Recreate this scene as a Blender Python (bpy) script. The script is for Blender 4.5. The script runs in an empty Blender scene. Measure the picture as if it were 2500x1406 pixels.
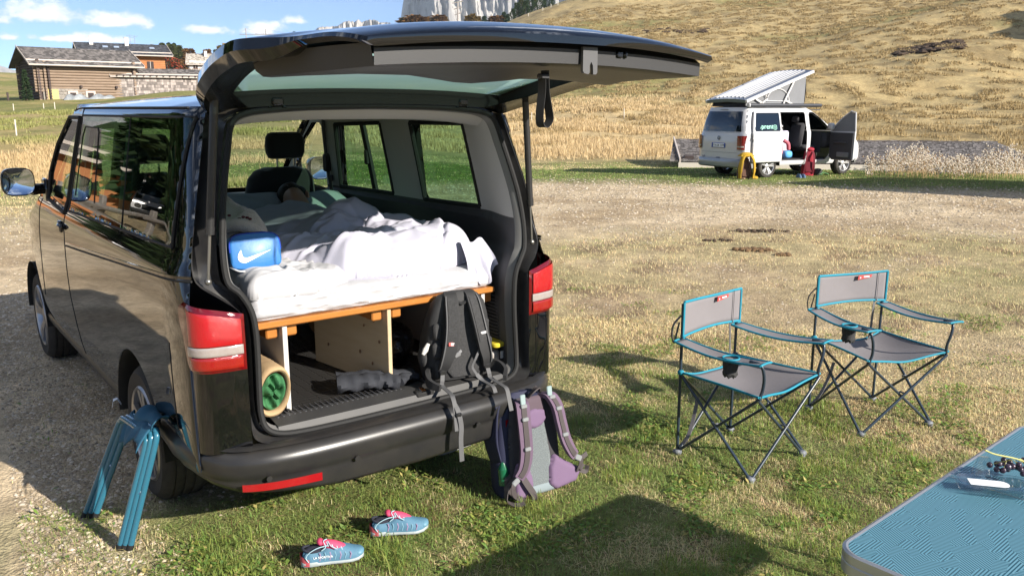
import bpy, math, random
import numpy as np
from mathutils import Vector, Matrix, noise as mnoise
random.seed(7)
rng = np.random.default_rng(7)
scn = bpy.context.scene
COL = scn.collection
R = math.radians

# ------------------------------------------------------------------ camera, sky, sun, exposure
CAMP = (-1.835, -3.152, 1.896)
YAW, PITCH = 37.602, 12.189
cd = bpy.data.cameras.new('camera'); cam = bpy.data.objects.new('camera', cd); COL.objects.link(cam)
cam.location = CAMP
cam.rotation_euler = (R(90 - PITCH), 0, R(-YAW))
cd.sensor_width = 36.0; cd.lens = 36.0 * 2024.5 / 2500.0
cd.clip_start = 0.05; cd.clip_end = 9000
scn.camera = cam
SUN_EL, SUN_AZ = 24.5, 16.5          # shadows run towards (-sin AZ, +cos AZ)
world = bpy.data.worlds.new('World'); scn.world = world; world.use_nodes = True
wn = world.node_tree; wn.nodes.clear()
def WN(t, **k):
    n = wn.nodes.new(t)
    for a, b in k.items(): setattr(n, a, b)
    return n
def wl(a, b): wn.links.new(a, b)
w_out = WN('ShaderNodeOutputWorld'); w_bg = WN('ShaderNodeBackground')
w_sky = WN('ShaderNodeTexSky', sky_type='NISHITA', sun_disc=False, sun_elevation=R(SUN_EL), sun_rotation=R(180 - SUN_AZ), altitude=2400, air_density=0.65, dust_density=0.05, ozone_density=3.5)
SKY_STRENGTH = 0.062
w_bg.inputs['Strength'].default_value = SKY_STRENGTH
def wm(op, a, b=None, c=None):
    n = WN('ShaderNodeMath', operation=op)
    for i, v in enumerate((a, b, c)):
        if v is None: continue
        if isinstance(v, (int, float)): n.inputs[i].default_value = v
        else: wl(v, n.inputs[i])
    return n.outputs[0]
w_tc = WN('ShaderNodeTexCoord'); w_sep = WN('ShaderNodeSeparateXYZ'); wl(w_tc.outputs['Generated'], w_sep.inputs[0])
w_az = wm('MULTIPLY', wm('ARCTAN2', w_sep.outputs[0], w_sep.outputs[1]), 180 / math.pi)   # degrees, clockwise from +y
w_el = wm('MULTIPLY', wm('ARCSINE', w_sep.outputs[2]), 180 / math.pi)
# cumulus: soft ellipses in (azimuth, elevation) broken up by noise on the sky direction
w_mp = WN('ShaderNodeMapping'); w_mp.inputs['Scale'].default_value = (1, 1, 1.5); wl(w_tc.outputs['Generated'], w_mp.inputs[0])
w_n1 = WN('ShaderNodeTexNoise'); wl(w_mp.outputs[0], w_n1.inputs['Vector'])
w_n1.inputs['Scale'].default_value = 40; w_n1.inputs['Detail'].default_value = 9; w_n1.inputs['Roughness'].default_value = 0.58
CLOUDS = []
def cloud(px, py, rx, ry, k=1.0):     # centre given as degrees: azimuth, elevation, half sizes
    CLOUDS.append((px, py, rx, ry, k))
for c in ((9.0, 5.3, 2.3, 1.45), (6.6, 4.9, 1.7, 0.8), (13.0, 5.1, 2.7, 0.8), (18.2, 4.8, 1.6, 0.6), (21.2, 4.8, 1.9, 0.75), (23.7, 5.5, 1.1, 0.5),
          (10.5, 4.0, 5.0, 0.45), (2.2, 4.6, 2.2, 1.0), (-6, 6.0, 4.5, 1.8), (-16, 7.5, 5.0, 1.6), (-27, 6.5, 5.5, 2.2), (-37, 9.0, 4.5, 1.5), (-47, 7, 6, 2), (96, 8, 7, 2.0),
          (118, 9, 8, 2.2), (150, 8, 8, 2), (188, 8, 9, 2.4), (-75, 9, 8, 2.2), (-105, 8, 7, 2), (-140, 9, 9, 2.2)):
    cloud(*c)
w_tot = None; w_low = None
for (a0, e0, ra, re, k) in CLOUDS:
    da = wm('DIVIDE', wm('SUBTRACT', w_az, a0), ra)
    de = wm('DIVIDE', wm('SUBTRACT', w_el, e0), re)
    de = wm('MULTIPLY', de, wm('ADD', 1.0, wm('MULTIPLY', wm('LESS_THAN', de, 0.0), 0.9)))   # flatter base
    m = wm('SUBTRACT', 1.0, wm('SQRT', wm('ADD', wm('MULTIPLY', da, da), wm('MULTIPLY', de, de))))
    w_tot = m if w_tot is None else wm('SMOOTH_MAX', w_tot, m, 0.15)
w_n2 = WN('ShaderNodeTexNoise'); wl(w_tc.outputs['Generated'], w_n2.inputs['Vector']); w_n2.inputs['Scale'].default_value = 3.2; w_n2.inputs['Detail'].default_value = 3
w_hi = wm('MULTIPLY', wm('SUBTRACT', w_n2.outputs[0], 0.50), 5.0)  # extra clouds high out of view, added to brighten the fill light
w_up = WN('ShaderNodeMapRange', interpolation_type='SMOOTHSTEP'); wl(w_el, w_up.inputs[0]); w_up.inputs[1].default_value = 11.0; w_up.inputs[2].default_value = 20.0; w_up.inputs[3].default_value = -3.0; w_up.inputs[4].default_value = 0.0
w_tot = wm('SMOOTH_MAX', w_tot, wm('ADD', w_hi, w_up.outputs[0]), 0.15)
w_d = wm('ADD', w_tot, wm('MULTIPLY', wm('SUBTRACT', w_n1.outputs[0], 0.5), 2.3))
w_mr = WN('ShaderNodeMapRange', interpolation_type='SMOOTHSTEP'); wl(w_d, w_mr.inputs[0])
w_mr.inputs[1].default_value = 0.06; w_mr.inputs[2].default_value = 0.5
w_sh = WN('ShaderNodeMapRange', interpolation_type='SMOOTHSTEP'); wl(w_d, w_sh.inputs[0])
w_sh.inputs[1].default_value = 0.15; w_sh.inputs[2].default_value = 0.95
w_cc = WN('ShaderNodeMixRGB'); wl(w_sh.outputs[0], w_cc.inputs[0])
w_cc.inputs[1].default_value = (5.2, 6.0, 7.6, 1); w_cc.inputs[2].default_value = (9.6, 9.6, 9.7, 1)
w_mix = WN('ShaderNodeMixRGB'); wl(wm('MULTIPLY', w_mr.outputs[0], 0.93), w_mix.inputs[0]); wl(w_sky.outputs[0], w_mix.inputs[1]); wl(w_cc.outputs[0], w_mix.inputs[2])
wl(w_mix.outputs[0], w_bg.inputs[0]); wl(w_bg.outputs[0], w_out.inputs[0])
sd = bpy.data.lights.new('sun', 'SUN'); sun = bpy.data.objects.new('sun', sd); COL.objects.link(sun)
sd.energy = 4.3; sd.angle = R(0.5); sd.color = (1.0, 0.93, 0.83)
sun.rotation_euler = Vector((math.sin(R(SUN_AZ)) * math.cos(R(SUN_EL)), -math.cos(R(SUN_AZ)) * math.cos(R(SUN_EL)), math.sin(R(SUN_EL)))).to_track_quat('Z', 'Y').to_euler()
scn.view_settings.view_transform = 'Standard'; scn.view_settings.look = 'None'
scn.view_settings.gamma = 1.0; scn.view_settings.use_curve_mapping = False
scn.view_settings.exposure = 1.35
scn.cycles.max_bounces = 8; scn.cycles.transparent_max_bounces = 16; scn.cycles.glossy_bounces = 4; scn.cycles.diffuse_bounces = 4
scn.cycles.use_denoising = True

# ------------------------------------------------------------------ materials
MATS = {}
def _node(nt, t, **k):
    n = nt.nodes.new(t)
    for a, b in k.items(): setattr(n, a, b)
    return n
def pm(name, col, rough=0.5, metal=0.0, var=None, bump=None, coat=0.0, spec=0.5, sheen=0.0, col2=None, alpha=1.0, trans=0.0, ior=1.45, sss=0.0, coord='Object', stretch=None):
    """principled material; var=(scale, amount) mixes towards col2 by noise; bump=(scale, strength, distance)"""
    if name in MATS: return MATS[name]
    m = bpy.data.materials.new(name); m.use_nodes = True; nt = m.node_tree
    b = nt.nodes['Principled BSDF']
    b.inputs['Base Color'].default_value = (*col, 1); b.inputs['Roughness'].default_value = rough; b.inputs['Metallic'].default_value = metal
    b.inputs['Specular IOR Level'].default_value = spec; b.inputs['IOR'].default_value = ior
    if coat: b.inputs['Coat Weight'].default_value = coat; b.inputs['Coat Roughness'].default_value = 0.03
    if sheen: b.inputs['Sheen Weight'].default_value = sheen
    if trans: b.inputs['Transmission Weight'].default_value = trans
    if alpha < 1: b.inputs['Alpha'].default_value = alpha
    if sss: b.inputs['Subsurface Weight'].default_value = sss; b.inputs['Subsurface Radius'].default_value = (.02, .008, .004)
    tc = _node(nt, 'ShaderNodeTexCoord'); src = tc.outputs[coord]
    if stretch:
        mp = _node(nt, 'ShaderNodeMapping'); mp.inputs['Scale'].default_value = stretch; nt.links.new(src, mp.inputs[0]); src = mp.outputs[0]
    if var:
        n = _node(nt, 'ShaderNodeTexNoise'); n.inputs['Scale'].default_value = var[0]; n.inputs['Detail'].default_value = 6; n.inputs['Roughness'].default_value = 0.62
        nt.links.new(src, n.inputs['Vector'])
        mr = _node(nt, 'ShaderNodeMapRange'); mr.inputs[1].default_value = 0.32; mr.inputs[2].default_value = 0.68; mr.inputs[4].default_value = var[1]
        nt.links.new(n.outputs[0], mr.inputs[0])
        mx = _node(nt, 'ShaderNodeMixRGB'); mx.inputs[1].default_value = (*col, 1); c2 = col2 or tuple(c * 0.5 for c in col); mx.inputs[2].default_value = (*c2, 1)
        nt.links.new(mr.outputs[0], mx.inputs[0]); nt.links.new(mx.outputs[0], b.inputs['Base Color'])
    if bump:
        n = _node(nt, 'ShaderNodeTexNoise'); n.inputs['Scale'].default_value = bump[0]; n.inputs['Detail'].default_value = 5
        nt.links.new(src, n.inputs['Vector'])
        bp = _node(nt, 'ShaderNodeBump'); bp.inputs['Strength'].default_value = bump[1]; bp.inputs['Distance'].default_value = bump[2] if len(bump) > 2 else 0.01
        nt.links.new(n.outputs[0], bp.inputs['Height']); nt.links.new(bp.outputs[0], b.inputs['Normal'])
    MATS[name] = m; return m
def glass(name, tint, rough=0.0, ior=1.5, gl=1.0):
    """thin sheet of glass: tinted see-through plus fresnel gloss"""
    if name in MATS: return MATS[name]
    m = bpy.data.materials.new(name); m.use_nodes = True; nt = m.node_tree; nt.nodes.clear()
    o = _node(nt, 'ShaderNodeOutputMaterial'); t = _node(nt, 'ShaderNodeBsdfTransparent'); t.inputs[0].default_value = (*tint, 1)
    g = _node(nt, 'ShaderNodeBsdfGlossy'); g.inputs['Roughness'].default_value = rough; g.inputs[0].default_value = (gl, gl, gl, 1)
    f = _node(nt, 'ShaderNodeFresnel'); ge = _node(nt, 'ShaderNodeNewGeometry'); mr = _node(nt, 'ShaderNodeMapRange'); mr.inputs[3].default_value = ior; mr.inputs[4].default_value = 1 / ior
    nt.links.new(ge.outputs['Backfacing'], mr.inputs[0]); nt.links.new(mr.outputs[0], f.inputs[0])     # same gloss from both sides of the sheet
    mx = _node(nt, 'ShaderNodeMixShader'); nt.links.new(f.outputs[0], mx.inputs[0]); nt.links.new(t.outputs[0], mx.inputs[1]); nt.links.new(g.outputs[0], mx.inputs[2])
    nt.links.new(mx.outputs[0], o.inputs[0]); MATS[name] = m; return m

# ------------------------------------------------------------------ object helpers
def tag(o, label=None, cat=None, group=None, kind=None):
    if label: o['label'] = label
    if cat: o['category'] = cat
    if group: o['group'] = group
    if kind: o['kind'] = kind
    return o
def thing(name, label, cat, loc=(0, 0, 0), rz=0.0, group=None, rot=None, scale=None):
    o = bpy.data.objects.new(name, None); COL.objects.link(o); o.empty_display_size = 0.1
    o.location = loc; o.rotation_euler = rot if rot else (0, 0, rz)
    if scale: o.scale = (scale,) * 3 if not hasattr(scale, '__len__') else scale
    return tag(o, label, cat, group)
def from_np(name, V, F, mats, parent=None, smooth=True, mi=None, auto=None, label=None):
    me = bpy.data.meshes.new(name)
    me.from_pydata([tuple(map(float, v)) for v in V], [], F)
    if not isinstance(mats, (list, tuple)): mats = [mats]
    for m in mats: me.materials.append(m)
    if mi is not None: me.polygons.foreach_set('material_index', np.asarray(mi, dtype=np.int32))
    if smooth: me.polygons.foreach_set('use_smooth', np.ones(len(me.polygons), dtype=bool))
    me.update()
    if auto is not None and smooth:
        try: me.set_sharp_from_angle(angle=R(auto))
        except Exception: pass
    o = bpy.data.objects.new(name, me); COL.objects.link(o)
    if parent: o.parent = parent
    if label: o['label'] = label
    return o
class MB:
    """collects simple shapes and links them as ONE mesh object"""
    def __init__(s): s.v = []; s.f = []; s.m = []; s.cur = 0
    def add(s, V, F, m=None):
        n = len(s.v); s.v.extend([tuple(map(float, p)) for p in V]); s.f.extend([tuple(i + n for i in f) for f in F]); s.m.extend([s.cur if m is None else m] * len(F)); return s
    def box(s, c, size, r=0.0, M=None, m=None):
        hx, hy, hz = (a / 2 for a in size); r = min(r, hx * .98, hy * .98, hz * .98)
        V = []; F = []
        if r <= 0:
            V = [(sx * hx, sy * hy, sz * hz) for sx in (-1, 1) for sy in (-1, 1) for sz in (-1, 1)]
            F = [(0, 1, 3, 2), (4, 6, 7, 5), (0, 4, 5, 1), (2, 3, 7, 6), (0, 2, 6, 4), (1, 5, 7, 3)]
        else:
            idx = {}
            for sx in (-1, 1):
                for sy in (-1, 1):
                    for sz in (-1, 1):
                        for k in range(3):
                            p = [sx * (hx - r), sy * (hy - r), sz * (hz - r)]; p[k] = (sx, sy, sz)[k] * (hx, hy, hz)[k]
                            idx[(sx, sy, sz, k)] = len(V); V.append(tuple(p))
            def q(*a):
                P = [np.array(V[i]) for i in a]; nrm = np.cross(P[1] - P[0], P[2] - P[0])
                if nrm @ sum(P) < 0: a = a[::-1]
                F.append(tuple(a))
            for k in range(3):
                i, j = [t for t in range(3) if t != k]
                for sg in (-1, 1):
                    def key(a, b):
                        t = [0, 0, 0]; t[k] = sg; t[i] = a; t[j] = b; return idx[(*t, k)]
                    q(key(-1, -1), key(1, -1), key(1, 1), key(-1, 1))
                for a in (-1, 1):
                    for b in (-1, 1):
                        def key2(e, kk):
                            t = [0, 0, 0]; t[k] = e; t[i] = a; t[j] = b; return idx[(*t, kk)]
                        q(key2(-1, i), key2(1, i), key2(1, j), key2(-1, j))
            for sx in (-1, 1):
                for sy in (-1, 1):
                    for sz in (-1, 1): q(idx[(sx, sy, sz, 0)], idx[(sx, sy, sz, 1)], idx[(sx, sy, sz, 2)])
        if M is not None: V = [tuple((M.to_3x3() @ Vector(p))) for p in V]
        return s.add([(p[0] + c[0], p[1] + c[1], p[2] + c[2]) for p in V], F, m)
    def tube(s, pts, rad, n=8, caps=True, m=None, flat=None, up=None):
        """round tube (or ellipse: flat=(a,b) multipliers with 'up' giving the b direction) along pts"""
        P = [Vector(p) for p in pts]; N = len(P)
        rr = rad if hasattr(rad, '__len__') else [rad] * N
        T = [(P[min(i + 1, N - 1)] - P[max(i - 1, 0)]).normalized() for i in range(N)]
        a = Vector(up) if up is not None else (Vector((0, 0, 1)) if abs(T[0].z) < .9 else Vector((1, 0, 0)))
        V = []; F = []
        for i in range(N):
            if up is not None: a = Vector(up[i]) if hasattr(up[0], '__len__') else Vector(up)
            b = (a - T[i] * a.dot(T[i]))
            if b.length < 1e-6: b = T[i].orthogonal()
            b.normalize(); c = T[i].cross(b); a = b
            fa, fb = flat if flat else (1, 1)
            for k in range(n):
                t = 2 * math.pi * k / n
                V.append(P[i] + c * (math.cos(t) * rr[i] * fa) + b * (math.sin(t) * rr[i] * fb))
        for i in range(N - 1):
            for k in range(n):
                k2 = (k + 1) % n; F.append((i * n + k, i * n + k2, (i + 1) * n + k2, (i + 1) * n + k))
        if caps: F.append(tuple(range(n))[::-1]); F.append(tuple((N - 1) * n + k for k in range(n)))
        return s.add(V, F, m)
    def ribbon(s, pts, width, thick, wdir, m=None):
        """flat webbing along pts; wdir is the width direction (one, or one per point)"""
        P = [Vector(p) for p in pts]; N = len(P); V = []; F = []
        for i in range(N):
            T = (P[min(i + 1, N - 1)] - P[max(i - 1, 0)]).normalized()
            w = Vector(wdir[i]) if hasattr(wdir[0], '__len__') else Vector(wdir)
            w = (w - T * w.dot(T)).normalized(); n = T.cross(w)
            ww = width[i] if hasattr(width, '__len__') else width
            for a, b in ((-1, -1), (1, -1), (1, 1), (-1, 1)): V.append(P[i] + w * (a * ww / 2) + n * (b * thick / 2))
        for i in range(N - 1):
            for k in range(4): F.append((i * 4 + k, i * 4 + (k + 1) % 4, i * 4 + 4 + (k + 1) % 4, i * 4 + 4 + k))
        F.append((3, 2, 1, 0)); F.append(tuple(4 * (N - 1) + k for k in range(4)))
        return s.add(V, F, m)
    def loft(s, rings, closed=True, cap0=False, cap1=False, m=None):
        n = len(rings[0]); V = [p for r in rings for p in r]; F = []
        for i in range(len(rings) - 1):
            for k in range(n if closed else n - 1):
                k2 = (k + 1) % n; F.append((i * n + k, i * n + k2, (i + 1) * n + k2, (i + 1) * n + k))
        if cap0: F.append(tuple(range(n))[::-1])
        if cap1: F.append(tuple((len(rings) - 1) * n + k for k in range(n)))
        return s.add(V, F, m)
    def grid(s, fn, us, vs, m=None, flip=False):
        nu, nv = len(us), len(vs); V = [fn(u, v) for u in us for v in vs]; F = []
        for i in range(nu - 1):
            for j in range(nv - 1):
                q = (i * nv + j, (i + 1) * nv + j, (i + 1) * nv + j + 1, i * nv + j + 1); F.append(q[::-1] if flip else q)
        return s.add(V, F, m)
    def ell(s, c, r, nu=10, nv=14, M=None, p=1.0, m=None):
        """ellipsoid; p<1 makes it boxier"""
        def f(a): return math.copysign(abs(a) ** p, a)
        rings = []
        for i in range(nu + 1):
            t = -math.pi / 2 + math.pi * i / nu
            ring = []
            for k in range(nv):
                q = 2 * math.pi * k / nv
                v = Vector((f(math.cos(t)) * f(math.cos(q)) * r[0], f(math.cos(t)) * f(math.sin(q)) * r[1], f(math.sin(t)) * r[2]))
                if M is not None: v = M.to_3x3() @ v
                ring.append((v.x + c[0], v.y + c[1], v.z + c[2]))
            rings.append(ring)
        return s.loft(rings, True, False, False, m)
    def poly(s, pts, depth, M=None, m=None):
        """prism: outline pts (2-D) extruded by depth along local z, placed by M"""
        n = len(pts); V = [Vector((x, y, 0)) for x, y in pts] + [Vector((x, y, depth)) for x, y in pts]
        if M is not None: V = [M @ v for v in V]
        F = [tuple(range(n))[::-1], tuple(range(n, 2 * n))] + [(k, (k + 1) % n, n + (k + 1) % n, n + k) for k in range(n)]
        return s.add([tuple(v) for v in V], F, m)
    def build(s, name, mats, parent=None, smooth=True, auto=40, label=None):
        o = from_np(name, s.v, s.f, mats, parent, smooth, s.m if isinstance(mats, (list, tuple)) and len(mats) > 1 else None, auto, label)
        return o
def copy_tree(o, parent=None):
    c = o.copy(); COL.objects.link(c)
    if parent is not None: c.parent = parent
    for ch in list(o.children): copy_tree(ch, c)
    return c
def spline(pts, n=6):
    """Catmull-Rom through pts"""
    P = [np.array(p, float) for p in pts]; P = [2 * P[0] - P[1]] + P + [2 * P[-1] - P[-2]]; out = []
    for i in range(1, len(P) - 2):
        for k in range(n):
            t = k / n; a, b, c, d = P[i - 1], P[i], P[i + 1], P[i + 2]
            out.append(0.5 * ((2 * b) + (c - a) * t + (2 * a - 5 * b + 4 * c - d) * t * t + (3 * b - a - 3 * c + d) * t ** 3))
    out.append(P[-2]); return out
def rrect(w, h, r, n=4):
    o = []
    for cx, cy, a0 in ((w / 2 - r, h / 2 - r, 0), (-w / 2 + r, h / 2 - r, 90), (-w / 2 + r, -h / 2 + r, 180), (w / 2 - r, -h / 2 + r, 270)):
        for k in range(n + 1): a = R(a0 + 90 * k / n); o.append((cx + r * math.cos(a), cy + r * math.sin(a)))
    return o
# --- grid surfaces trimmed along the zero line of a signed distance in parameter space
def sd_poly(U, V, pts, r=0.0):
    """signed distance to polygon (negative inside), grown by r"""
    d = np.full(U.shape, 1e9); sgn = np.ones(U.shape); n = len(pts)
    for i in range(n):
        ax, ay = pts[i]; bx, by = pts[i - 1]
        ex, ey = bx - ax, by - ay; wx, wy = U - ax, V - ay
        t = np.clip((wx * ex + wy * ey) / (ex * ex + ey * ey + 1e-12), 0, 1)
        d = np.minimum(d, np.hypot(wx - ex * t, wy - ey * t))
        c1 = V >= ay; c2 = V < by; c3 = ex * wy > ey * wx
        allc = (c1 & c2 & c3) | (~c1 & ~c2 & ~c3); sgn = np.where(allc, -sgn, sgn)
    return sgn * d - r
def trimgrid(fn, us, vs, sdf, keep=1.0):
    """fn(U,V)->Nx3; keeps the part where keep*sdf >= 0, with vertices snapped to the edge"""
    U, V = np.meshgrid(us, vs, indexing='ij'); U = U.astype(float).copy(); V = V.astype(float).copy()
    cu = np.abs(np.gradient(np.asarray(us, float)))[:, None]; cv = np.abs(np.gradient(np.asarray(vs, float)))[None, :]
    cell = np.maximum(cu, cv) * np.ones_like(U)
    D = keep * sdf(U, V)
    e = 1e-4
    near = np.abs(D) < 0.62 * cell
    for _ in range(3):
        D = keep * sdf(U, V)
        gx = (keep * sdf(U + e, V) - D) / e; gy = (keep * sdf(U, V + e) - D) / e; g2 = gx * gx + gy * gy + 1e-9
        U = np.where(near, U - D * gx / g2, U); V = np.where(near, V - D * gy / g2, V)
    D = keep * sdf(U, V); ok = D > -2e-3
    nu, nv = U.shape; P = fn(U.ravel(), V.ravel()); F = []
    idx = np.arange(nu * nv).reshape(nu, nv); okf = ok.ravel()
    for i in range(nu - 1):
        for j in range(nv - 1):
            q = [idx[i, j], idx[i + 1, j], idx[i + 1, j + 1], idx[i, j + 1]]
            k = [t for t in q if okf[t]]
            if len(k) == 4: F.append(tuple(k))
            elif len(k) == 3: F.append(tuple(k))
    used = np.unique(np.array([i for f in F for i in f], dtype=int)) if F else np.zeros(0, int)
    mp = -np.ones(nu * nv, int); mp[used] = np.arange(len(used))
    return P[used], [tuple(int(mp[i]) for i in f) for f in F]

def at(px, py, d):
    """point seen at photo pixel (2500 wide) at horizontal distance d from the camera's foot"""
    f = Vector((math.sin(R(YAW)) * math.cos(R(PITCH)), math.cos(R(YAW)) * math.cos(R(PITCH)), -math.sin(R(PITCH)))); r = Vector((math.cos(R(YAW)), -math.sin(R(YAW)), 0)); u = r.cross(f)
    v = f + r * ((px - 1250) / 2024.5) - u * ((py - 703) / 2024.5); k = d / math.hypot(v.x, v.y); return Vector(CAMP) + v * k
def on_ground(px, py, z=0.0):
    v = at(px, py, 1.0) - Vector(CAMP); return Vector(CAMP) + v * ((z - CAMP[2]) / v.z)
# ------------------------------------------------------------------ terrain
def _hash(ix, iy, s):
    h = (ix.astype(np.int64) * 374761393 + iy.astype(np.int64) * 668265263 + s * 1442695041) & 0x7fffffff
    h = ((h ^ (h >> 13)) * 1274126177) & 0x7fffffff
    return ((h ^ (h >> 16)) & 0xffff) / 65535.0
def vnoise(x, y, s=0):
    x = np.asarray(x, float); y = np.asarray(y, float)
    ix = np.floor(x); iy = np.floor(y); fx = x - ix; fy = y - iy; fx = fx * fx * (3 - 2 * fx); fy = fy * fy * (3 - 2 * fy)
    a = _hash(ix, iy, s); b = _hash(ix + 1, iy, s); c = _hash(ix, iy + 1, s); d = _hash(ix + 1, iy + 1, s)
    return (a * (1 - fx) + b * fx) * (1 - fy) + (c * (1 - fx) + d * fx) * fy
def fbm(x, y, s=0, o=4, g=0.5):
    t = 0; a = 1.0; n = 0
    for k in range(o):
        t = t + a * vnoise(np.asarray(x) * 2 ** k + 17.3 * k, np.asarray(y) * 2 ** k + 9.1 * k, s + k); n += a; a *= g
    return t / n
def sstep(a, b, x):
    t = np.clip((np.asarray(x, float) - a) / (b - a), 0, 1); return t * t * (3 - 2 * t)
T_D = [0, 12, 24, 28, 33, 45, 70, 110, 150, 250, 320, 400, 700, 1500, 4000]
T_A = [-180, -90, -30, 0, 6, 12, 17, 25, 33, 38, 42, 50, 60, 70, 90, 130, 180]
T_H = {-180: [0, 0, 0, 0, .1, .3, .6, 1.5, 3, 6, 8, 10, 14, 10, -50], -90: [0, 0, .1, .2, .3, .6, 1.5, 3, 5, 9, 12, 16, 24, 20, -50],
       -30: [0, 0, .1, .2, .3, .7, 1.6, 3, 5, 10, 14, 18, 26, 20, -50], 0: [0, 0, .05, .1, .2, .6, 1.5, 2.9, 4, 8, 12, 15.7, 16, -20, -300],
       6: [0, 0, .05, .1, .2, .6, 1.5, 2.9, 4, 8, 12, 15.7, 16, -20, -300], 12: [0, 0, .05, .1, .2, .7, 1.8, 3.3, 4.2, 8, 11, 14, 15, -20, -300],
       17: [0, 0, .05, .1, .2, .9, 2.4, 4.2, 5.6, 9, 12, 14, 16, -20, -300], 25: [0, 0, .05, .1, .2, .7, 2.0, 4.4, 6.4, 11, 15, 18, 22, 0, -300],
       33: [0, 0, .02, .0, .0, .4, 1.6, 4.2, 7.5, 17, 23, 26, 30, 0, -300], 38: [0, 0, .0, -.2, -.3, .3, 1.5, 5.6, 11.2, 27, 34.5, 35, 36, 0, -300],
       42: [0, 0, .02, -.1, -.3, .3, 1.6, 6.0, 12.5, 31, 44, 47, 48, 10, -300], 50: [0, 0, .03, .0, -.25, .3, 1.7, 6.2, 12.6, 32.5, 50, 66, 100, 40, -300],
       60: [0, 0, .03, .0, -.25, .2, 1.6, 6.0, 12.6, 33, 51, 70, 130, 60, -300], 70: [0, 0, .03, .0, -.25, .2, 1.5, 6.0, 12.6, 33, 51, 70, 130, 60, -300],
       90: [0, 0, .0, .0, .2, .6, 2.0, 7.0, 13, 34, 50, 66, 110, 60, -300], 130: [0, 0, 0, 0, .1, .4, 1.2, 3, 6, 14, 20, 26, 40, 20, -100], 180: [0, 0, 0, 0, .1, .3, .6, 1.5, 3, 6, 8, 10, 14, 10, -50]}
_ta = np.arange(-180, 180.01, 1.0); _tl = np.linspace(0, math.log(1 + 4000 / 8), 400)
_td = (np.exp(_tl) - 1) * 8
_rows = np.array([np.interp(_td, T_D, T_H[a]) for a in T_A])
_tab = np.array([[np.interp(a, T_A, _rows[:, k]) for k in range(400)] for a in _ta])
def _blur(T, n, axis):
    k = np.exp(-np.linspace(-2, 2, 2 * n + 1) ** 2); k /= k.sum()
    P = np.pad(T, [(n, n) if i == axis else (0, 0) for i in range(2)], mode='edge')
    return sum(w * np.take(P, range(i, i + T.shape[axis]), axis) for i, w in enumerate(k))
_tab = _blur(_blur(_tab, 3, 0), 6, 1)
HUMPS = [(140, 26, 13, 9, 16.0), (126, 20, 7, 5, 10.0), (128, 6, 26, 12, 7.0), (150, 62, 40, 16, 3.0), (95, 45, 22, 10, 1.6), (23, 85, 9, 7, .8), (175, 45, 40, 16, 4.0)]
def polar(x, y):
    dx = np.asarray(x, float) - CAMP[0]; dy = np.asarray(y, float) - CAMP[1]
    return np.degrees(np.arctan2(dx, dy)), np.hypot(dx, dy)
def hgt(x, y, fine=True):
    az, d = polar(x, y)
    l = np.log(1 + np.clip(d, 0, 3990) / 8) / _tl[-1] * 399
    i = np.clip(l.astype(int), 0, 398); f = l - i; a = az + 180; j = np.clip(a.astype(int), 0, 359); g = a - j
    h = (_tab[j, i] * (1 - f) + _tab[j, i + 1] * f) * (1 - g) + (_tab[j + 1, i] * (1 - f) + _tab[j + 1, i + 1] * f) * g
    far = sstep(38, 90, d); right = sstep(20, 40, az) * (1 - sstep(110, 140, az))
    h = h + far * (fbm(np.asarray(x) / 45, np.asarray(y) / 45, 3, 3) - .5) * np.minimum(d * .02, 5.0)
    h = h + sstep(36, 55, d) * right * (fbm(np.asarray(x) / 9, np.asarray(y) / 9, 13, 2) - .5) * 1.0
    for (hx, hy, rx, ry, A) in HUMPS:
        h = h + A * np.exp(-((np.asarray(x) - hx) / rx) ** 2 - ((np.asarray(y) - hy) / ry) ** 2)
    if fine:
        tus = sstep(34, 60, d) * right * (1 - sstep(280, 420, d))
        h = h + tus * (fbm(np.asarray(x) / 1.7, np.asarray(y) / 1.7, 23, 3) - .5) * 0.46
        h = h + (1 - sstep(14, 30, d)) * (fbm(np.asarray(x) / .35, np.asarray(y) / .35, 33, 3) - .5) * 0.014 * sstep(1.0, 2.0, d)
    return h
def hz(x, y): return float(hgt(np.array([x]), np.array([y]), False)[0])
def mixc(a, b, t): return a * (1 - t[:, None]) + np.array(b)[None, :] * t[:, None]
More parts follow.
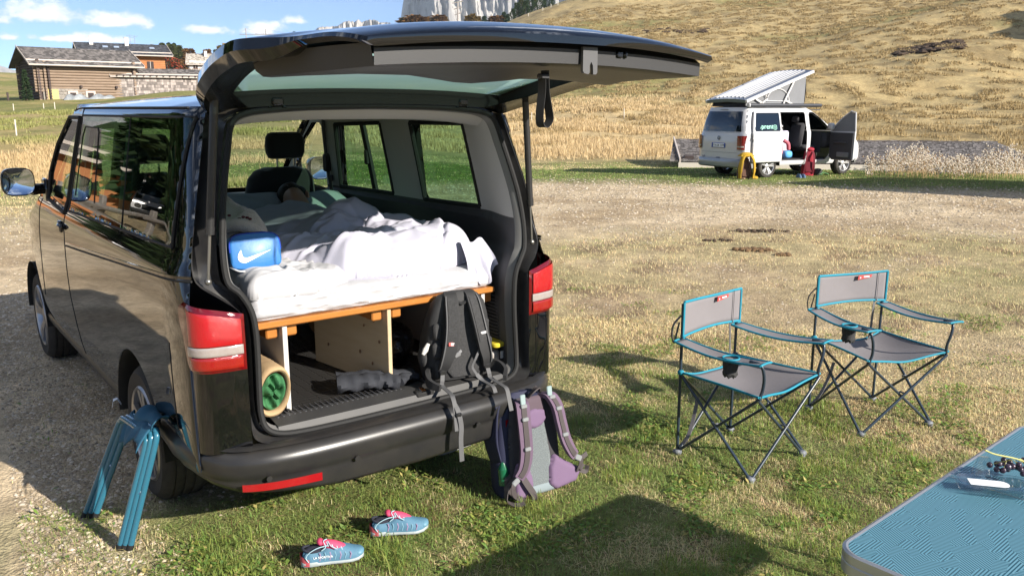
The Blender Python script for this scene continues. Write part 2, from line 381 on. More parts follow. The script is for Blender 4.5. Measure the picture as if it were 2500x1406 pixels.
def zones(x, y):
    """gravel, green, straw weights of the ground (0..1)"""
    az, d = polar(x, y)
    n1 = fbm(x / 1.3, y / 1.3, 41, 4); n2 = fbm(x / .45, y / .45, 51, 3); n3 = fbm(x / 4.5, y / 4.5, 61, 3)
    # gravel lane on the van's left side and round its nose
    edge = -0.75 + .25 * (n1 - .5)
    g = sstep(0.15, 1.3, y + (n1 - .5) * 1.6 - 0.15) * (1 - sstep(-0.9, -0.2, x - .16 * np.maximum(y - 2, 0) + (n1 - .5) * .5)) * (1 - sstep(12, 19, d))
    g = np.maximum(g, .55 * sstep(-1.9, -1.0, y) * (1 - sstep(-1.35, -1.0, x + (n1 - .5) * .6)))
    # pale gravel band in front of the white van, and worn stony patches
    rx = (x - 15.0) * .956 + (y - 9.6) * -.29; ry = (x - 15.0) * .29 + (y - 9.6) * .956
    v = (d - 17.0 - (az - 48) * .035)
    g = np.maximum(g, sstep(-5.2, -2.0, v + (n3 - .5) * 3.0) * (1 - sstep(3.5, 6.5, v + (n3 - .5) * 3.5)) * sstep(24, 34, az) * .95)
    g = np.maximum(g, sstep(.50, .66, n3 * .6 + n1 * .4 - .075 + .20 * np.exp(-((x - 8.8) / 2.0) ** 2 - ((y - 1.4) / 1.4) ** 2) - .02) * sstep(6.0, 8.0, d) * (1 - sstep(20, 24, d)) * .8)
    g = np.maximum(g, .75 * sstep(10, 14, d) * (1 - sstep(15, 19, d)) * (1 - sstep(14, 22, az)))
    # dryness: near turf greener, worn ring 5..12 m pale straw
    straw = .36 + .5 * sstep(3.2, 6.5, d) * (1 - sstep(19, 23, d)) + (n1 - .5) * .9 + (n3 - .5) * .7
    straw = straw - .55 * np.exp(-((x - .55) / .9) ** 2 - ((y - .15) / .45) ** 2) - .45 * np.exp(-((x - 2.2) / 1.3) ** 2 - ((y + .1) / .9) ** 2)
    straw = straw - 1.0 * sstep(20.5, 22.5, d) * (1 - sstep(27, 31, d)) + .8 * sstep(33, 37, d) * sstep(18, 30, az)
    straw = np.where((az < 18) & (d > 19), .42 + (n3 - .5) * 1.1 + .65 * sstep(22, 27, d) * (1 - sstep(38, 46, d)) - .1 * sstep(46, 60, d), straw)
    return np.clip(g, 0, 1), np.clip(straw, 0, 1), n1, n2, n3
def ground_color(x, y):
    az, d = polar(x, y); g, s, n1, n2, n3 = zones(x, y)
    green = np.array([.125, .150, .042]); straw = np.array([.40, .32, .175])
    c = mixc(np.repeat(green[None], len(x), 0), straw, s)
    c = mixc(c, (.16, .108, .066), sstep(.52, .66, n2) * .75 * (1 - sstep(14, 20, d)))             # bare soil between tufts
    # hill pasture: golden tussocks with green swales
    hill = sstep(30, 40, d)
    nb = fbm(x / 26, y / 26, 71, 3); nf = fbm(x / 2.4, y / 2.4, 81, 4); right = sstep(22, 34, az)
    hc = mixc(np.repeat(np.array([[.37, .285, .14]]), len(x), 0), (.19, .18, .062), np.clip(sstep(.5, .68, nb) * .85, 0, 1))
    hc = mixc(hc, (.17, .12, .055), sstep(.50, .68, nf) * .6 * right)
    hc = mixc(hc, (.40, .29, .135), sstep(.55, .75, 1 - nf) * .6)
    gold = sstep(34, 40, d) * (1 - sstep(62, 90, d)) * right * (1 - sstep(50, 57, az + (n3 - .5) * 14))
    hc = mixc(hc, (.50, .375, .20), gold * .85)
    left = 1 - sstep(14, 26, az)
    hl = mixc(np.repeat(np.array([[.175, .18, .052]]), len(x), 0), (.34, .265, .115), sstep(.42, .66, nb * .6 + nf * .4))
    hl = mixc(hl, (.36, .235, .11), sstep(22, 25, d) * (1 - sstep(34, 42, d)) * .85)
    hc = hc * (1 - left[:, None]) + hl * left[:, None]
    c = c * (1 - hill[:, None]) + hc * hill[:, None]
    grav = mixc(np.repeat(np.array([[.54, .43, .285]]), len(x), 0), (.36, .27, .165), sstep(.35, .7, n1))
    c = c * (1 - g[:, None]) + grav * g[:, None]
    c = c * (.82 + .36 * n2)[:, None]
    return c
az_in = np.arange(YAW - 36, YAW + 36, .21); az_out = np.linspace(YAW + 36, YAW + 324, 110)[:-1]
azs = np.concatenate([az_in, az_out])
rad = [0.35]
while rad[-1] < 3900:
    r_ = rad[-1]; rad.append(r_ * (1.012 if r_ < 40 else 1.0085 if r_ < 380 else 1.035))
rad = np.array(rad)
AA, RR = np.meshgrid(azs, rad, indexing='ij')
gx = CAMP[0] + RR * np.sin(np.radians(AA)); gy = CAMP[1] + RR * np.cos(np.radians(AA))
gzz = hgt(gx.ravel(), gy.ravel()); gcol = ground_color(gx.ravel(), gy.ravel())
def np_mesh(name, V, F4, cols=None, mat=None, smooth=True, kind=None, label=None, nper=4):
    me = bpy.data.meshes.new(name); V = np.ascontiguousarray(V, np.float32); F4 = np.ascontiguousarray(F4, np.int32)
    me.vertices.add(len(V)); me.vertices.foreach_set('co', V.ravel())
    me.loops.add(F4.size); me.loops.foreach_set('vertex_index', F4.ravel())
    me.polygons.add(len(F4)); me.polygons.foreach_set('loop_start', np.arange(0, F4.size, F4.shape[1], dtype=np.int32)); me.polygons.foreach_set('loop_total', np.full(len(F4), F4.shape[1], np.int32))
    if smooth: me.polygons.foreach_set('use_smooth', np.ones(len(F4), bool))
    if cols is not None:
        at = me.attributes.new('col', 'FLOAT_COLOR', 'POINT'); at.data.foreach_set('color', np.concatenate([cols, np.ones((len(cols), 1))], 1).astype(np.float32).ravel())
    me.update(calc_edges=True); me.validate()
    if mat: me.materials.append(mat)
    o = bpy.data.objects.new(name, me); COL.objects.link(o)
    if kind: o['kind'] = kind
    if label: o['label'] = label
    return o
nA, nR = len(azs), len(rad); ii = np.arange(nA * nR).reshape(nA, nR); i2 = np.roll(ii, -1, 0)
GF = np.stack([ii[:, :-1], ii[:, 1:], i2[:, 1:], i2[:, :-1]], -1).reshape(-1, 4)
def attr_mat(name, rough=.9, nscale=60, namt=.45, bump=(90, .5, .02), spec=.2, transl=0.0, extra=()):
    m = bpy.data.materials.new(name); m.use_nodes = True; nt = m.node_tree; b = nt.nodes['Principled BSDF']; L = nt.links.new
    b.inputs['Roughness'].default_value = rough; b.inputs['Specular IOR Level'].default_value = spec
    a = _node(nt, 'ShaderNodeAttribute', attribute_name='col'); tc = _node(nt, 'ShaderNodeTexCoord')
    src = a.outputs['Color']
    if namt:
        n = _node(nt, 'ShaderNodeTexNoise'); n.inputs['Scale'].default_value = nscale; n.inputs['Detail'].default_value = 8; n.inputs['Roughness'].default_value = .7; L(tc.outputs['Object'], n.inputs['Vector'])
        mr = _node(nt, 'ShaderNodeMapRange'); mr.inputs[1].default_value = .3; mr.inputs[2].default_value = .7; mr.inputs[3].default_value = 1 - namt; mr.inputs[4].default_value = 1 + namt; L(n.outputs[0], mr.inputs[0])
        mx = _node(nt, 'ShaderNodeVectorMath', operation='SCALE'); L(src, mx.inputs[0]); L(mr.outputs[0], mx.inputs['Scale']); src = mx.outputs[0]
    for (sc_, am_) in extra:
        n = _node(nt, 'ShaderNodeTexNoise'); n.inputs['Scale'].default_value = sc_; n.inputs['Detail'].default_value = 5; n.inputs['Roughness'].default_value = .65; L(tc.outputs['Object'], n.inputs['Vector'])
        mr = _node(nt, 'ShaderNodeMapRange'); mr.inputs[1].default_value = .35; mr.inputs[2].default_value = .65; mr.inputs[3].default_value = 1 - am_; mr.inputs[4].default_value = 1 + am_; L(n.outputs[0], mr.inputs[0])
        mx = _node(nt, 'ShaderNodeVectorMath', operation='SCALE'); L(src, mx.inputs[0]); L(mr.outputs[0], mx.inputs['Scale']); src = mx.outputs[0]
    L(src, b.inputs['Base Color'])
    if bump:
        n2 = _node(nt, 'ShaderNodeTexNoise'); n2.inputs['Scale'].default_value = bump[0]; n2.inputs['Detail'].default_value = 6; L(tc.outputs['Object'], n2.inputs['Vector'])
        bp = _node(nt, 'ShaderNodeBump'); bp.inputs['Strength'].default_value = bump[1]; bp.inputs['Distance'].default_value = bump[2]; L(n2.outputs[0], bp.inputs['Height']); L(bp.outputs[0], b.inputs['Normal'])
    if transl:
        o = nt.nodes['Material Output']; t = _node(nt, 'ShaderNodeBsdfTranslucent'); L(src, t.inputs[0]); ms = _node(nt, 'ShaderNodeMixShader'); ms.inputs[0].default_value = transl
        L(b.outputs[0], ms.inputs[1]); L(t.outputs[0], ms.inputs[2]); L(ms.outputs[0], o.inputs[0])
    return m
M_ground = attr_mat('ground', .95, 22, .38, (55, .7, .03), extra=((1.1, .16), (4.5, .22)))
ground = np_mesh('ground', np.stack([gx.ravel(), gy.ravel(), gzz], 1), GF[:, ::-1], gcol, M_ground, kind='structure', label='worn camping meadow with dry grass, gravel and a golden hillside')

# ------------------------------------------------------------------ distant rock massifs
M_rock = attr_mat('rock', .95, .02, .25, (.03, .8, 6.0))
def massif(name, az0, az1, prof, dist, thick, seed, label, base=-60, n=420, lay=90, rough=1.0):
    """rock wall facing the meadow; prof = [(azimuth, height of crest)]"""
    A = np.linspace(az0, az1, n); pa, ph = zip(*prof); H = np.interp(A, pa, ph)
    H = H + (fbm(A * 2.1, A * 0 + seed, seed, 5, .6) - .5) * 55 * rough * np.clip(H / 400, .15, 1)
    T = np.linspace(0, 1.25, lay); V = []
    for t in T:
        tt = np.minimum(t, 1.0); z = base + (H - base) * tt
        setback = thick * (tt ** 1.5) + np.maximum(t - 1, 0) * 4 * thick
        fl = (fbm(A * .75, tt * 1.3 + seed + A * 0, seed + 5, 3) - .5) * 520 * rough + np.abs(fbm(A * 1.5 + tt * 1.5, tt * 2.4 + A * 0, seed + 9, 5, .55) - .5) * -420 * rough
        led = (fbm(A * 1.2 + tt, tt * 13 + A * 0, seed + 15, 3) - .5) * 90 * rough
        d = dist + setback + (fl + led) * (1 - .4 * tt)
        a = np.radians(A); V.append(np.stack([CAMP[0] + d * np.sin(a), CAMP[1] + d * np.cos(a), z - np.maximum(t - 1, 0) * 900], 1))
    V = np.array(V); k = np.arange(lay * n).reshape(lay, n)
    F = np.stack([k[:-1, :-1], k[:-1, 1:], k[1:, 1:], k[1:, :-1]], -1).reshape(-1, 4)
    P = V.reshape(-1, 3); nn = fbm(P[:, 0] / 90, P[:, 2] / 60, seed, 4)
    c = mixc(np.repeat(np.array([[.34, .32, .295]]), len(P), 0), (.24, .23, .22), sstep(.4, .65, nn))
    gr = sstep(.45, .6, fbm(P[:, 0] / 120, P[:, 1] / 120, seed + 3, 3)) * (1 - sstep(base + 60, base + 190, P[:, 2]))
    c = mixc(c, (.10, .11, .05), gr * .7)
    o = np_mesh(name, P, F, c, M_rock, smooth=False, kind='structure', label=label); return o
massif('rock_massif', 27.5, 46, [(27.5, 120), (29.9, 160), (30.2, 300), (30.7, 430), (31.5, 480), (33, 500), (37, 510), (39, 480), (41, 440), (46, 380)], 2700, 420, 5, 'towering pale rock massif rising above the open tailgate')
massif('rock_ridge', 21.5, 33, [(21.5, 100), (23.2, 150), (23.9, 200), (25.0, 228), (26.5, 240), (28.2, 246), (29.6, 240), (31, 220), (33, 180)], 2350, 200, 15, 'sunlit white rock ridge low behind the tailgate', rough=.7)
massif('far_mountains', -25, 12.5, [(-25, 400), (-10, 310), (0, 230), (5, 190), (6.5, 175), (8.2, 140), (12.5, 90)], 3300, 700, 25, 'hazy far mountain slopes left of the log barn', rough=.6)
# ------------------------------------------------------------------ shared van shape (metres; y=0 rear bumper, +y towards the nose)
_WZ = [.30, .36, .41, .46, .52, .60, .77, .95, 1.10, 1.19, 1.245, 1.275, 1.30, 1.33, 1.36, 1.45, 1.6, 1.75, 1.857, 1.89, 1.905]
_WX = [.885, .905, .922, .934, .943, .948, .952, .951, .946, .940, .934, .924, .911, .902, .896, .882, .856, .830, .811, .803, .797]
_zs = np.linspace(.30, 1.905, 400); _xs = np.interp(_zs, _WZ, _WX)
_k = np.exp(-np.linspace(-2, 2, 9) ** 2); _k /= _k.sum()
_xs = np.convolve(np.pad(_xs, 4, mode='edge'), _k, 'valid')
def Wd(z): return np.interp(z, _zs, _xs)
_EZ = [.3, 1.0, 1.15, 1.29, 1.43, 1.56, 1.69, 1.82, 1.887, 1.91]
_EX = [.917, .917, .905, .876, .852, .822, .79, .757, .736, .728]
_EY = [.12, .12, .135, .175, .185, .205, .235, .268, .29, .295]
def Ex(z): return np.interp(z, _EZ, _EX)
def Ey(z): return np.interp(z, _EZ, _EY)
def side_x(y, z):
    """half width of the outer skin"""
    y = np.asarray(y, float); z = np.asarray(z, float)
    ye = Ey(z); d = np.maximum(Wd(z) - Ex(z), .004); t = np.clip((y - ye) / .26, 0, 1)
    x = Wd(z) - d * (1 - np.sqrt(np.clip(1 - (1 - t) ** 2.4, 0, 1)))
    f = np.clip((y - 3.25) / 1.65, 0, 1.02)
    return x - .20 * f ** 2.6
ROOF_P = [(.275, 1.950), (.6, 1.965), (1.4, 1.975), (2.2, 1.965), (2.55, 1.935), (2.72, 1.895), (2.95, 1.80), (3.3, 1.59), (3.62, 1.37), (3.80, 1.245), (3.95, 1.185), (4.3, 1.10), (4.62, 1.02), (4.80, .93), (4.88, .80), (4.91, .60), (4.90, .42), (4.80, .33)]
_rp = np.array(spline(ROOF_P, 8)); _rl = np.concatenate([[0], np.cumsum(np.hypot(*np.diff(_rp, axis=0).T))])
def roof_pt(s): return np.interp(s, _rl, _rp[:, 0]), np.interp(s, _rl, _rp[:, 1])
def roof_s(y): return float(np.interp(y, _rp[:, 0], _rl))
S_WIND0, S_WIND1, S_HOOD = roof_s(2.66), roof_s(3.78), roof_s(3.9)
def roof_fn(S, Vv):
    S = np.asarray(S, float); Vv = np.asarray(Vv, float); y, z = roof_pt(S)
    tr = sstep(roof_s(2.3), roof_s(2.8), S)                  # 0 on the roof, 1 on windscreen and bonnet
    zt = np.minimum(z, 1.905)
    bow = .26 * tr * (1 - .3 * sstep(S_HOOD, S_HOOD + .8, S))
    ye = y - bow * np.abs(Vv) ** 2.2
    hw = side_x(np.clip(ye, .3, 4.9), np.clip(zt, .35, 1.905)) - .004 * tr
    hw = np.where(y < .55, np.minimum(hw, .735 + (.55 - .275) * 0 + (np.clip(y, .275, .55) - .275) / .275 * (hw - .735)), hw)
    a = np.abs(Vv); drop = (1 - tr) * (z - 1.905) * (a ** 3.2)
    return np.stack([Vv * hw, ye, z - drop], -1)
_a_s = np.linspace(roof_s(2.3), _rl[-1], 60)
_edge = roof_fn(_a_s, np.ones(60))
SIDE_OUT = [(float(Ey(z)) - .004, float(z)) for z in np.linspace(.44, 1.905, 26)] + [(float(p[1]), float(p[2])) for p in _edge] + [(4.5, .36), (3.985, .36), (2.5, .36), (.985, .36), (.5, .44)]
ARCH = [(.985, .338, .425), (3.985, .338, .425)]
def side_keep(holes):
    def f(U, V):
        D = -sd_poly(U, V, SIDE_OUT)
        for (cy, cz, r) in ARCH: D = np.minimum(D, np.hypot(U - cy, V - cz) - r)
        for pts, r in holes: D = np.minimum(D, sd_poly(U, V, pts, r))
        return D
    return f
def inset(pts, r):
    """shrink a convex outline towards its centre line by r (for rounded corners)"""
    P = np.array(pts, float); n = len(P); out = []
    area = sum(P[i][0] * P[(i + 1) % n][1] - P[(i + 1) % n][0] * P[i][1] for i in range(n)); sg = 1 if area > 0 else -1
    for i in range(n):
        a, b, c = P[i - 1], P[i], P[(i + 1) % n]; e1 = (b - a) / np.linalg.norm(b - a); e2 = (c - b) / np.linalg.norm(c - b)
        n1 = sg * np.array([-e1[1], e1[0]]); n2 = sg * np.array([-e2[1], e2[0]])
        k = 1 + n1 @ n2; out.append(tuple(b + (n1 + n2) / max(k, .2) * r))
    return out
def hole(pts, r): return (inset(pts, r), r)
HO_Q = hole([(.40, 1.375), (.44, 1.825), (1.20, 1.828), (1.26, 1.345)], .05)     # rear quarter window opening
HO_M = hole([(1.47, 1.335), (1.46, 1.828), (2.20, 1.826), (2.36, 1.325)], .05)   # middle window opening
HO_F = hole([(2.53, 1.295), (2.34, 1.825), (2.60, 1.825), (2.92, 1.66), (3.10, 1.48), (3.10, 1.335)], .03)  # front door window
GL_REAR = hole([(.325, 1.345), (.295, 1.862), (2.225, 1.858), (2.40, 1.298)], .03)
def side_y(U, V): return U + (Ey(V) - .12) * (1 - sstep(.12, .70, U))
def side_mesh(sgn, fn, us, vs, keep, kp=1.0, off=0.0):
    warp = side_y if fn is side_x else (lambda U, V: U)        # grid columns follow the rear edge of the body
    def g(U, V):
        Y = warp(U, V); x = fn(Y, V) + off; return np.stack([sgn * x, Y, V], -1)
    V, F = trimgrid(g, us, vs, lambda U, V: keep(warp(U, V), V), kp)
    if sgn > 0: F = [f for f in F]
    else: F = [f[::-1] for f in F]
    return V, F
US = np.concatenate([.12 + .26 * (1 - np.cos(np.linspace(0, math.pi / 2, 22))), np.linspace(.40, 4.95, 190)])
VS = np.linspace(.34, 1.915, 74)
def wheel(parent, x, y, side, rim_mat, tyre_mat, spokes=5, R0=.338, loc=None, wd=.225):
    """wheel standing at y; side=-1 outer face towards -x"""
    wh = thing('wheel', None, None); wh.parent = parent
    mb = MB(); hw = wd / 2
    prof = [(.225, -hw + .012), (.25, -hw), (.30, -hw - .004), (R0 - .018, -hw + .012), (R0 - .006, -hw + .03), (R0, -hw + .045)]
    for g in (-.5, -.17, .17, .5):
        c = g * wd * .62; prof += [(R0, c - .007), (R0 - .009, c - .005), (R0 - .009, c + .005), (R0, c + .007)]
    prof += [(R0, hw - .045), (R0 - .006, hw - .03), (R0 - .018, hw - .012), (.30, hw + .004), (.25, hw), (.225, hw - .012)]
    n = 56; rings = []
    for r, a in prof:
        rings.append([(x + a, y + r * math.cos(2 * math.pi * k / n), R0 + r * math.sin(2 * math.pi * k / n)) for k in range(n)])
    mb.loft(rings, True)
    ty = wh; mb.build('tyre', tyre_mat, wh, auto=35)
    mb = MB(); n = 40
    def ring(r, a): return [(x + side * a, y + r * math.cos(2 * math.pi * k / n), R0 + r * math.sin(2 * math.pi * k / n)) for k in range(n)]
    mb.loft([ring(.236, hw - .006), ring(.228, hw + .004), ring(.219, hw - .002), ring(.212, hw - .03), ring(.20, -.02), ring(.19, -hw + .02)], True)
    for k in range(spokes):
        a = 2 * math.pi * (k + .15) / spokes
        for db in (-.17, .17):
            e = Vector((0, math.cos(a + db), math.sin(a + db))); t = Vector((0, math.cos(a), math.sin(a))); b = Vector((1, 0, 0))
            P0 = Vector((x + side * (hw - .035), y, R0)) + t * .05 + Vector((0, 0, 0)); P1 = Vector((x + side * (hw - .012), y, R0)) + e * .215
            mid = (P0 + P1) / 2 + Vector((side * .006, 0, 0))
            mb.ribbon([P0, mid, P1], [.05, .036, .046], .022, t.cross(b))
    mb.loft([ring(.062, hw - .05), ring(.062, hw - .022), ring(.05, hw - .016), ring(.0, hw - .016)], True)
    mb.build('rim', rim_mat, ty, auto=35)
    mb = MB(); mb.loft([ring(.185, -.03), ring(.0, -.03)], True); mb.build('brake_disc', pm('disc', (.09, .085, .08), .5, .6), ty)
    return ty

# ------------------------------------------------------------------ the black van
M_black = pm('black_paint', (.0035, .0035, .004), .035, 0, None, None, coat=.6, spec=.5)
M_blackin = pm('black_satin', (.006, .006, .007), .25, 0, None, None, coat=.2)
M_rubber = pm('rubber', (.012, .012, .012), .75, 0, (60, .5), (200, .2, .002))
M_tyre = pm('tyre', (.022, .020, .018), .85, 0, (30, .6), (160, .3, .003), col2=(.05, .043, .034))
M_plastic = pm('bumper_plastic', (.016, .016, .017), .31, 0, (7, .55), (420, .10, .001), col2=(.034, .031, .027))
M_darktrim = pm('dark_trim', (.048, .048, .052), .55, 0, None, (700, .25, .0015))
M_greytrim = pm('grey_trim', (.42, .415, .40), .62, 0, None, (600, .2, .001))
M_head = pm('headliner', (.44, .43, .41), .9, 0, None, (500, .2, .001))
M_silver = pm('silver_rim', (.42, .42, .43), .32, .85, (9, .4), None, col2=(.25, .23, .21))
M_glassP = glass('privacy_glass', (.24, .44, .30))
M_glassC = glass('clear_green_glass', (.62, .74, .66))
M_glassR = glass('tailgate_glass', (.62, .88, .74))
_nt = M_glassR.node_tree; _o = [n for n in _nt.nodes if n.type == 'OUTPUT_MATERIAL'][0]; _src = _o.inputs[0].links[0].from_socket     # dust film on the tailgate glass
_tr = _node(_nt, 'ShaderNodeBsdfTranslucent'); _tr.inputs[0].default_value = (.66, .95, .80, 1); _df = _node(_nt, 'ShaderNodeBsdfDiffuse'); _df.inputs[0].default_value = (.55, .80, .68, 1)
_m1 = _node(_nt, 'ShaderNodeMixShader'); _m1.inputs[0].default_value = .25; _nt.links.new(_tr.outputs[0], _m1.inputs[1]); _nt.links.new(_df.outputs[0], _m1.inputs[2])
_m2 = _node(_nt, 'ShaderNodeMixShader'); _m2.inputs[0].default_value = .8; _nt.links.new(_src, _m2.inputs[1]); _nt.links.new(_m1.outputs[0], _m2.inputs[2]); _nt.links.new(_m2.outputs[0], _o.inputs[0])
M_chrome = pm('chrome', (.6, .6, .6), .1, 1)
M_redlens = pm('red_lens', (.11, .002, .004), .06, 0, None, (260, .12, .001), coat=.8)
M_redbright = pm('red_reflector', (.34, .005, .009), .12, 0, None, (180, .5, .003), coat=1, stretch=(1, 1, 4))
M_redlow = pm('red_reflector_low', (.24, .010, .006), .12, 0, (40, .6), (180, .5, .003), coat=1, col2=(.22, .004, .006))
M_white_lens = pm('white_lens', (.27, .23, .21), .12, 0, (50, .4), (200, .4, .002), coat=1, col2=(.33, .31, .30))
van = thing('black_van', 'black van with its tailgate raised over a made-up bed', 'van')

def build_shell():
    holes = [HO_Q, HO_M, HO_F]
    for sgn in (-1, 1):
        V, F = side_mesh(sgn, side_x, US, VS, side_keep(holes))
        from_np('body_side', V, F, M_black, van)
        # flush rear side glass (middle + quarter) and door glass
        kz = lambda U, Z: -sd_poly(U, Z, GL_REAR[0], GL_REAR[1])
        V, F = side_mesh(sgn, side_x, np.linspace(.12, 2.42, 120), np.linspace(1.28, 1.875, 40), kz, 1.0, .006)
        g = from_np('side_window', V, F, M_glassP, van)
        mb = MB()
        def line(pts, r=.003, off=.0068): mb.tube([(sgn * (float(side_x(y, z)) + off), y, z) for y, z in pts], r, 6)
        if sgn < 0: line([(1.13, 1.33), (1.13, 1.86)])
        if sgn < 0: line([(1.75, 1.40), (1.775, 1.775), (1.80, 1.795), (2.12, 1.795), (2.17, 1.74), (2.25, 1.40)], .0035)
        if sgn < 0: mb.build('window_seam', M_rubber, g)
        fr = MB(); zz = GL_REAR
        ring = [(.325, 1.345), (.295, 1.862), (2.225, 1.858), (2.40, 1.298)]
        for a, b in zip(ring, ring[1:] + ring[:1]):
            fr.tube([(sgn * (float(side_x(a[0] + (b[0] - a[0]) * t, a[1] + (b[1] - a[1]) * t)) + .003), a[0] + (b[0] - a[0]) * t, a[1] + (b[1] - a[1]) * t) for t in np.linspace(0, 1, 20)], .007, 6)
        fr.build('window_seal', M_rubber, g)
        V, F = side_mesh(sgn, side_x, np.linspace(2.28, 3.16, 46), np.linspace(1.26, 1.87, 32), lambda U, Z: -sd_poly(U, Z, inset([(2.50, 1.275), (2.315, 1.845), (2.62, 1.845), (2.95, 1.672), (3.12, 1.49), (3.13, 1.31)], .02), .02), 1.0, -.004)
        dg = from_np('door_window', V, F, M_glassC, van)
        fr = MB(); ring = [(2.50, 1.275), (2.315, 1.845), (2.62, 1.845), (2.95, 1.672), (3.12, 1.49), (3.13, 1.31)]
        for a, b in zip(ring, ring[1:] + ring[:1]):
            fr.tube([(sgn * (float(side_x(a[0] + (b[0] - a[0]) * t, a[1] + (b[1] - a[1]) * t)) + .001), a[0] + (b[0] - a[0]) * t, a[1] + (b[1] - a[1]) * t) for t in np.linspace(0, 1, 8)], .012, 6)
        fr.build('window_seal', M_rubber, dg)
        # shut lines, slider rail, roof ditch
        mb = MB()
        def line2(pts, r=.0035, n=14, off=-.0005):
            P = np.array(spline(pts, n)); mb.tube([(sgn * (float(side_x(y, z)) + off), y, z) for y, z in P], r, 6)
        line2([(2.245, 1.90), (2.34, 1.60), (2.46, 1.28), (2.47, 1.1), (2.44, .8), (2.30, .52), (2.26, .40)])
        line2([(3.30, 1.32), (3.38, 1.1), (3.42, .8), (3.46, .60)])
        line2([(.30, .96), (.295, .75), (.29, .58)], .003)
        line2([(.14, 1.232), (.6, 1.205), (1.2, 1.165), (1.8, 1.125), (2.43, 1.085)], .0055)
        line2([(.36, 1.90), (1.0, 1.901), (2.2, 1.90), (2.5, 1.885)], .005)
        mb.build('shut_line', M_rubber, van)
        mb = MB(); P = [(y, 1.237 - (y - .14) * .0642) for y in np.linspace(.14, 2.42, 24)]
        mb.ribbon([(sgn * (float(side_x(y, z)) + .002), y, z + .009) for y, z in P], .012, .006, (0, 0, 1)); mb.build('rail_trim', M_black, van)
        mb = MB(); hx = float(side_x(2.55, 1.19))
        mb.box((sgn * (hx + .012), 2.56, 1.192), (.03, .19, .032), .012); mb.box((sgn * (hx + .004), 2.60, 1.185), (.02, .10, .07), .008); mb.build('door_handle', M_black, van)
        # sill
        mb = MB()
        mb.loft([[(sgn * .915, y, .47), (sgn * .935, y, .43), (sgn * .93, y, .39), (sgn * .89, y, .345), (sgn * .80, y, .33)] for y in np.linspace(1.40, 3.57, 20)], False); mb.build('sill_trim', M_plastic, van)
        # wheels and wells
        for wy in (.985, 3.985):
            wheel(van, sgn * (.925 - .1125), wy, sgn, M_silver, M_tyre)
            mb = MB(); n = 24
            rg = lambda x_, r: [(sgn * x_, wy + r * math.cos(math.pi * k / n), .338 + r * math.sin(math.pi * k / n)) for k in range(n + 1)]
            mb.loft([rg(.945, .424), rg(.925, .418), rg(.90, .42), rg(.66, .42), rg(.66, .02)], False)
            mb.build('wheel_arch', M_rubber, van)
    # roof, windscreen opening, bonnet
    ss = np.concatenate([np.linspace(0, S_WIND0 - .1, 50), np.linspace(S_WIND0 - .06, _rl[-1], 80)]); vv = np.concatenate([-np.linspace(1, .8, 9), np.linspace(-.77, .77, 36), np.linspace(.8, 1, 9)])
    wpoly = inset([(S_WIND0 + .03, -.90), (S_WIND0 + .03, .90), (S_WIND1, .93), (S_WIND1, -.93)], .05)
    V, F = trimgrid(lambda a, b: roof_fn(a, b), ss, vv, lambda U, Z: sd_poly(U, Z, wpoly, .05))
    from_np('roof', V, [f[::-1] for f in F], M_black, van)
    V, F = trimgrid(lambda a, b: roof_fn(a, b) + np.array([0, 0, .003]), np.linspace(S_WIND0, S_WIND1 + .02, 40), np.linspace(-.96, .96, 40), lambda U, Z: -sd_poly(U, Z, wpoly, .055))
    from_np('windscreen', V, [f[::-1] for f in F], M_glassC, van)
    # rear end of the body: corner panels, pillar channels, aperture seal
    IN = [(.0, .045, .552), (.30, .047, .553), (.50, .053, .556), (.60, .062, .568), (.648, .075, .60), (.663, .088, .66), (.662, .095, .75), (.656, .10, .90), (.657, .10, 1.018), (.672, .10, 1.10), (.703, .10, 1.172), (.735, .118, 1.215),
          (.743, .13, 1.329), (.730, .15, 1.462), (.713, .17, 1.559), (.690, .192, 1.66), (.668, .21, 1.745), (.653, .223, 1.805), (.630, .23, 1.845), (.585, .234, 1.868), (.50, .237, 1.882), (.30, .24, 1.895), (0, .24, 1.90)]
    OUT = [(.0, -.035, .535), (.30, -.033, .535), (.55, -.02, .537), (.66, -.005, .545), (.722, .02, .575), (.728, .035, .66), (.728, .035, .75), (.728, .035, .88), (.731, .04, 1.02), (.735, .05, 1.10), (.80, .075, 1.16), (.872, .14, 1.225),
           (.869, .182, 1.329), (.845, .188, 1.462), (.822, .205, 1.559), (.797, .23, 1.66), (.775, .25, 1.745), (.759, .268, 1.815), (.742, .283, 1.875), (.70, .285, 1.915), (.58, .28, 1.936), (.33, .277, 1.948), (0, .275, 1.952)]
    I = np.array(spline(IN, 4)); O = np.array(spline(OUT, 4)); N = len(I)
    def full(P): return np.concatenate([P, (P * [-1, 1, 1])[::-1][1:-1]])
    dpt = np.interp(I[:, 2], [.53, .58, .7, 1.05, 1.2, 1.5, 1.8, 1.86, 1.92], [.012, .03, .06, .06, .08, .085, .07, .03, .02])
    A1 = O * .96 + I * .04; A1[:, 1] += .004; A2 = O * .84 + I * .16; A2[:, 1] = O[:, 1] * .7 + I[:, 1] * .3 + dpt; A3 = O * .42 + I * .58; A3[:, 1] = I[:, 1] + dpt * .85
    A4 = O * .28 + I * .72; A4[:, 1] = I[:, 1] + .02
    mb = MB(); mb.loft([[tuple(p) for p in full(q)] for q in (O, A1, A2, A3, A4)], True); mb.build('tailgate_channel', pm('channel_paint', (.02, .02, .022), .35, 0, (14, .7), None, coat=.3, col2=(.045, .043, .04)), van, auto=30)
    # rubber seal bulb and inner lip trim
    mb = MB(); sc = full(O * .15 + I * .85); sc[:, 1] -= .012
    pts = [tuple(p) for p in np.concatenate([sc, sc[:2]])]; mb.tube(pts, .013, 8, False); mb.build('aperture_seal', M_rubber, van)
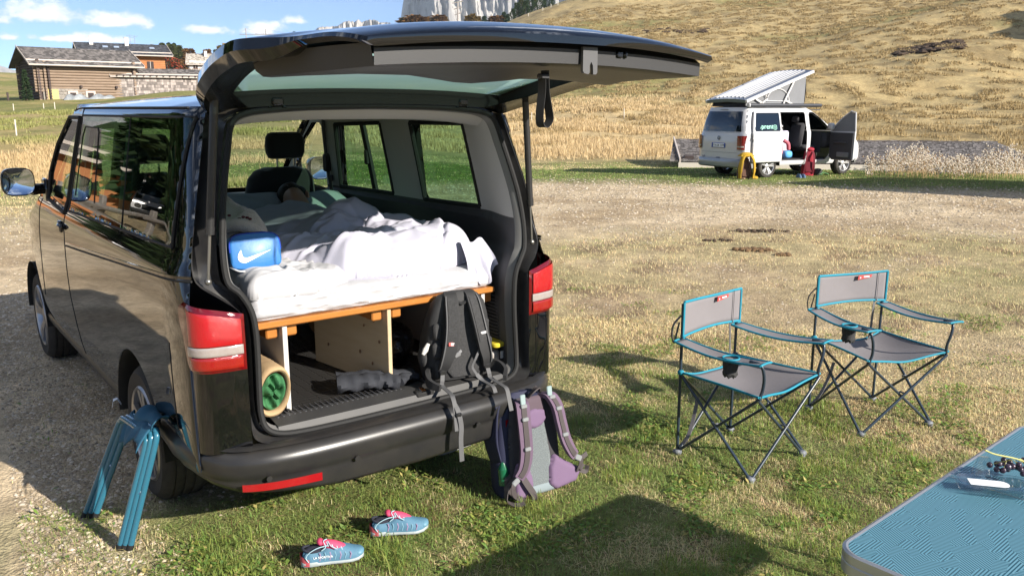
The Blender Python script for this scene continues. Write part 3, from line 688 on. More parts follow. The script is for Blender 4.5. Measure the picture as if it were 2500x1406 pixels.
    mb = MB(); B1 = I.copy(); B1[:, 1] += .004; cx = np.array([0, 0, 1.2]); B0 = O * .10 + I * .90; B0[:, 1] = I[:, 1] - .008
    B2 = I + (I - cx) * np.array([-.012, 0, -.012]); B2[:, 1] += .035
    mb.loft([[tuple(p) for p in full(q)] for q in (B0, B1, B2)], True); mb.build('aperture_lip', pm('lip_trim', (.14, .138, .135), .5), van)
    # corner panels and tail lights
    for sgn in (-1, 1):
        path = [(.9285, .235), (.922, .165), (.917, .12), (.902, .083), (.872, .060), (.82, .048), (.775, .040), (.728, .034)]
        def corner(off):
            P = spline(path, 5); return [np.array(p) for p in P]
        def cpt(t, z, off=0.0):
            P = np.array(corner(0)); L = np.concatenate([[0], np.cumsum(np.hypot(*np.diff(P, axis=0).T))]); L /= L[-1]
            x = np.interp(t, L, P[:, 0]); y = np.interp(t, L, P[:, 1]); dx = np.interp(min(t + .02, 1), L, P[:, 0]) - np.interp(max(t - .02, 0), L, P[:, 0]); dy = np.interp(min(t + .02, 1), L, P[:, 1]) - np.interp(max(t - .02, 0), L, P[:, 1])
            n = math.hypot(dx, dy); bulge = .010 * math.sin(math.pi * np.clip((z - .55) / .65, 0, 1)) if off >= 0 else 0
            k = .985 if z > 1.1 else 1.0
            return (sgn * (x - dy / n * (off + 0) * 1.0 + 0) * 1.0, y + dx / n * off - bulge * .6 * float(sstep(0, .45, t)) * float(sstep(0, .2, 1 - t)), z)
        mb = MB(); zs = np.linspace(.53, .872, 10); ts = np.linspace(.02, 1, 22)
        mb.grid(lambda z, t: cpt(t, z), zs, ts, flip=(sgn < 0)); mb.build('corner_panel', M_black, van)
        mb = MB(); zt = lambda t: 1.152 - .052 * np.clip((t - .25) / .75, 0, 1) ** 1.3
        mb.grid(lambda u, t: cpt(t, .872 + (zt(t) - .872) * u, .012 * math.sin(math.pi * u) ** .35 * min(1, (1.0 - t) * 14, t * 14)), np.linspace(0, 1, 16), np.linspace(.04, 1, 28), flip=(sgn < 0))
        lamp = mb.build('tail_light', M_redlens, van)
        def band(name, z0, z1, t0, t1, m, off=.0145, slope=1):
            b = MB()
            def f(u, t):
                zz = z0 + (min(z1, zt(t) - .02) - z0) * u; e = min(u, 1 - u, (t - t0) / (t1 - t0) * 2, (t1 - t) / (t1 - t0) * 2)
                return cpt(t, zz, off + .003 * min(1, e * 8))
            b.grid(f, np.linspace(0, 1, 8), np.linspace(t0, t1, 18), flip=(sgn < 0)); b.build(name, m, lamp)
        band('brake_reflector', .985, 1.13, .36, .955, M_redbright)
        band('reversing_lens', .943, .981, .33, .965, M_white_lens)
        band('fog_reflector', .888, .939, .36, .955, M_redlow)
    # bumper: plan curve swept with a stepped section
    plan = [(0, -.088), (.40, -.083), (.62, -.066), (.76, -.028), (.86, .04), (.925, .14), (.957, .27), (.965, .40), (.962, .545)]
    P = np.array(spline(plan, 6)); P = np.concatenate([(P * [-1, 1])[::-1][:-1], P]); Tn = np.gradient(P, axis=0); Tn /= np.linalg.norm(Tn, axis=1)[:, None]; Nn = np.stack([Tn[:, 1], -Tn[:, 0]], 1)
    ax = np.abs(P[:, 0]); zb = np.interp(ax, [0, .4, .8, .9, .965], [.305, .312, .355, .385, .42]); zb = zb + np.clip((P[:, 1] - .2) / .35, 0, 1) * .06
    side = np.clip((P[:, 1] - .02) / .2, 0, 1)
    inn = np.interp(ax, [0, .62, .74, .80], [.075, .075, .07, .05])
    rings = []
    for (o, zf) in ((-1.0, .0), (-.55, .0), (-.28, -.008), (-.10, -.011), (-.032, -.016), (-.026, -.021), (-.012, -.036), (.0, -.056), (.001, -.075), (-.003, -.10), (-.008, -.128), (-.016, -.134), (-.017, -.15), (-.018, 'b2'), (-.030, 'b'), (-.07, 'b'), (-.16, 'b')):
        z = zb if zf == 'b' else zb + .02 if zf == 'b2' else np.full(len(P), .548) + np.where(side > 0, .028 * side, 0) + zf
        dd = o * np.where(ax > .74, .05, inn) if o < -.0 and zf in (.0, -.008, -.012) else o
        rings.append([(P[i, 0] + Nn[i, 0] * (dd[i] if hasattr(dd, '__len__') else dd), P[i, 1] + Nn[i, 1] * (dd[i] if hasattr(dd, '__len__') else dd), max(z[i], zb[i]) if zf != 'b' else z[i]) for i in range(len(P))])
    mb = MB(); mb.loft(rings, False); bump = mb.build('bumper', M_plastic, van, auto=60)
    for sgn in (-1, 1):
        mb = MB()
        def bp(x, z, off=.004):
            i = np.interp(x, P[:, 0], np.arange(len(P))); y = np.interp(x, P[:, 0], P[:, 1]); return (x, y - off + (.03 if z < .36 else 0) * 0, z)
        xs = np.linspace(.485, .80, 14)
        mb.loft([[bp(sgn * x, z, .010) for z in (.366 + .03 * (x - .485), .402 + .012 * (x - .485) * (x < .79))] for x in xs] if sgn > 0 else [[bp(sgn * x, z, .010) for z in (.366 + .03 * (x - .485), .402 + .012 * (x - .485))] for x in xs[::-1]], False)
        o = mb.build('bumper_reflector', pm('bumper_red', (.26, .006, .009), .15, 0, None, (300, .3, .001), coat=.8), bump)
        for x in (.70, .32):
            mb = MB(); c = bp(sgn * x, .42); mb.tube([(c[0], c[1] - .004, c[2]), (c[0], c[1] + .004, c[2])], .012, 14); mb.build('parking_sensor', M_plastic, bump)
    # load sill, floor, underbody
    mb = MB(); xs = np.linspace(-.60, .60, 61)
    mb.grid(lambda x, k: (x, (.05, .062, .13, .15, .235)[k] + .012 * (abs(x) / .6) ** 2, (.553, .580, .592, .594, .580)[k]), xs, range(5), flip=True)
    sill = mb.build('load_sill', pm('sill_grey', (.030, .030, .031), .55, 0, (9, .5), (500, .15, .001), col2=(.05, .048, .044)), van, auto=30)
    for x in np.linspace(-.57, .57, 46):
        if abs(x - .12) < .06: continue
        mb = MB(); mb.box((x, .185, .5925), (.010, .085, .006), .002); mb.build('sill_rib', M_darktrim, sill)
    mb = MB(); mb.box((.12, .075, .577), (.10, .045, .03), .008); mb.build('latch_recess', M_rubber, sill)
    mb = MB(); mb.tube([(.105, .055, .590), (.105, .085, .597)], .007, 8); mb.tube([(.118, .055, .590), (.118, .085, .597)], .007, 8); mb.build('latch_striker', M_chrome, sill)
    fl = bpy.data.materials.new('floor_mat'); fl.use_nodes = True; nt = fl.node_tree; b = nt.nodes['Principled BSDF']; b.inputs['Base Color'].default_value = (.024, .023, .022, 1); b.inputs['Roughness'].default_value = .42
    tc = _node(nt, 'ShaderNodeTexCoord'); vo = _node(nt, 'ShaderNodeTexVoronoi', feature='DISTANCE_TO_EDGE'); vo.inputs['Scale'].default_value = 26; vo.inputs['Randomness'].default_value = .12
    mp = _node(nt, 'ShaderNodeMapping'); mp.inputs['Scale'].default_value = (.8, 1.25, 1); nt.links.new(tc.outputs['Object'], mp.inputs[0]); nt.links.new(mp.outputs[0], vo.inputs['Vector'])
    mr = _node(nt, 'ShaderNodeMapRange'); mr.inputs[2].default_value = .12; nt.links.new(vo.outputs[0], mr.inputs[0]); bp_ = _node(nt, 'ShaderNodeBump'); bp_.inputs['Strength'].default_value = .9; bp_.inputs['Distance'].default_value = .004
    nt.links.new(mr.outputs[0], bp_.inputs['Height']); nt.links.new(bp_.outputs[0], b.inputs['Normal'])
    mb = MB(); mb.box((0, 1.55, .565), (1.56, 2.66, .03), 0); mb.build('cargo_floor', fl, van)
    mb = MB(); mb.box((0, 2.45, .46), (1.30, 4.5, .16)); mb.box((0, 2.6, .33), (.9, 4.0, .1)); mb.build('underbody', M_rubber, van)
    mb = MB(); mb.box((.30, .30, .285), (.30, .36, .12), .05); mb.tube([(.52, .20, .26), (.52, .6, .27)], .03, 10); mb.build('exhaust_silencer', pm('rusty_steel', (.10, .085, .07), .6, .6, (12, .7), None, col2=(.16, .09, .05)), van)
    # interior side trim
    iI = np.array(IN); iz = iI[5:19]
    def inner_x(y, z):
        y = np.asarray(y, float); z = np.asarray(z, float)
        ix = np.interp(z, iz[:, 2], iz[:, 0]); iy = np.interp(z, iz[:, 2], iz[:, 1]) + .03
        far = np.where(z > 1.33, Wd(np.clip(z, .3, 1.9)) - .062, Wd(z) - .085)
        low = 1 - sstep(1.0, 1.2, z); blend = sstep(0, .42, y - iy)
        blend = blend * (1 - low) + low * .35 * blend
        fr = np.clip((y - 3.2) / 1.5, 0, 1)
        return ix + (np.minimum(far, .90) - ix) * blend - .15 * fr ** 2
    QI = hole([(.60, 1.365), (.655, 1.818), (1.215, 1.815), (1.19, 1.355)], .05); MI = hole([(1.565, 1.36), (1.585, 1.808), (2.235, 1.79), (2.33, 1.352)], .05); FI = hole([(2.56, 1.30), (2.45, 1.80), (2.60, 1.80), (2.90, 1.64), (3.06, 1.47), (3.08, 1.33)], .03)
    def keep_in(lo, hi):
        def f(U, Z):
            iy = np.interp(Z, iz[:, 2], iz[:, 1]) + .03
            D = np.minimum(np.minimum(U - iy, 3.5 - U), np.minimum(Z - lo, hi - Z))
            D = np.minimum(D, 1.86 + (2.55 - U) * .62 - Z)
            for h in (QI, MI, FI): D = np.minimum(D, sd_poly(U, Z, h[0], h[1]))
            return D
        return f
    ui = np.concatenate([np.linspace(.10, .5, 18), np.linspace(.53, 3.55, 122)])
    for sgn in (-1, 1):
        V, F = side_mesh(-sgn, lambda U, Z: -inner_x(U, Z), ui, np.linspace(.56, 1.36, 34), keep_in(.575, 1.352), 1.0)
        from_np('lower_trim', V, F, M_darktrim, van, auto=40)
        V, F = side_mesh(-sgn, lambda U, Z: -inner_x(U, Z), ui, np.linspace(1.345, 1.89, 40), keep_in(1.352, 1.885), 1.0)
        from_np('pillar_trim', V, F, M_greytrim, van, auto=40)
        # reveals round the windows
        mb = MB()
        for (pi_, r_), dep in ((QI, .045), (MI, .045)):
            q = inset(pi_, -r_)
            for a, b in zip(q, q[1:] + q[:1]):
                t = np.linspace(0, 1, 8); A = [(sgn * float(inner_x(a[0] + (b[0] - a[0]) * u, a[1] + (b[1] - a[1]) * u) + .004), a[0] + (b[0] - a[0]) * u, a[1] + (b[1] - a[1]) * u) for u in t]
                mb.tube(A, .014, 6)
        for yy in (1.905,):
            mb.ribbon([(sgn * (float(side_x(yy + (1.8 - z) * -.03, z)) - .018), yy + (1.8 - z) * -.03, z) for z in np.linspace(1.345, 1.82, 8)], .05, .02, (0, 1, 0))
        mb.box((sgn * (float(side_x(1.9, 1.6)) - .03), 1.90, 1.58), (.03, .035, .10), .008)
        mb.build('window_frame', M_rubber, van)
        # belt reel and hand grip on the B pillar, vent grille low at the rear
        mb = MB(); x = float(inner_x(2.44, 1.50)); mb.box((sgn * (x - .016), 2.455, 1.515), (.04, .075, .13), .012); mb.build('belt_guide', M_rubber, van)
        mb = MB(); x = float(inner_x(2.44, 1.41)); mb.box((sgn * (x - .006), 2.45, 1.405), (.015, .06, .045), .006); mb.build('grip_recess', M_darktrim, van)
        mb = MB(); x = float(inner_x(.30, .85))
        mb.box((sgn * (x - .004), .29, .80), (.02, .20, .34), .008)
        gr = mb.build('vent_grille', M_rubber, van)
        for k in range(17):
            mb = MB(); mb.box((sgn * (x - .017), .29, .655 + .018 * k), (.012, .165, .007)); mb.build('vent_slat', M_darktrim, gr)
        mb = MB(); P_ = spline([(sgn * .745, 2.38, 1.82), (sgn * .79, 2.44, 1.5), (sgn * .80, 2.36, 1.2)], 6); mb.ribbon(P_, .045, .003, (0, 1, 0)); mb.build('seat_belt', pm('belt', (.02, .02, .021), .8), van)
    # headliner with its dropped rear roll
    mb = MB(); prof = [(.262, 1.905), (.275, 1.893), (.33, 1.866), (.42, 1.848), (.52, 1.846), (.75, 1.86), (1.5, 1.872), (2.3, 1.868), (2.62, 1.85)]
    def hl(k, v):
        y, z = prof[k]; xx = .66 + .05 * min(1, k / 3); dr = .035 * abs(v) ** 4 + (.008 if k < 4 else 0) * abs(v) ** 2
        return (v * xx, y - .02 * abs(v) ** 4, z - dr)
    mb.grid(hl, range(len(prof)), np.linspace(-1, 1, 41)); mb.build('headliner', M_head, van)
    # cabin: dashboard, seats, wheel
    mb = MB(); mb.box((0, 3.42, 1.02), (1.6, .55, .42), .10); mb.box((0, 3.5, .75), (1.5, .4, .5), .05); mb.box((-.42, 3.27, 1.20), (.36, .22, .10), .04); mb.build('dashboard', M_darktrim, van)
    mb = MB(); mb.tube([(-.42 + .19 * math.cos(a), 2.98 + .07 * math.sin(a), 1.17 + .17 * math.sin(a)) for a in np.linspace(0, 2 * math.pi, 25)], .014, 8, False); mb.tube([(-.42, 2.98, 1.17), (-.42, 3.2, 1.10)], .04, 8); mb.build('steering_wheel', M_rubber, van)
    M_seat = pm('seat_cloth', (.012, .012, .014), .95, 0, None, (300, .3, .002), sheen=.3)
    for sx in (-.44, .47):
        mb = MB(); rings = []
        for z, w, yc, t in ((.72, .25, 2.70, .08), (.9, .265, 2.63, .09), (1.1, .265, 2.56, .085), (1.3, .255, 2.51, .075), (1.42, .235, 2.485, .065), (1.475, .19, 2.475, .05), (1.497, .12, 2.47, .025)):
            rings.append([(sx + w * math.copysign(abs(math.cos(a)) ** .5, math.cos(a)), yc + t * math.copysign(abs(math.sin(a)) ** .7, math.sin(a)) + .04 * (abs(math.cos(a)) ** 3), z) for a in np.linspace(0, 2 * math.pi, 29)[:-1]])
        mb.loft(rings, True, True, True); mb.box((sx, 2.92, .72), (.5, .52, .16), .06); mb.box((sx, 2.9, .6), (.44, .44, .14), .02)
        st = mb.build('front_seat', M_seat, van)
        mb = MB(); rings = []
        for z, w, t in ((1.555, .10, .025), (1.563, .122, .045), (1.60, .137, .052), (1.65, .14, .052), (1.70, .134, .048), (1.728, .118, .04), (1.737, .095, .02)):
            rings.append([(sx + .015 + w * math.copysign(abs(math.cos(a)) ** .45, math.cos(a)), 2.455 + t * math.copysign(abs(math.sin(a)) ** .7, math.sin(a)), z) for a in np.linspace(0, 2 * math.pi, 29)[:-1]])
        mb.loft(rings, True, True, True); mb.build('headrest', M_seat, st)
        for dx in (-.062, .062):
            mb = MB(); mb.tube([(sx + .015 + dx, 2.46, 1.47), (sx + .015 + dx, 2.455, 1.57)], .007, 8); mb.build('headrest_post', M_chrome, st)
    # door mirrors
    for sgn in (-1, 1):
        mb = MB(); rings = []
        cx, cy, cz = sgn * 1.068, 3.155, 1.425
        for dy, k in ((0, .93), (.004, 1.0), (.04, 1.0), (.09, .92), (.125, .70), (.14, .35)):
            rings.append([(cx + k * .098 * math.copysign(abs(math.cos(a)) ** .62, math.cos(a)), cy + dy, cz + k * .092 * math.copysign(abs(math.sin(a)) ** .62, math.sin(a))) for a in np.linspace(0, 2 * math.pi, 33)[:-1]])
        mb.loft(rings, True, False, True); mb.tube([(sgn * .99, cy + .04, cz - .055), (sgn * .93, cy + .06, cz - .055), (sgn * .885, cy + .09, cz - .06)], [.034, .03, .04], 10, flat=(1, 1.2))
        mb.box((sgn * .905, 3.20, 1.36), (.03, .13, .16), .012)
        mr_ = mb.build('door_mirror', M_black, van)
        mb = MB(); mb.loft([[(cx + k * .098 * math.copysign(abs(math.cos(a)) ** .62, math.cos(a)), cy + dy + sgn * .10 * (k * .098 * math.cos(a)), cz + k * .092 * math.copysign(abs(math.sin(a)) ** .62, math.sin(a))) for a in np.linspace(0, 2 * math.pi, 33)[:-1]] for k, dy in ((.93, .001), (.86, .006), (0.0, .006))], True)
        mb.build('mirror_glass', pm('mirror', (.50, .54, .60), .05, 1), mr_)
build_shell()

# ------------------------------------------------------------------ raised tailgate
def build_tailgate():
    YK = [.285, .10, -.2, -.45, -.53, -.58, -.64, -.72, -.92, -1.04, -1.09, -1.115]
    HW = [.745, .83, .878, .892, .886, .85, .785, .755, .752, .745, .735, .715]
    ZC = [1.957, 2.035, 2.115, 2.162, 2.172, 2.177, 2.180, 2.181, 2.172, 2.150, 2.136, 2.118]
    ZE = [1.932, 1.990, 2.060, 2.100, 2.106, 2.108, 2.108, 2.110, 2.110, 2.100, 2.093, 2.085]
    S = np.linspace(0, 11, 78); yk = np.interp(S, range(12), YK); sm = lambda A: np.convolve(np.pad(np.interp(S, range(12), A), 3, mode='edge'), np.ones(7) / 7, 'valid')
    hw, zc, ze = sm(HW), sm(ZC), sm(ZE); yk = sm(YK)
    def surf(off, k=1.0, inn=0.0):
        def f(U, V):
            y = np.interp(U, S, yk); h = np.interp(U, S, hw) * k - inn; c = np.interp(U, S, zc); e = np.interp(U, S, ze)
            return np.stack([V * h, y - .05 * (np.abs(V) ** 2) * -sstep(6, 10, U) * 1.0, c - (c - e) * np.abs(V) ** 2.4 + off], -1)
        return f
    vv = np.concatenate([-np.linspace(1, .85, 8), np.linspace(-.82, .82, 42), np.linspace(.85, 1, 8)])
    uy = lambda y: float(np.interp(-y, -yk, S))
    u0, u1 = uy(.215), uy(-.46)
    dep = lambda U: .068 - .044 * sstep(5.0, 7.0, U)
    gp = [(u0, -.86), (u0, .86), (u1, .885), (u1, -.885)]
    def gd(U, V): return np.maximum(np.maximum(u0 - U, U - u1) * .09, np.abs(V) - .87)
    usg = np.linspace(0, 11, 100)
    V, F = trimgrid(surf(0), usg, vv, gd); tg = from_np('tailgate', V, [f[::-1] for f in F], M_black, van)
    V, F = trimgrid(surf(-.004), usg, vv, lambda U, V: -gd(U, V)); from_np('rear_glass', V, [f[::-1] for f in F], M_glassR, tg)
    V, F = trimgrid((lambda U, V: surf(0, 1.0, .022)(U, V) - np.stack([0 * U, 0 * U, dep(U)], -1)), usg, vv, gd); from_np('inner_frame', V, F, M_blackin, tg)
    # edge flange all round
    mb = MB(); f0 = surf(0); f1 = lambda U, V: surf(0, 1.006)(U, V) - np.stack([0 * U, 0 * U, dep(U) * .5], -1); f2 = lambda U, V: surf(0, 1.0, .022)(U, V) - np.stack([0 * U, 0 * U, dep(U)], -1)
    per = [(u, -1.0) for u in np.linspace(0, 11, 80)] + [(11, v) for v in np.linspace(-1, 1, 40)[1:]] + [(u, 1.0) for u in np.linspace(11, 0, 80)[1:]] + [(0, v) for v in np.linspace(1, -1, 40)[1:-1]]
    U = np.array([p[0] for p in per]); Vv = np.array([p[1] for p in per])
    mb.loft([[tuple(p) for p in f(U, Vv)] for f in (f0, f1, f2)], True); mb.build('edge_flange', M_black, tg, auto=30)
    # rim between outer and inner sheet round the glass
    mb = MB(); per = [(u, -.87) for u in np.linspace(u0, u1, 30)] + [(u1, v) for v in np.linspace(-.87, .87, 30)[1:]] + [(u, .87) for u in np.linspace(u1, u0, 30)[1:]] + [(u0, v) for v in np.linspace(.87, -.87, 30)[1:-1]]
    U = np.array([p[0] for p in per]); Vv = np.array([p[1] for p in per]); mb.loft([[tuple(p) for p in f(U, Vv)] for f in (surf(-.002), surf(-.070))], True); mb.build('glass_seal', M_rubber, tg)
    # moulded inner panel: a shallow tray hanging under the lower half
    M_panel = pm('tailgate_panel', (.036, .036, .037), .48, 0, None, (600, .25, .0015))
    yy = [-.395, -.41, -.46, -.60, -.80, -.95, -1.015, -1.032, -1.034, -.985]
    def half(y): return np.interp(-y, [.39, .50, .62, .75, 1.05], [.80, .79, .71, .695, .685])
    def zbot(x, y):
        t = abs(x); base = np.interp(-y, [.39, .46, .6, .8, 1.0, 1.05], [2.03, 2.002, 2.005, 2.008, 2.010, 2.010]) + .022 * (1 - (x / .66) ** 2)
        wip = .034 * math.exp(-((x - .02) / .20) ** 2) * float(sstep(.38, .46, -y) * (1 - sstep(.60, .82, -y)))
        return base - wip + .0 * t
    def top(y): return float(np.interp(-y, -yk[::1], zc)) - .05
    xs = [-1, -.985, -.95, -.8, -.55, -.3, -.15, -.05, .05, .15, .3, .55, .8, .95, .985, 1]
    V = []; F = []
    mb = MB()
    def pf(j, i):
        y = yy[j]; x = xs[i] * half(y); z = zbot(x, y)
        if j == 0: z = top(y) - .02
        if i in (0, len(xs) - 1): z = float(np.interp(-y, -yk, ze)) - .03
        elif i in (1, len(xs) - 2): z += .004
        k = len(yy) - 1 - j
        if k in (0, 1): z = zbot(x, y) + (.052 if k == 1 else .085)
        elif k == 2: z = zbot(x, y) + .006
        return (x, y - (.03 if k <= 3 else 0) * (1 - abs(xs[i]) ** 2), z)
    mb.grid(pf, range(len(yy)), range(len(xs))); mb.build('inner_panel', M_panel, tg, auto=28)
    # pull pocket cover (hook), handle slot, lock
    mb = MB(); hk = [(-.032, .03), (.032, .03), (.032, -.05), (.026, -.056), (.014, -.056), (.012, -.028), (.004, -.016), (-.002, -.028), (-.002, -.05), (-.008, -.056), (-.026, -.053), (-.032, -.045)]
    mb.poly(hk, .012, Matrix.Translation((.085, -1.068, 2.062)) @ Matrix.Rotation(R(90), 4, 'X') @ Matrix.Rotation(R(0), 4, 'Z')); mb.build('latch_cover', pm('latch_grey', (.085, .085, .087), .45), tg)
    mb = MB(); mb.box((.235, -1.062, 2.075), (.03, .012, .022), .004); mb.box((.262, -1.064, 2.075), (.02, .014, .024), .008); mb.build('lock_button', M_blackin, tg)
    # pull strap
    mb = MB(); c = (-.02, -.965, 2.0); P = spline([(c[0] + .008, c[1], 2.02), (c[0] + .012, c[1], 1.95), (c[0] + .02, c[1] - .004, 1.90), (c[0] + .026, c[1] - .004, 1.86), (c[0] + .006, c[1] - .002, 1.836), (c[0] - .014, c[1] - .002, 1.848), (c[0] - .012, c[1], 1.90), (c[0] - .002, c[1] + .004, 1.95), (c[0] - .002, c[1] + .004, 2.01)], 6)
    mb.ribbon(P, .030, .003, (.35, -.94, 0)); mb.build('pull_strap', pm('strap_black', (.018, .018, .018), .7), tg)
    mb = MB(); mb.box((c[0], c[1], 2.0), (.034, .03, .014), .003); mb.build('strap_anchor', M_darktrim, tg)
    # number plate handle bar seen from above edge, wiper motor hump left to the panel
    for sgn in (-1, 1):
        mb = MB(); mb.box((sgn * .463, .262, 1.938), (.075, .06, .02), .005); mb.box((sgn * .463, .225, 1.925), (.05, .04, .03), .006)
        for dx in (-.03, .03): mb.tube([(sgn * .463 + dx, .235, 1.935), (sgn * .463 + dx, .22, 1.90)], .009, 8)
        mb.build('hinge', M_blackin, van)
        # gas struts
        a = Vector((sgn * .825, .135, 1.225)); b = Vector((sgn * .755, .105, 1.955)); m_ = a + (b - a) * .30
        mb = MB(); mb.tube([m_, b], .0165, 12); mb.tube([m_ + (m_ - b).normalized() * .03, m_], .0185, 12); st = mb.build('gas_strut', pm('strut_black', (.018, .018, .019), .4, 0, None, None, coat=.2), van)
        mb = MB(); mb.tube([a, m_], .006, 8); mb.ell(a, (.014, .014, .014)); mb.build('strut_rod', pm('strut_rod', (.25, .24, .22), .35, .8), st)
    mb = MB(); P = spline([(-.73, .16, 1.955), (-.69, .20, 1.935), (-.60, .24, 1.918), (-.52, .27, 1.905)], 10); rr = [.021 + .003 * (k % 2) for k in range(len(P))]; mb.tube(P, rr, 10); mb.build('wiring_conduit', M_rubber, van)
    mb = MB(); mb.box((-.68, .30, 1.92), (.10, .05, .05), .02)
build_tailgate()
# ------------------------------------------------------------------ bed and luggage inside the black van
M_orange = pm('varnished_pine', (.36, .13, .026), .28, 0, (5, .6), (60, .1, .001), coat=.5, col2=(.44, .18, .045), stretch=(1, 9, 9))
M_pine = pm('raw_pine', (.46, .36, .23), .65, 0, (4, .55), (40, .15, .001), col2=(.38, .28, .16), stretch=(6, .7, 6))
M_whiteboard = pm('white_board', (.50, .485, .46), .5, 0, (6, .3), None, col2=(.43, .415, .39))
M_sheet = pm('white_sheet', (.43, .428, .445), .9, 0, None, (120, .12, .001))
M_duvet = pm('duvet_cover', (.41, .405, .48), .85, 0, None, (160, .15, .001))
M_pillow = pm('grey_pillow', (.30, .33, .37), .9, 0, None, (160, .2, .001))
bed = thing('bed_platform', 'orange varnished plywood bed platform on upright boards inside the black van', 'bed', (0, 0, .58))
def bedpart(mb, name, m, **k):
    o = mb.build(name, m, bed, auto=30, **k); o.matrix_parent_inverse = Matrix.Translation((0, 0, -.58)); return o
mb = MB(); mb.box((.005, .285, .990), (1.262, .17, .028), .005); bedpart(mb, 'front_board', M_orange)
for x in (-.535, -.445, -.02, .085, .53, .625):
    mb = MB(); mb.box((x, .95, .945), (.052, 1.40, .058), .006); bedpart(mb, 'support_beam', M_orange)
for y in np.arange(.47, 2.25, .17):
    mb = MB(); mb.box((0, y, .990), (1.24, .10, .02), .003); bedpart(mb, 'slat', M_pine)
mb = MB(); mb.box((-.488, .92, .778), (.022, 1.40, .392), .002); bedpart(mb, 'side_panel', M_whiteboard)
mb = MB(); mb.box((.575, .92, .778), (.022, 1.40, .392), .002); bedpart(mb, 'side_panel', M_whiteboard)
mb = MB(); mb.box((-.015, .54, .778), (.022, .64, .392), .002, Matrix.Rotation(R(8.2), 4, 'Z')); bedpart(mb, 'centre_panel', M_pine)
mb = MB(); mb.box((.04, 1.62, .775), (1.02, .02, .385), .002); bedpart(mb, 'back_panel', M_whiteboard)
M_knot = pm('pine_knot', (.16, .085, .04), .7)
for k, (u, z, r) in enumerate(((.10, .90, .006), (.18, .86, .004), (.30, .93, .005), (.06, .80, .005), (.22, .72, .006), (.12, .68, .005), (.40, .88, .004), (.09, .64, .005), (.5, .70, .005))):
    a = R(8.2); p = Vector((.0305 - math.sin(a) * u - .0125 * math.cos(a) - .006, .225 + math.cos(a) * u, z)); nx = Vector((-math.cos(a), -math.sin(a), 0))
    mb = MB(); mb.tube([p - nx * .002, p + nx * .0012], [r, r * .9], 10, flat=(1.0, 1.7)); bedpart(mb, 'knot', M_knot)

def creases(n, seed, x0, x1, y0, y1, amp, lmin=.15, lmax=.5, wmin=.010, wmax=.03, bias=None):
    g = np.random.default_rng(seed); C = []
    for _ in range(n):
        a = g.uniform(0, math.pi) if bias is None else g.normal(bias, .5)
        C.append((g.uniform(x0, x1), g.uniform(y0, y1), a, g.uniform(lmin, lmax), g.uniform(wmin, wmax), amp * g.uniform(.3, 1) * g.choice([1, 1, -.7]), g.uniform(-3, 3)))
    return C
def crease_h(C, x, y):
    h = np.zeros_like(x)
    for cx, cy, a, l, w, A, k in C:
        dx, dy = x - cx, y - cy; u = dx * math.cos(a) + dy * math.sin(a); v = -dx * math.sin(a) + dy * math.cos(a) + k * u * u
        h += A * np.exp(-(v / w) ** 2) * np.exp(-(u / (l * .5)) ** 4) / (1 + .3 * np.abs(v) / w)
    return h
def cloth(name, outline, zfun, mats, step=.012, edge=.10, rnd=.05, parent=None, under=0.0):
    """padded cloth lying on a surface: outline polygon (rounded), zfun(x,y,e) gives the top, e = rounded edge factor"""
    P = np.array(outline); x0, y0 = P.min(0) - rnd - .02; x1, y1 = P.max(0) + rnd + .02
    xs = np.arange(x0, x1, step); ys = np.arange(y0, y1, step)
    def fn(U, V):
        d = np.maximum(-sd_poly(U, V, outline, rnd), 0); t = np.clip(d / edge, 0, 1); e = np.sqrt(np.clip(1 - (1 - t) ** 2, 0, 1))
        return np.stack([U, V, zfun(U, V, e)], -1)
    V, F = trimgrid(fn, xs, ys, lambda U, V: -sd_poly(U, V, outline, rnd))
    if under:                                                     # tuck the hem back under itself
        cnt = {}
        for f in F:
            for a, b in zip(f, f[1:] + f[:1]): cnt[(a, b)] = 1
        rim = [(a, b) for (a, b) in cnt if (b, a) not in cnt]; ids = sorted({i for e in rim for i in e}); mp = {}
        c = V[:, :2].mean(0); Vn = []
        for i in ids:
            d = c - V[i, :2]; d = d / (np.linalg.norm(d) + 1e-9); mp[i] = len(V) + len(Vn); Vn.append((V[i, 0] + d[0] * under, V[i, 1] + d[1] * under, V[i, 2] - under * .7))
        V = np.concatenate([V, np.array(Vn)]); F = F + [(b, a, mp[a], mp[b]) for a, b in rim]
    return from_np(name, V, F, mats, parent)
# mattress under a gathered white sheet
Cm = creases(70, 3, -.6, .6, .2, .5, .006, .05, .2, .006, .016, bias=1.5)
mb = MB(); xs = np.linspace(-.635, .612, 120)
prof = [(.245, 1.003, 0), (.225, 1.010, .6), (.212, 1.026, 1), (.210, 1.048, 1), (.214, 1.072, 1), (.228, 1.092, .8), (.26, 1.106, .5), (.34, 1.112, .4), (.5, 1.114, .3), (.8, 1.114, .2), (1.5, 1.114, .1), (2.33, 1.11, 0), (2.36, 1.0, 0)]
PP = np.array(spline([(a, b, c) for a, b, c in prof], 4))
def mfn(x, k):
    y, z, w = PP[int(k)]; n = float(fbm(np.array([x * 9]), np.array([k * .35]), 5, 4)[0] - .5) + .6 * float(vnoise(np.array([x * 26]), np.array([k * .2 + 3]), 6)[0] - .5)
    ed = np.clip((.635 - abs(x)) / .05, 0, 1); ed = 1 - (1 - ed) ** 2
    return (x, y - w * n * .03 + (1 - ed) * .05, 1.0 + (z - 1.0) * (.45 + .55 * ed) + w * n * .010)
mb.grid(mfn, xs, range(len(PP))); mat_ = mb.build('mattress', M_sheet, None); tag(mat_, 'mattress under a gathered white sheet on the orange bed platform', 'mattress')
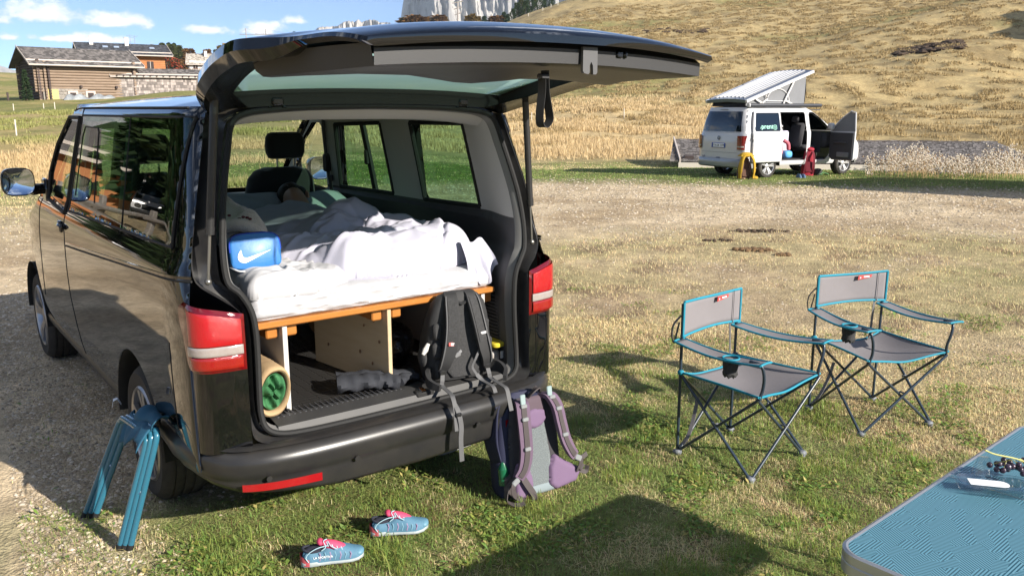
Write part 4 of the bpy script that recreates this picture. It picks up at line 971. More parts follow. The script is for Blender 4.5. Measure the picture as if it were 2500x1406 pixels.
# crumpled white pillow / bundle at the front left corner
Cw = creases(60, 11, -.6, -.15, .25, .75, .012, .1, .35, .008, .02, bias=.35)
pw = cloth('white_pillow', [(-.585, .27), (-.35, .255), (-.17, .34), (-.14, .56), (-.22, .78), (-.56, .78)], lambda x, y, e: 1.106 + e * (.095 + .02 * np.sin(x * 9 + 1)) + crease_h(Cw, x, y) * e + .02 * e * (fbm(x * 7, y * 7, 8, 3) - .5), M_sheet, .010, .11, .05, None, .025)
tag(pw, 'crumpled white pillow at the front left corner of the mattress, blue bag on it', 'pillow')
# duvet
Cd = creases(26, 21, -.35, .7, .35, 2.1, .016, .25, .70, .022, .055, bias=.55) + creases(34, 22, -.2, .65, .33, 1.15, .020, .16, .42, .012, .030, bias=.2) + creases(16, 23, .0, .6, .33, .8, -.022, .12, .30, .010, .020)
def dz(x, y, e):
    body = .085 * np.exp(-(((x - .22 - .08 * (y - 1.2)) / .24) ** 2)) * sstep(.7, 1.1, y) * (1 - sstep(1.95, 2.15, y))
    roll = .040 * np.exp(-((y - .46 - .07 * np.sin(x * 5.5)) / .14) ** 2) * sstep(-.3, -.05, x)
    blob = 0
    for cx, cy, rx, ry, A in ((.02, .50, .17, .12, .050), (.30, .46, .16, .13, .060), (.52, .52, .13, .14, .055), (.16, .74, .16, .10, .045), (.44, .80, .15, .11, .075), (.60, .74, .10, .10, .05), (.33, 1.08, .17, .12, .095), (.55, 1.06, .11, .12, .085), (.10, 1.02, .14, .14, .05), (-.18, .78, .12, .16, .03), (-.10, 1.25, .20, .16, .03), (.50, 1.42, .14, .14, .05)):
        wx = x + .03 * np.sin(y * 11 + cx * 9); wy = y + .03 * np.sin(x * 10 + cy * 7); q = ((wx - cx) / rx) ** 2 + ((wy - cy) / ry) ** 2; blob = np.maximum(blob, A * np.sqrt(np.clip(1 - q * .55, 0, 1)))
    wv_ = .040 * (fbm(x * 3.2 + .6 * fbm(x * 4, y * 4, 33, 2), y * 3.0, 31, 3) - .5) + .030 * (np.abs(fbm(x * 4.5 + y * 2.2, y * 3.6 - x, 37, 2) - .5) * -4 + .5)
    return 1.118 + e * (.105 + body + roll + blob + wv_ + crease_h(Cd, x, y))
dv = cloth('duvet', [(-.33, .72), (-.21, .50), (-.12, .36), (.08, .295), (.30, .30), (.48, .35), (.60, .40), (.655, .55), (.66, 1.2), (.65, 2.02), (.1, 2.04), (-.42, 2.0), (-.40, 1.2)], dz, M_duvet, .0085, .11, .04, None, .03)
tag(dv, 'rumpled white lilac duvet pulled over the sleeper in the black van', 'duvet')
# hanging corner of the duvet at the right
mb = MB()
def hang(u, v):
    x = .50 + .15 * u; fold = math.sin(u * 16) * .018 * v + math.sin(u * 33 + 1) * .006 * v
    return (x + .05 * v * (u - .2), .33 - .085 * math.sin(v * 1.5) + fold - .02 * (1 - u), 1.235 - .225 * v * (.55 + .45 * math.sin(math.pi * min(1, u * .9 + .08))) + .01 * math.sin(u * 9))
mb.grid(hang, np.linspace(0, 1, 30), np.linspace(0, 1, 20)); o = mb.build('hanging_corner', M_duvet, None); o.parent = dv
def pillow(name, c, size, rz, m, label, tilt=0, seed=1):
    mb = MB(); n = 25
    g = np.linspace(-1, 1, n)
    def f(sg):
        def q(u, v):
            d = max(0, (1 - abs(u) ** 3) * (1 - abs(v) ** 3)) ** .5; k = 1 - .05 * (1 - abs(u)) * 0 - .06 * (abs(u * v)) * -1
            w = .18 * math.sin(5 * u + 3 * v + seed) * d
            return (u * size[0] * (1 - .08 * (1 - v * v)), v * size[1] * (1 - .08 * (1 - u * u)), sg * size[2] * d * (1 + w))
        return q
    mb.grid(f(1), g, g); mb.grid(f(-1), g, g, flip=True)
    M = Matrix.Translation(c) @ Matrix.Rotation(rz, 4, 'Z') @ Matrix.Rotation(tilt, 4, 'X')
    mb.v = [tuple(M @ Vector(p)) for p in mb.v]
    return tag(mb.build(name, m, None), label, 'pillow')
pillow('pillow', (.10, 2.14, 1.235), (.24, .19, .075), R(-6), M_pillow, 'grey pillow left of the sleeping head', R(32), 1)
pillow('pillow', (.60, 2.10, 1.225), (.24, .19, .075), R(12), M_pillow, 'grey pillow right of the sleeping head, sunlit at its edge', R(30), 4)
# the sleeper: one continuous body under the duvet, only brow and closed eyes showing
def skin_body(name, pts, edges, rad, mat, root=0, sub=2):
    me = bpy.data.meshes.new(name); me.from_pydata(pts, edges, []); o = bpy.data.objects.new(name, me); COL.objects.link(o)
    md = o.modifiers.new('s', 'SKIN'); me.skin_vertices.new() if not me.skin_vertices else None
    for i, r in enumerate(rad): me.skin_vertices[0].data[i].radius = r if hasattr(r, '__len__') else (r, r)
    me.skin_vertices[0].data[root].use_root = True
    ms = o.modifiers.new('u', 'SUBSURF'); ms.levels = sub; ms.render_levels = sub
    dg = bpy.context.evaluated_depsgraph_get(); ev = bpy.data.meshes.new_from_object(o.evaluated_get(dg)); o.modifiers.clear(); o.data = ev
    ev.materials.clear(); ev.materials.append(mat); ev.polygons.foreach_set('use_smooth', np.ones(len(ev.polygons), bool)); return o
M_skin = pm('skin', (.46, .25, .17), .5, 0, (30, .3), None, col2=(.40, .20, .13), sss=.1)
hx, hy, hzz = .385, 2.105, 1.305
P_ = [(.26, 1.15, 1.19), (.29, 1.4, 1.20), (.33, 1.72, 1.21), (.36, 1.90, 1.235), (hx, 1.99, 1.27), (hx, hy, hzz), (hx, 2.18, hzz + .01), (.18, .85, 1.18), (.16, .55, 1.165), (.33, .85, 1.18), (.34, .55, 1.165), (.12, 1.70, 1.20), (.05, 1.45, 1.19), (.10, 1.22, 1.19), (.52, 1.72, 1.20), (.57, 1.48, 1.19), (.50, 1.24, 1.19)]
E_ = [(0, 1), (1, 2), (2, 3), (3, 4), (4, 5), (5, 6), (0, 7), (7, 8), (0, 9), (9, 10), (2, 11), (11, 12), (12, 13), (2, 14), (14, 15), (15, 16)]
Rr = [(.15, .09), (.13, .085), (.15, .09), (.06, .055), (.06, .06), (.082, .092), (.066, .074), .075, .05, .075, .05, .05, .04, .03, .05, .04, .03]
person = skin_body('person', P_, E_, Rr, M_skin)
for v in person.data.vertices:                                                   # shape brow, eye sockets and nose into the head
    d = Vector(v.co) - Vector((hx, hy, hzz)); face = max(0, d.y * -.35 + d.z * .8 + d.x * -.30)
    if d.length < .16 and face > .02:
        t = d.x + .02; u = d.y
        v.co += Vector((-.25, -.45, .85)) * (.030 * math.exp(-((t + .02) / .016) ** 2 - ((u + .055) / .035) ** 2) - .012 * math.exp(-((abs(t + .02) - .034) / .016) ** 2 - ((u + .028) / .014) ** 2) + .008 * math.exp(-((u + .002) / .012) ** 2))
tag(person, 'sleeping person under the duvet, only brow, closed eyes and dark hair visible', 'person')
M_hair = pm('dark_hair', (.018, .012, .009), .5, 0, (80, .6), (150, .8, .004), col2=(.04, .026, .018))
mb = MB(); mb.ell((hx + .005, hy + .075, hzz + .012), (.092, .075, .098), 12, 18); mb.ell((hx + .06, hy + .05, hzz + .03), (.05, .06, .055), 8, 12); o = mb.build('hair', M_hair, person)
for v in o.data.vertices: n = mnoise.noise(Vector(v.co) * 60) * .006; v.co += Vector((n, n, n))
mb = MB(); mb.ell((hx + .088, hy - .01, hzz + .022), (.012, .026, .034), 8, 10); mb.build('ear', M_skin, person)
for s_ in (-1, 1):
    mb = MB(); cx = hx - .026 + s_ * .034; mb.tube(spline([(cx - .020, hy - .02, hzz + .085), (cx, hy - .012, hzz + .096), (cx + .020, hy - .018, hzz + .09)], 4), [.002, .003, .0035, .004, .004, .004, .0035, .003, .002], 6); mb.build('eyebrow', M_hair, person)
    mb = MB(); mb.tube(spline([(cx - .014, hy - .044, hzz + .080), (cx, hy - .050, hzz + .083), (cx + .014, hy - .045, hzz + .080)], 4), .0016, 6); mb.build('eyelashes', M_hair, person)
# fleece jacket
M_fleece = pm('beige_fleece', (.42, .37, .31), .95, 0, (9, .5), (140, .9, .006), col2=(.34, .30, .25), sheen=.4)
Cf = creases(24, 41, -.65, -.35, .6, 1.05, .018, .1, .25, .012, .03)
fj = cloth('fleece_jacket', [(-.60, .62), (-.44, .60), (-.36, .72), (-.38, 1.0), (-.60, 1.02)], lambda x, y, e: 1.15 + e * (.255 + .05 * np.sin(x * 10 + y * 6) + .03 * (y - .7)) + crease_h(Cf, x, y) * e, M_fleece, .010, .13, .04)
tag(fj, 'beige fleece jacket heaped behind the blue sports bag', 'jacket')
mb = MB(); mb.tube(spline([(-.60, .66, 1.36), (-.52, .605, 1.375), (-.44, .61, 1.335), (-.395, .66, 1.265), (-.37, .74, 1.20)], 6), [.030] * 24 + [.034], 10); mb.build('sleeve', M_fleece, fj)
M_print = pm('maroon_print', (.10, .02, .025), .9)
for k, (px_, py_, pz_) in enumerate(((-.505, .64, 1.398), (-.485, .645, 1.405), (-.465, .65, 1.40), (-.45, .655, 1.392), (-.545, .66, 1.415), (-.565, .67, 1.42))):
    mb = MB(); mb.ell((px_, py_, pz_), (.009, .012, .006), 5, 8); mb.build('stitched_flower', M_print, fj)
# blue sports bag with its white tick
M_blue = pm('blue_nylon', (.03, .15, .40), .42, 0, (6, .35), (12, .25, .01), coat=.15, col2=(.03, .17, .52))
bag = thing('sports_bag', 'bright blue sports bag with a white tick emblem at the bed edge', 'bag', (-.515, .455, 1.19), R(-4), rot=(R(-12), 0, R(-4)), scale=.92)
mb = MB(); rings = []
for y, k in ((-.055, .90), (-.05, .97), (-.03, 1.0), (.03, 1.0), (.05, .97), (.055, .9)):
    rings.append([(.125 * k * math.copysign(abs(math.cos(a)) ** .45, math.cos(a)), y, .088 + .088 * k * math.copysign(abs(math.sin(a)) ** (.55 if math.sin(a) > 0 else .3), math.sin(a))) for a in np.linspace(0, 2 * math.pi, 41)[:-1]])
mb.loft(rings, True, True, True); mb.build('bag_body', M_blue, bag, auto=50)
mb = MB(); mb.tube([(.122 * math.copysign(abs(math.cos(a)) ** .45, math.cos(a)), -.048, .088 + .086 * math.copysign(abs(math.sin(a)) ** .55, math.sin(a))) for a in np.linspace(0, math.pi, 24)], .004, 6); mb.build('piping', pm('blue_piping', (.02, .05, .35), .5), bag)
mb = MB(); mb.tube([(.115 * math.copysign(abs(math.cos(a)) ** .45, math.cos(a)), .0, .090 + .088 * math.copysign(abs(math.sin(a)) ** .55, math.sin(a))) for a in np.linspace(.1, math.pi - .1, 24)], .006, 6); mb.build('zip', M_rubber, bag)
sw = [(-.072, .098), (-.086, .078), (-.090, .058), (-.082, .042), (-.066, .036), (-.045, .038), (.075, .088), (-.030, .062), (-.048, .059), (-.062, .062), (-.068, .072), (-.070, .084)]
lo_, up_ = spline(sw[:7], 4), spline(sw[6:] + sw[:1], 4)
mb = MB(); pts = [(p[0], p[1]) for p in lo_] + [(p[0], p[1]) for p in up_[1:-1]]; mb.poly(pts, .002, Matrix.Translation((0, -.0555, 0)) @ Matrix.Rotation(R(90), 4, 'X')); mb.build('tick_emblem', pm('white_print', (.8, .8, .8), .6), bag, smooth=False)
mb = MB(); mb.ribbon(spline([(-.12, -.02, .02), (-.10, -.07, .0), (-.07, -.075, -.005)], 5), .018, .003, (0, 1, .3)); mb.build('side_strap', pm('white_strap', (.6, .6, .6), .7), bag)
# rolled beige mat with green cloth inside
M_mat = pm('beige_foam', (.40, .275, .15), .9, 0, (18, .35), (90, .4, .003), col2=(.34, .23, .12))
rm = thing('rolled_mat', 'beige ribbed sleeping mat rolled on edge left of the bed boards', 'mat', (-.578, .15, .60), R(1))
mb = MB(); rings = []
def oval(k, y, wob=0): return [(.076 * k * math.copysign(abs(math.cos(a)) ** .8, math.cos(a)) - .012 * math.sin(a) * 0 + .02 * math.sin(a) * -1 * -.6, y, .108 + .112 * k * math.sin(a) + .003 * wob * math.sin(a * 14)) for a in np.linspace(0, 2 * math.pi, 49)[:-1]]
for y, k, w in ((.30, .74, 0), (.02, .76, 0), (.0, .80, 0), (-.006, .88, 0), (0, .96, 0), (.02, 1.0, 0), (.10, 1.01, .3), (.11, .99, .6), (.13, 1.02, .6), (.14, .99, .6), (.16, 1.02, .6), (.17, .99, .6), (.19, 1.02, .6), (.20, .99, .6), (.22, 1.02, .6), (.8, 1.0, 0)): rings.append(oval(k, y, w))
mb.loft(rings, True); mb.build('foam', M_mat, rm, auto=60)
gc = thing('cloth_bundle', 'crumpled dark green cloth stuffed inside the rolled beige mat', 'cloth', (-.578, .15, .60))
mb = MB()
def gfn(r, a):
    rr = r * .74; y = .012 + .05 * (1 - r) * 0 + .028 * math.sin(a * 3 + r * 4) * math.sin(r * 3.1) + .02 * math.sin(a * 7 - r * 6) * r * (1 - r) * 3
    return (.073 * rr * math.cos(a) + .012 * rr * math.sin(a), y, .108 + .108 * rr * math.sin(a))
mb.grid(gfn, np.linspace(.02, 1, 18), np.linspace(0, 2 * math.pi, 60)); mb.build('cloth_end', pm('green_cloth', (.035, .15, .055), .8, 0, (14, .5), (60, .5, .004), col2=(.02, .09, .035)), gc)
# dark folded trousers on the floor mat
M_navy = pm('charcoal_cloth', (.020, .022, .028), .85, 0, (30, .5), (200, .4, .002), col2=(.035, .037, .045))
tr = thing('folded_trousers', 'charcoal rolled trousers lying on the black load floor', 'trousers', (-.05, .27, .585))
def roll(P, r0, r1, seed):
    P = spline(P, 7); mb = MB(); n = 18; rings = []
    for i, p in enumerate(P):
        t = i / (len(P) - 1); r = r0 + (r1 - r0) * t; d = (P[min(i + 1, len(P) - 1)] - P[max(i - 1, 0)]); d /= np.linalg.norm(d); s_ = np.cross(d, (0, 0, 1)); s_ /= np.linalg.norm(s_); u = np.cross(s_, d)
        rings.append([tuple(p + (s_ * math.cos(a) * 1.25 + u * math.sin(a) * .85) * r * (1 + .12 * math.sin(a * 3 + i * .9 + seed) + .10 * math.sin(i * 1.7 + seed))) for a in np.linspace(0, 2 * math.pi, n + 1)[:-1]])
    ends = []
    for (ring, p) in ((rings[0], P[0]), (rings[-1], P[-1])): ends.append([tuple(np.array(p) + (np.array(q) - np.array(p)) * .55) for q in ring])
    mb.loft([ends[0]] + rings + [ends[1]], True, True, True); return mb
for nm, P, a, b, s_ in (('trouser_leg', [(-.17, .02, .045), (-.06, -.03, .05), (.03, -.06, .045), (.10, -.10, .035)], .046, .036, 0), ('trouser_leg', [(-.14, .09, .04), (-.02, .04, .045), (.10, .0, .04), (.22, -.01, .03)], .042, .030, 2), ('cuff', [(.10, -.085, .03), (.16, -.045, .035), (.23, -.03, .02)], .026, .020, 4)):
    o = roll(P, a, b, s_).build(nm, M_navy, tr)
# black bin bag, reed roll, folded parasol, plastic box
M_bin = pm('bin_bag', (.006, .006, .007), .16, 0, None, (26, 1.0, .03), coat=.3)
mb = MB(); mb.ell((.235, .545, .69), (.095, .12, .115), 24, 36); o = mb.build('bin_bag', M_bin, None)
for v in o.data.vertices:
    n = mnoise.noise(Vector(v.co) * 14) * .022 + abs(mnoise.noise(Vector(v.co) * 30)) * .012; d = (Vector(v.co) - Vector((.235, .545, .69))).normalized(); v.co += d * n
    v.co.z = max(v.co.z, .585)
tag(o, 'shiny black bin bag beside the black backpack', 'bin bag')
mb = MB(); n = 40; ring = lambda r, y: [(.20 + r * math.cos(2 * math.pi * k / n), y, .70 + r * math.sin(2 * math.pi * k / n)) for k in range(n)]
mb.loft([ring(.02, .70), ring(.115, .70)] + [ring(.118 + .003 * (k % 2), .70 + .012 * k) for k in range(50)], True)
o = mb.build('reed_roll', pm('reed', (.33, .19, .085), .7, 0, (40, .6), (140, .9, .006), col2=(.20, .10, .04)), None); tag(o, 'rolled brown reed mat in the dark behind the bin bag', 'mat')
pa = thing('folded_parasol', 'greyish folded sunshade with a dark stick under the bed', 'sunshade', (.10, .62, .80))
mb = MB(); mb.loft([[(r * math.cos(a) * 1.0 + x, .10 * x, z + r * .5 * math.sin(a) * (1 + .25 * math.cos(5 * a))) for a in np.linspace(0, 2 * math.pi, 31)[:-1]] for x, z, r in ((-.03, .045, .008), (0, .055, .03), (.05, .07, .06), (.12, .065, .075), (.2, .05, .04))], True, True, True); mb.build('canopy', pm('taupe_cloth', (.26, .23, .20), .9, 0, (20, .4)), pa)
mb = MB(); mb.tube([(-.05, -.02, .03), (.03, -.02, .035), (.18, -.02, -.02)], .006, 8); mb.build('stick', M_rubber, pa)
bx = thing('plastic_box', 'clear plastic tub with a yellow lid beside the bed foot', 'box', (.655, .245, .595), R(10))
mb = MB(); mb.loft([[(x * k, y * k, z) for x, y in rrect(.115, .15, .02)] for z, k in ((0, .86), (.095, 1.0), (.10, 1.0))], True, True, False); mb.build('tub', glass('clear_plastic_box', (.80, .82, .82), .05), bx)
mb = MB(); mb.loft([[(x * k, y * k, z) for x, y in rrect(.128, .165, .025)] for z, k in ((.096, 1), (.100, 1.02), (.112, 1.02), (.118, .95))], True, True, True); mb.build('lid', pm('yellow_lid', (.55, .44, .04), .35, 0, None, None, coat=.3), bx)
mb = MB(); mb.box((-.02, 0, .035), (.06, .09, .06), .01); mb.build('contents', pm('food_tint', (.62, .50, .42), .6, 0, (60, .8), None, col2=(.7, .68, .66)), bx)
mb = MB(); mb.box((0, -.076, .05), (.05, .002, .04)); mb.build('paper_label', M_whiteboard, bx)
# ---- black backpack
M_bp = pm('black_pack_cloth', (.020, .020, .021), .72, 0, (25, .35), (320, .35, .002), col2=(.032, .032, .033))
M_bpm = pm('pack_mesh', (.045, .045, .047), .85, 0, (120, .8), (420, .8, .003), col2=(.018, .018, .018))
M_web = pm('grey_webbing', (.085, .085, .088), .7, 0, None, (500, .3, .001))
M_buck = pm('buckle_black', (.016, .016, .017), .3, 0, None, None, coat=.2)
bp = thing('backpack', 'large black backpack standing on the load sill, straps facing out', 'backpack', (.345, .075, .592), R(-10))
def packsec(w, d, z, yc, n=40, e=.6):
    return [(w * math.copysign(abs(math.cos(a)) ** e, math.cos(a)), yc + d * math.copysign(abs(math.sin(a)) ** e, math.sin(a)), z) for a in np.linspace(0, 2 * math.pi, n + 1)[:-1]]
mb = MB(); mb.loft([packsec(*q) for q in ((.13, .06, 0, .09), (.165, .09, .012, .09), (.178, .10, .06, .09), (.178, .10, .15, .09), (.170, .085, .24, .085), (.156, .068, .32, .070), (.134, .052, .385, .056), (.10, .036, .425, .050), (.05, .02, .442, .048))], True, True, True)
o = mb.build('pack_body', M_bp, bp)
for v in o.data.vertices: n = mnoise.noise(Vector(v.co) * 16) * .006; v.co += Vector((n, n * .6, 0))
mb = MB(); mb.loft([packsec(w, .012, z, -.008 + .03 * (z / .4) ** 2, 20, .5) for w, z in ((.06, .03), (.085, .06), (.09, .2), (.075, .32), (.055, .40))], True, True, True); mb.build('back_pad', M_bpm, bp)
for sx in (-1, 1):
    for (xa, z0, z1) in ((.125, .03, .12), (.135, .13, .21), (.125, .22, .30)):
        mb = MB(); mb.box((sx * xa, -.004 + .012 * (z0 > .2), (z0 + z1) / 2), (.045, .022, z1 - z0), .010); mb.build('side_pad', M_bpm, bp)
    P = spline([(sx * .045, .055, .435), (sx * .052, .018, .428), (sx * .058, -.010, .385), (sx * .070, -.042, .29), (sx * .088, -.055, .19), (sx * .108, -.048, .12), (sx * .118, -.025, .075)], 6)
    ws = np.interp(np.linspace(0, 1, len(P)), [0, .3, .7, 1], [.05, .068, .066, .042])
    mb = MB(); mb.ribbon(P, ws, .016, (1, .25 * sx, 0)); st = mb.build('shoulder_strap', M_bp, bp, auto=50)
    Q = [p + np.array((0, -.0095, .002)) for p in P[8:24]]; mb = MB(); mb.ribbon(Q, .044, .003, (1, .25 * sx, 0)); mb.build('strap_mesh', M_bpm, st)
    for e in (-1, 1): mb = MB(); mb.ribbon([p + np.array((e * w * .44, -.009, 0)) for p, w in zip(P[6:-2], ws[6:-2])], .006, .004, (1, .25 * sx, 0)); mb.build('strap_piping', M_web, st)
    pt = P[22 if sx < 0 else 20]; mb = MB(); mb.box((pt[0], pt[1] - .012, pt[2] - .01), (.052 if sx > 0 else .036, .004, .014 if sx > 0 else .018), .002, Matrix.Rotation(R(-6 * sx), 4, 'Y')); mb.build('reflective_band' if sx > 0 else 'brand_tab', pm('reflective', (.42, .42, .43), .4) if sx > 0 else pm('red_tab', (.55, .10, .09), .6), st)
    if sx < 0:
        for k in range(3): mb = MB(); mb.box((pt[0] + .004, pt[1] - .0145, pt[2] - .005 - .005 * k), (.022, .001, .0022), 0, Matrix.Rotation(R(6), 4, 'Y')); mb.build('tab_lettering', pm('white_print', (.8, .8, .8), .6), st)
    mb = MB(); mb.box((sx * .118, -.032, .068), (.036, .012, .026), .004); mb.build('buckle', M_buck, bp)
    mb = MB(); mb.ribbon(spline([(sx * .118, -.03, .07), (sx * .125, -.04, .03), (sx * .13, -.05, .008), (sx * .135, -.16, .004), (sx * .14, -.20, -.005), (sx * .14, -.225, -.05), (sx * .142, -.245, -.10 - .05 * (sx < 0))], 6), .022, .003, (1, .1, 0)); mb.build('loose_strap', M_web, bp)
mb = MB(); mb.ribbon(spline([(-.03, .03, .43), (-.025, .008, .405), (0, -.004, .39), (.025, .008, .405), (.03, .03, .43)], 5), .018, .006, (0, 1, .4)); mb.build('grab_loop', M_bp, bp)
mb = MB(); mb.box((-.055, -.062, .155), (.034, .014, .022), .004, Matrix.Rotation(R(-25), 4, 'Y')); mb.ribbon([(-.08, -.055, .15), (-.055, -.066, .158), (-.03, -.055, .172)], .014, .003, (0, .2, 1)); mb.build('chest_buckle', pm('buckle_grey', (.16, .16, .165), .35), bp)
mb = MB(); mb.ribbon(spline([(.07, -.05, .165), (.045, -.055, .12), (.03, -.05, .08), (.05, -.055, .04)], 5), .012, .003, (1, 0, 0)); mb.ribbon(spline([(.05, -.055, .04), (.075, -.075, .01), (.085, -.16, .006), (.088, -.185, -.02)], 5), .020, .003, (1, 0, 0)); mb.build('chest_strap', M_web, bp)
for sx in (-1, 1):
    P = spline([(sx * .15, .04, .05), (sx * .19, -.01, .05), (sx * .20, -.07, .035), (sx * .17, -.12, .022)], 6); mb = MB(); mb.ribbon(P, np.linspace(.07, .03, len(P)), .018, (0, 0, 1)); mb.build('hip_belt', M_bp, bp, auto=50)
mb = MB(); mb.ell((-.185, .06, .13), (.02, .04, .05), 8, 12); mb.build('side_pocket', M_bpm, bp)
mb = MB(); mb.tube([(-.165, .03, .20), (-.185, .02, .175), (-.20, .015, .155)], [.01, .014, .008], 8); mb.build('tissue', M_whiteboard, bp)
mb = MB(); mb.ribbon(spline([(-.14, -.20, -.02), (-.13, -.235, -.06), (-.12, -.245, -.13), (-.125, -.25, -.20), (-.122, -.252, -.30)], 6), .024, .003, (1, .1, 0)); mb.build('loose_strap', M_web, bp)
mb = MB(); mb.box((-.13, -.238, -.075), (.03, .014, .02), .004); mb.build('buckle', M_buck, bp)
def text3d(name, body, size, parent, loc, rot, m, align='CENTER', ext=.002):
    fc = bpy.data.curves.new(name, 'FONT'); fc.body = body; fc.size = size; fc.extrude = ext; fc.align_x = align; fc.resolution_u = 2
    o = bpy.data.objects.new(name, fc); COL.objects.link(o); o.location = loc; o.rotation_euler = rot
    dg = bpy.context.evaluated_depsgraph_get(); me = bpy.data.meshes.new_from_object(o.evaluated_get(dg)); bpy.data.objects.remove(o); me.name = name; me.materials.clear(); me.materials.append(m)
    o = bpy.data.objects.new(name, me); COL.objects.link(o); o.location = loc; o.rotation_euler = rot; o.parent = parent; return o
# ------------------------------------------------------------------ camping chairs
M_cgrey = pm('chair_grey', (.185, .172, .178), .85, 0, (6, .35), (380, .3, .001), col2=(.15, .14, .145))
M_cyan = pm('chair_edging', (.008, .21, .30), .7, 0, None, (300, .3, .001))
M_tube = pm('chair_tube', (.022, .035, .052), .28, .0, None, None, coat=.4)
M_foot = pm('grey_foot', (.16, .17, .19), .5)
M_tagred = pm('tag_red', (.42, .05, .045), .6)
M_wprint = pm('white_print', (.8, .8, .8), .6)
def edged(mb_e, P, r=.0065): mb_e.tube(P, r, 6, False)
def camping_chair(label, loc, rz):
    c = thing('camping_chair', label, 'chair', loc, rz, 'grey and turquoise folding chairs by the van')
    hw, hd, zs_, za, zt = .255, .236, .478, .665, .868
    def cloth_part(name, fn, nu, nv, sides, thick=.004, edge=.0065):
        mb = MB(); us, vs = np.linspace(0, 1, nu), np.linspace(0, 1, nv); mb.grid(fn, us, vs)
        o = mb.build(name, M_cgrey, c); md = o.modifiers.new('t', 'SOLIDIFY'); md.thickness = thick
        e = MB()
        for s_ in sides:
            P = [fn(u, 0) for u in us] if s_ == 'b' else [fn(u, 1) for u in us] if s_ == 't' else [fn(0, v) for v in vs] if s_ == 'l' else [fn(1, v) for v in vs]
            e.tube(P, [edge] * len(P), 6, True, flat=(1, 1))
        e.build('edging', M_cyan, o); return o
    def seat(u, v):
        a = 2 * u - 1; sag = .075 * (1 - a * a) * (.35 + .65 * math.sin(math.pi * min(1, v * .85 + .08))); wr = .006 * math.sin(9 * u + 4 * v) * math.sin(math.pi * u)
        wx = hw + .006 + (.038) * (1 - v); return (a * wx * (1 - .03 * math.sin(math.pi * v)), -hd - .045 + .03 * (1 - a * a) * (1 - v) * 1.0 + v * (2 * hd + .04 - .03 * (1 - a * a)), zs_ + .004 - .014 * (1 - v) * 0 - sag + wr)
    cloth_part('seat', seat, 22, 18, 'btlr')
    def back(u, v):
        a = 2 * u - 1; return (a * (hw + .012), hd - .014 + .022 * (1 - a * a) - .003 * math.sin(7 * u + 3 * v) * math.sin(math.pi * u), .688 + .192 * v + .010 * a * (v) * 0 - .008 * (1 - a * a) * (1 if v > .5 else -1) * abs(2 * v - 1))
    b = cloth_part('backrest', back, 22, 8, 'btlr', .006, .0075)
    mb = MB(); M = Matrix.Translation((.085, hd - .022 + .012, .852)) @ Matrix.Rotation(R(90), 4, 'X'); mb.poly([(-.05, -.016), (.052, -.004), (.060, .012), (-.046, .012)], .004, M); mb.build('brand_tag', M_tagred, b, smooth=False)
    mb = MB(); M2 = Matrix.Translation((.085, hd - .026 + .0115, .852)) @ Matrix.Rotation(R(90), 4, 'X'); mb.poly([(-.038, -.006), (-.028, -.006), (-.030, .004)], .001, M2); mb.box((.10, hd - .0152, .8535), (.044, .001, .007)); mb.build('tag_mark', M_wprint, b, smooth=False)
    mb = MB(); mb.ribbon([(hw - .055, hd - .014, .69 + .185 * k) for k in (0, .5, 1)], .004, .003, (1, 0, 0)); mb.build('seam', M_cgrey, b)
    for s_ in (-1, 1):
        fx = s_ * (hw + .048)
        def arm(u, v, s_=s_, fx=fx):
            y = hd + .01 - u * (2 * hd + .085); x = s_ * (hw + .012) + (fx - s_ * (hw + .012)) * u; w = .045 + .012 * math.sin(math.pi * u * .9); a = 2 * v - 1
            return (x + a * w, y, za - .022 * math.sin(math.pi * u) - .004 * (1 - a * a) * (-1) + .012 * (1 - a * a) * math.sin(math.pi * u) * -1)
        ar = cloth_part('armrest', arm, 18, 7, 'btlr', .006, .006)
        y0 = -hd - .045
        P = spline([(s_ * (hw + .03), y0 + .005, zs_ - .01), (s_ * (hw + .02), y0 - .005, zs_ + .045), (s_ * (hw + .034), y0 - .015, zs_ + .12), (fx, y0 + .0, za - .012), (fx, y0 + .06, za - .006)], 6)
        mb = MB(); mb.tube(P, .0085, 10); mb.build('arm_tube', M_tube, c)
        mb = MB(); mb.tube([(s_ * hw, hd, .02), (s_ * (hw + .004), hd, zt)], .0085, 10); mb.build('back_post', M_tube, c)
        # side cross
        for (p, q) in (((s_ * hw, -hd, .02), (s_ * hw, hd - .02, zs_ - .015)), ((s_ * hw, hd, .02), (s_ * (hw + .03), y0 + .005, zs_ - .01))):
            mb = MB(); off = .010 if q[1] > 0 else -.010; mb.tube([(p[0] + s_ * off, p[1], p[2]), (q[0] + s_ * off, q[1], q[2])], .0085, 10); mb.build('cross_tube', M_tube, c)
        # front and rear crosses
        for yf, yt in ((-hd, y0 + .005), (hd, hd)):
            mb = MB(); off = .010 * s_; mb.tube([(s_ * hw, yf + off, .022), (-s_ * (hw + (.03 if yf < 0 else -.015)), yt + off, zs_ - .015)], .0085, 10); mb.build('cross_tube', M_tube, c)
        for yf in (-hd, hd):
            mb = MB(); mb.box((s_ * hw, yf, .016), (.045, .045, .03), .010); mb.tube([(s_ * hw, yf, .0), (s_ * hw, yf, .02)], .022, 12); mb.build('foot', M_foot, c)
        for (x, y, z) in ((0, -hd - .02, .25), (s_ * hw, -.01, .25)):
            mb = MB(); mb.tube([(x - .016 * (x != 0), y - .016 * (x == 0), z), (x + .016 * (x != 0), y + .016 * (x == 0), z)], .006, 8); mb.build('rivet', M_foot, c)
        mb = MB(); mb.box((s_ * (hw + .004), hd - .004, zs_ + .004), (.03, .035, .028), .008); mb.build('slider', M_cyan if s_ < 0 else M_tube, c)
    # cup holder in the left armrest
    mb = MB(); n = 20; cx, cy = -(hw + .034), -.10
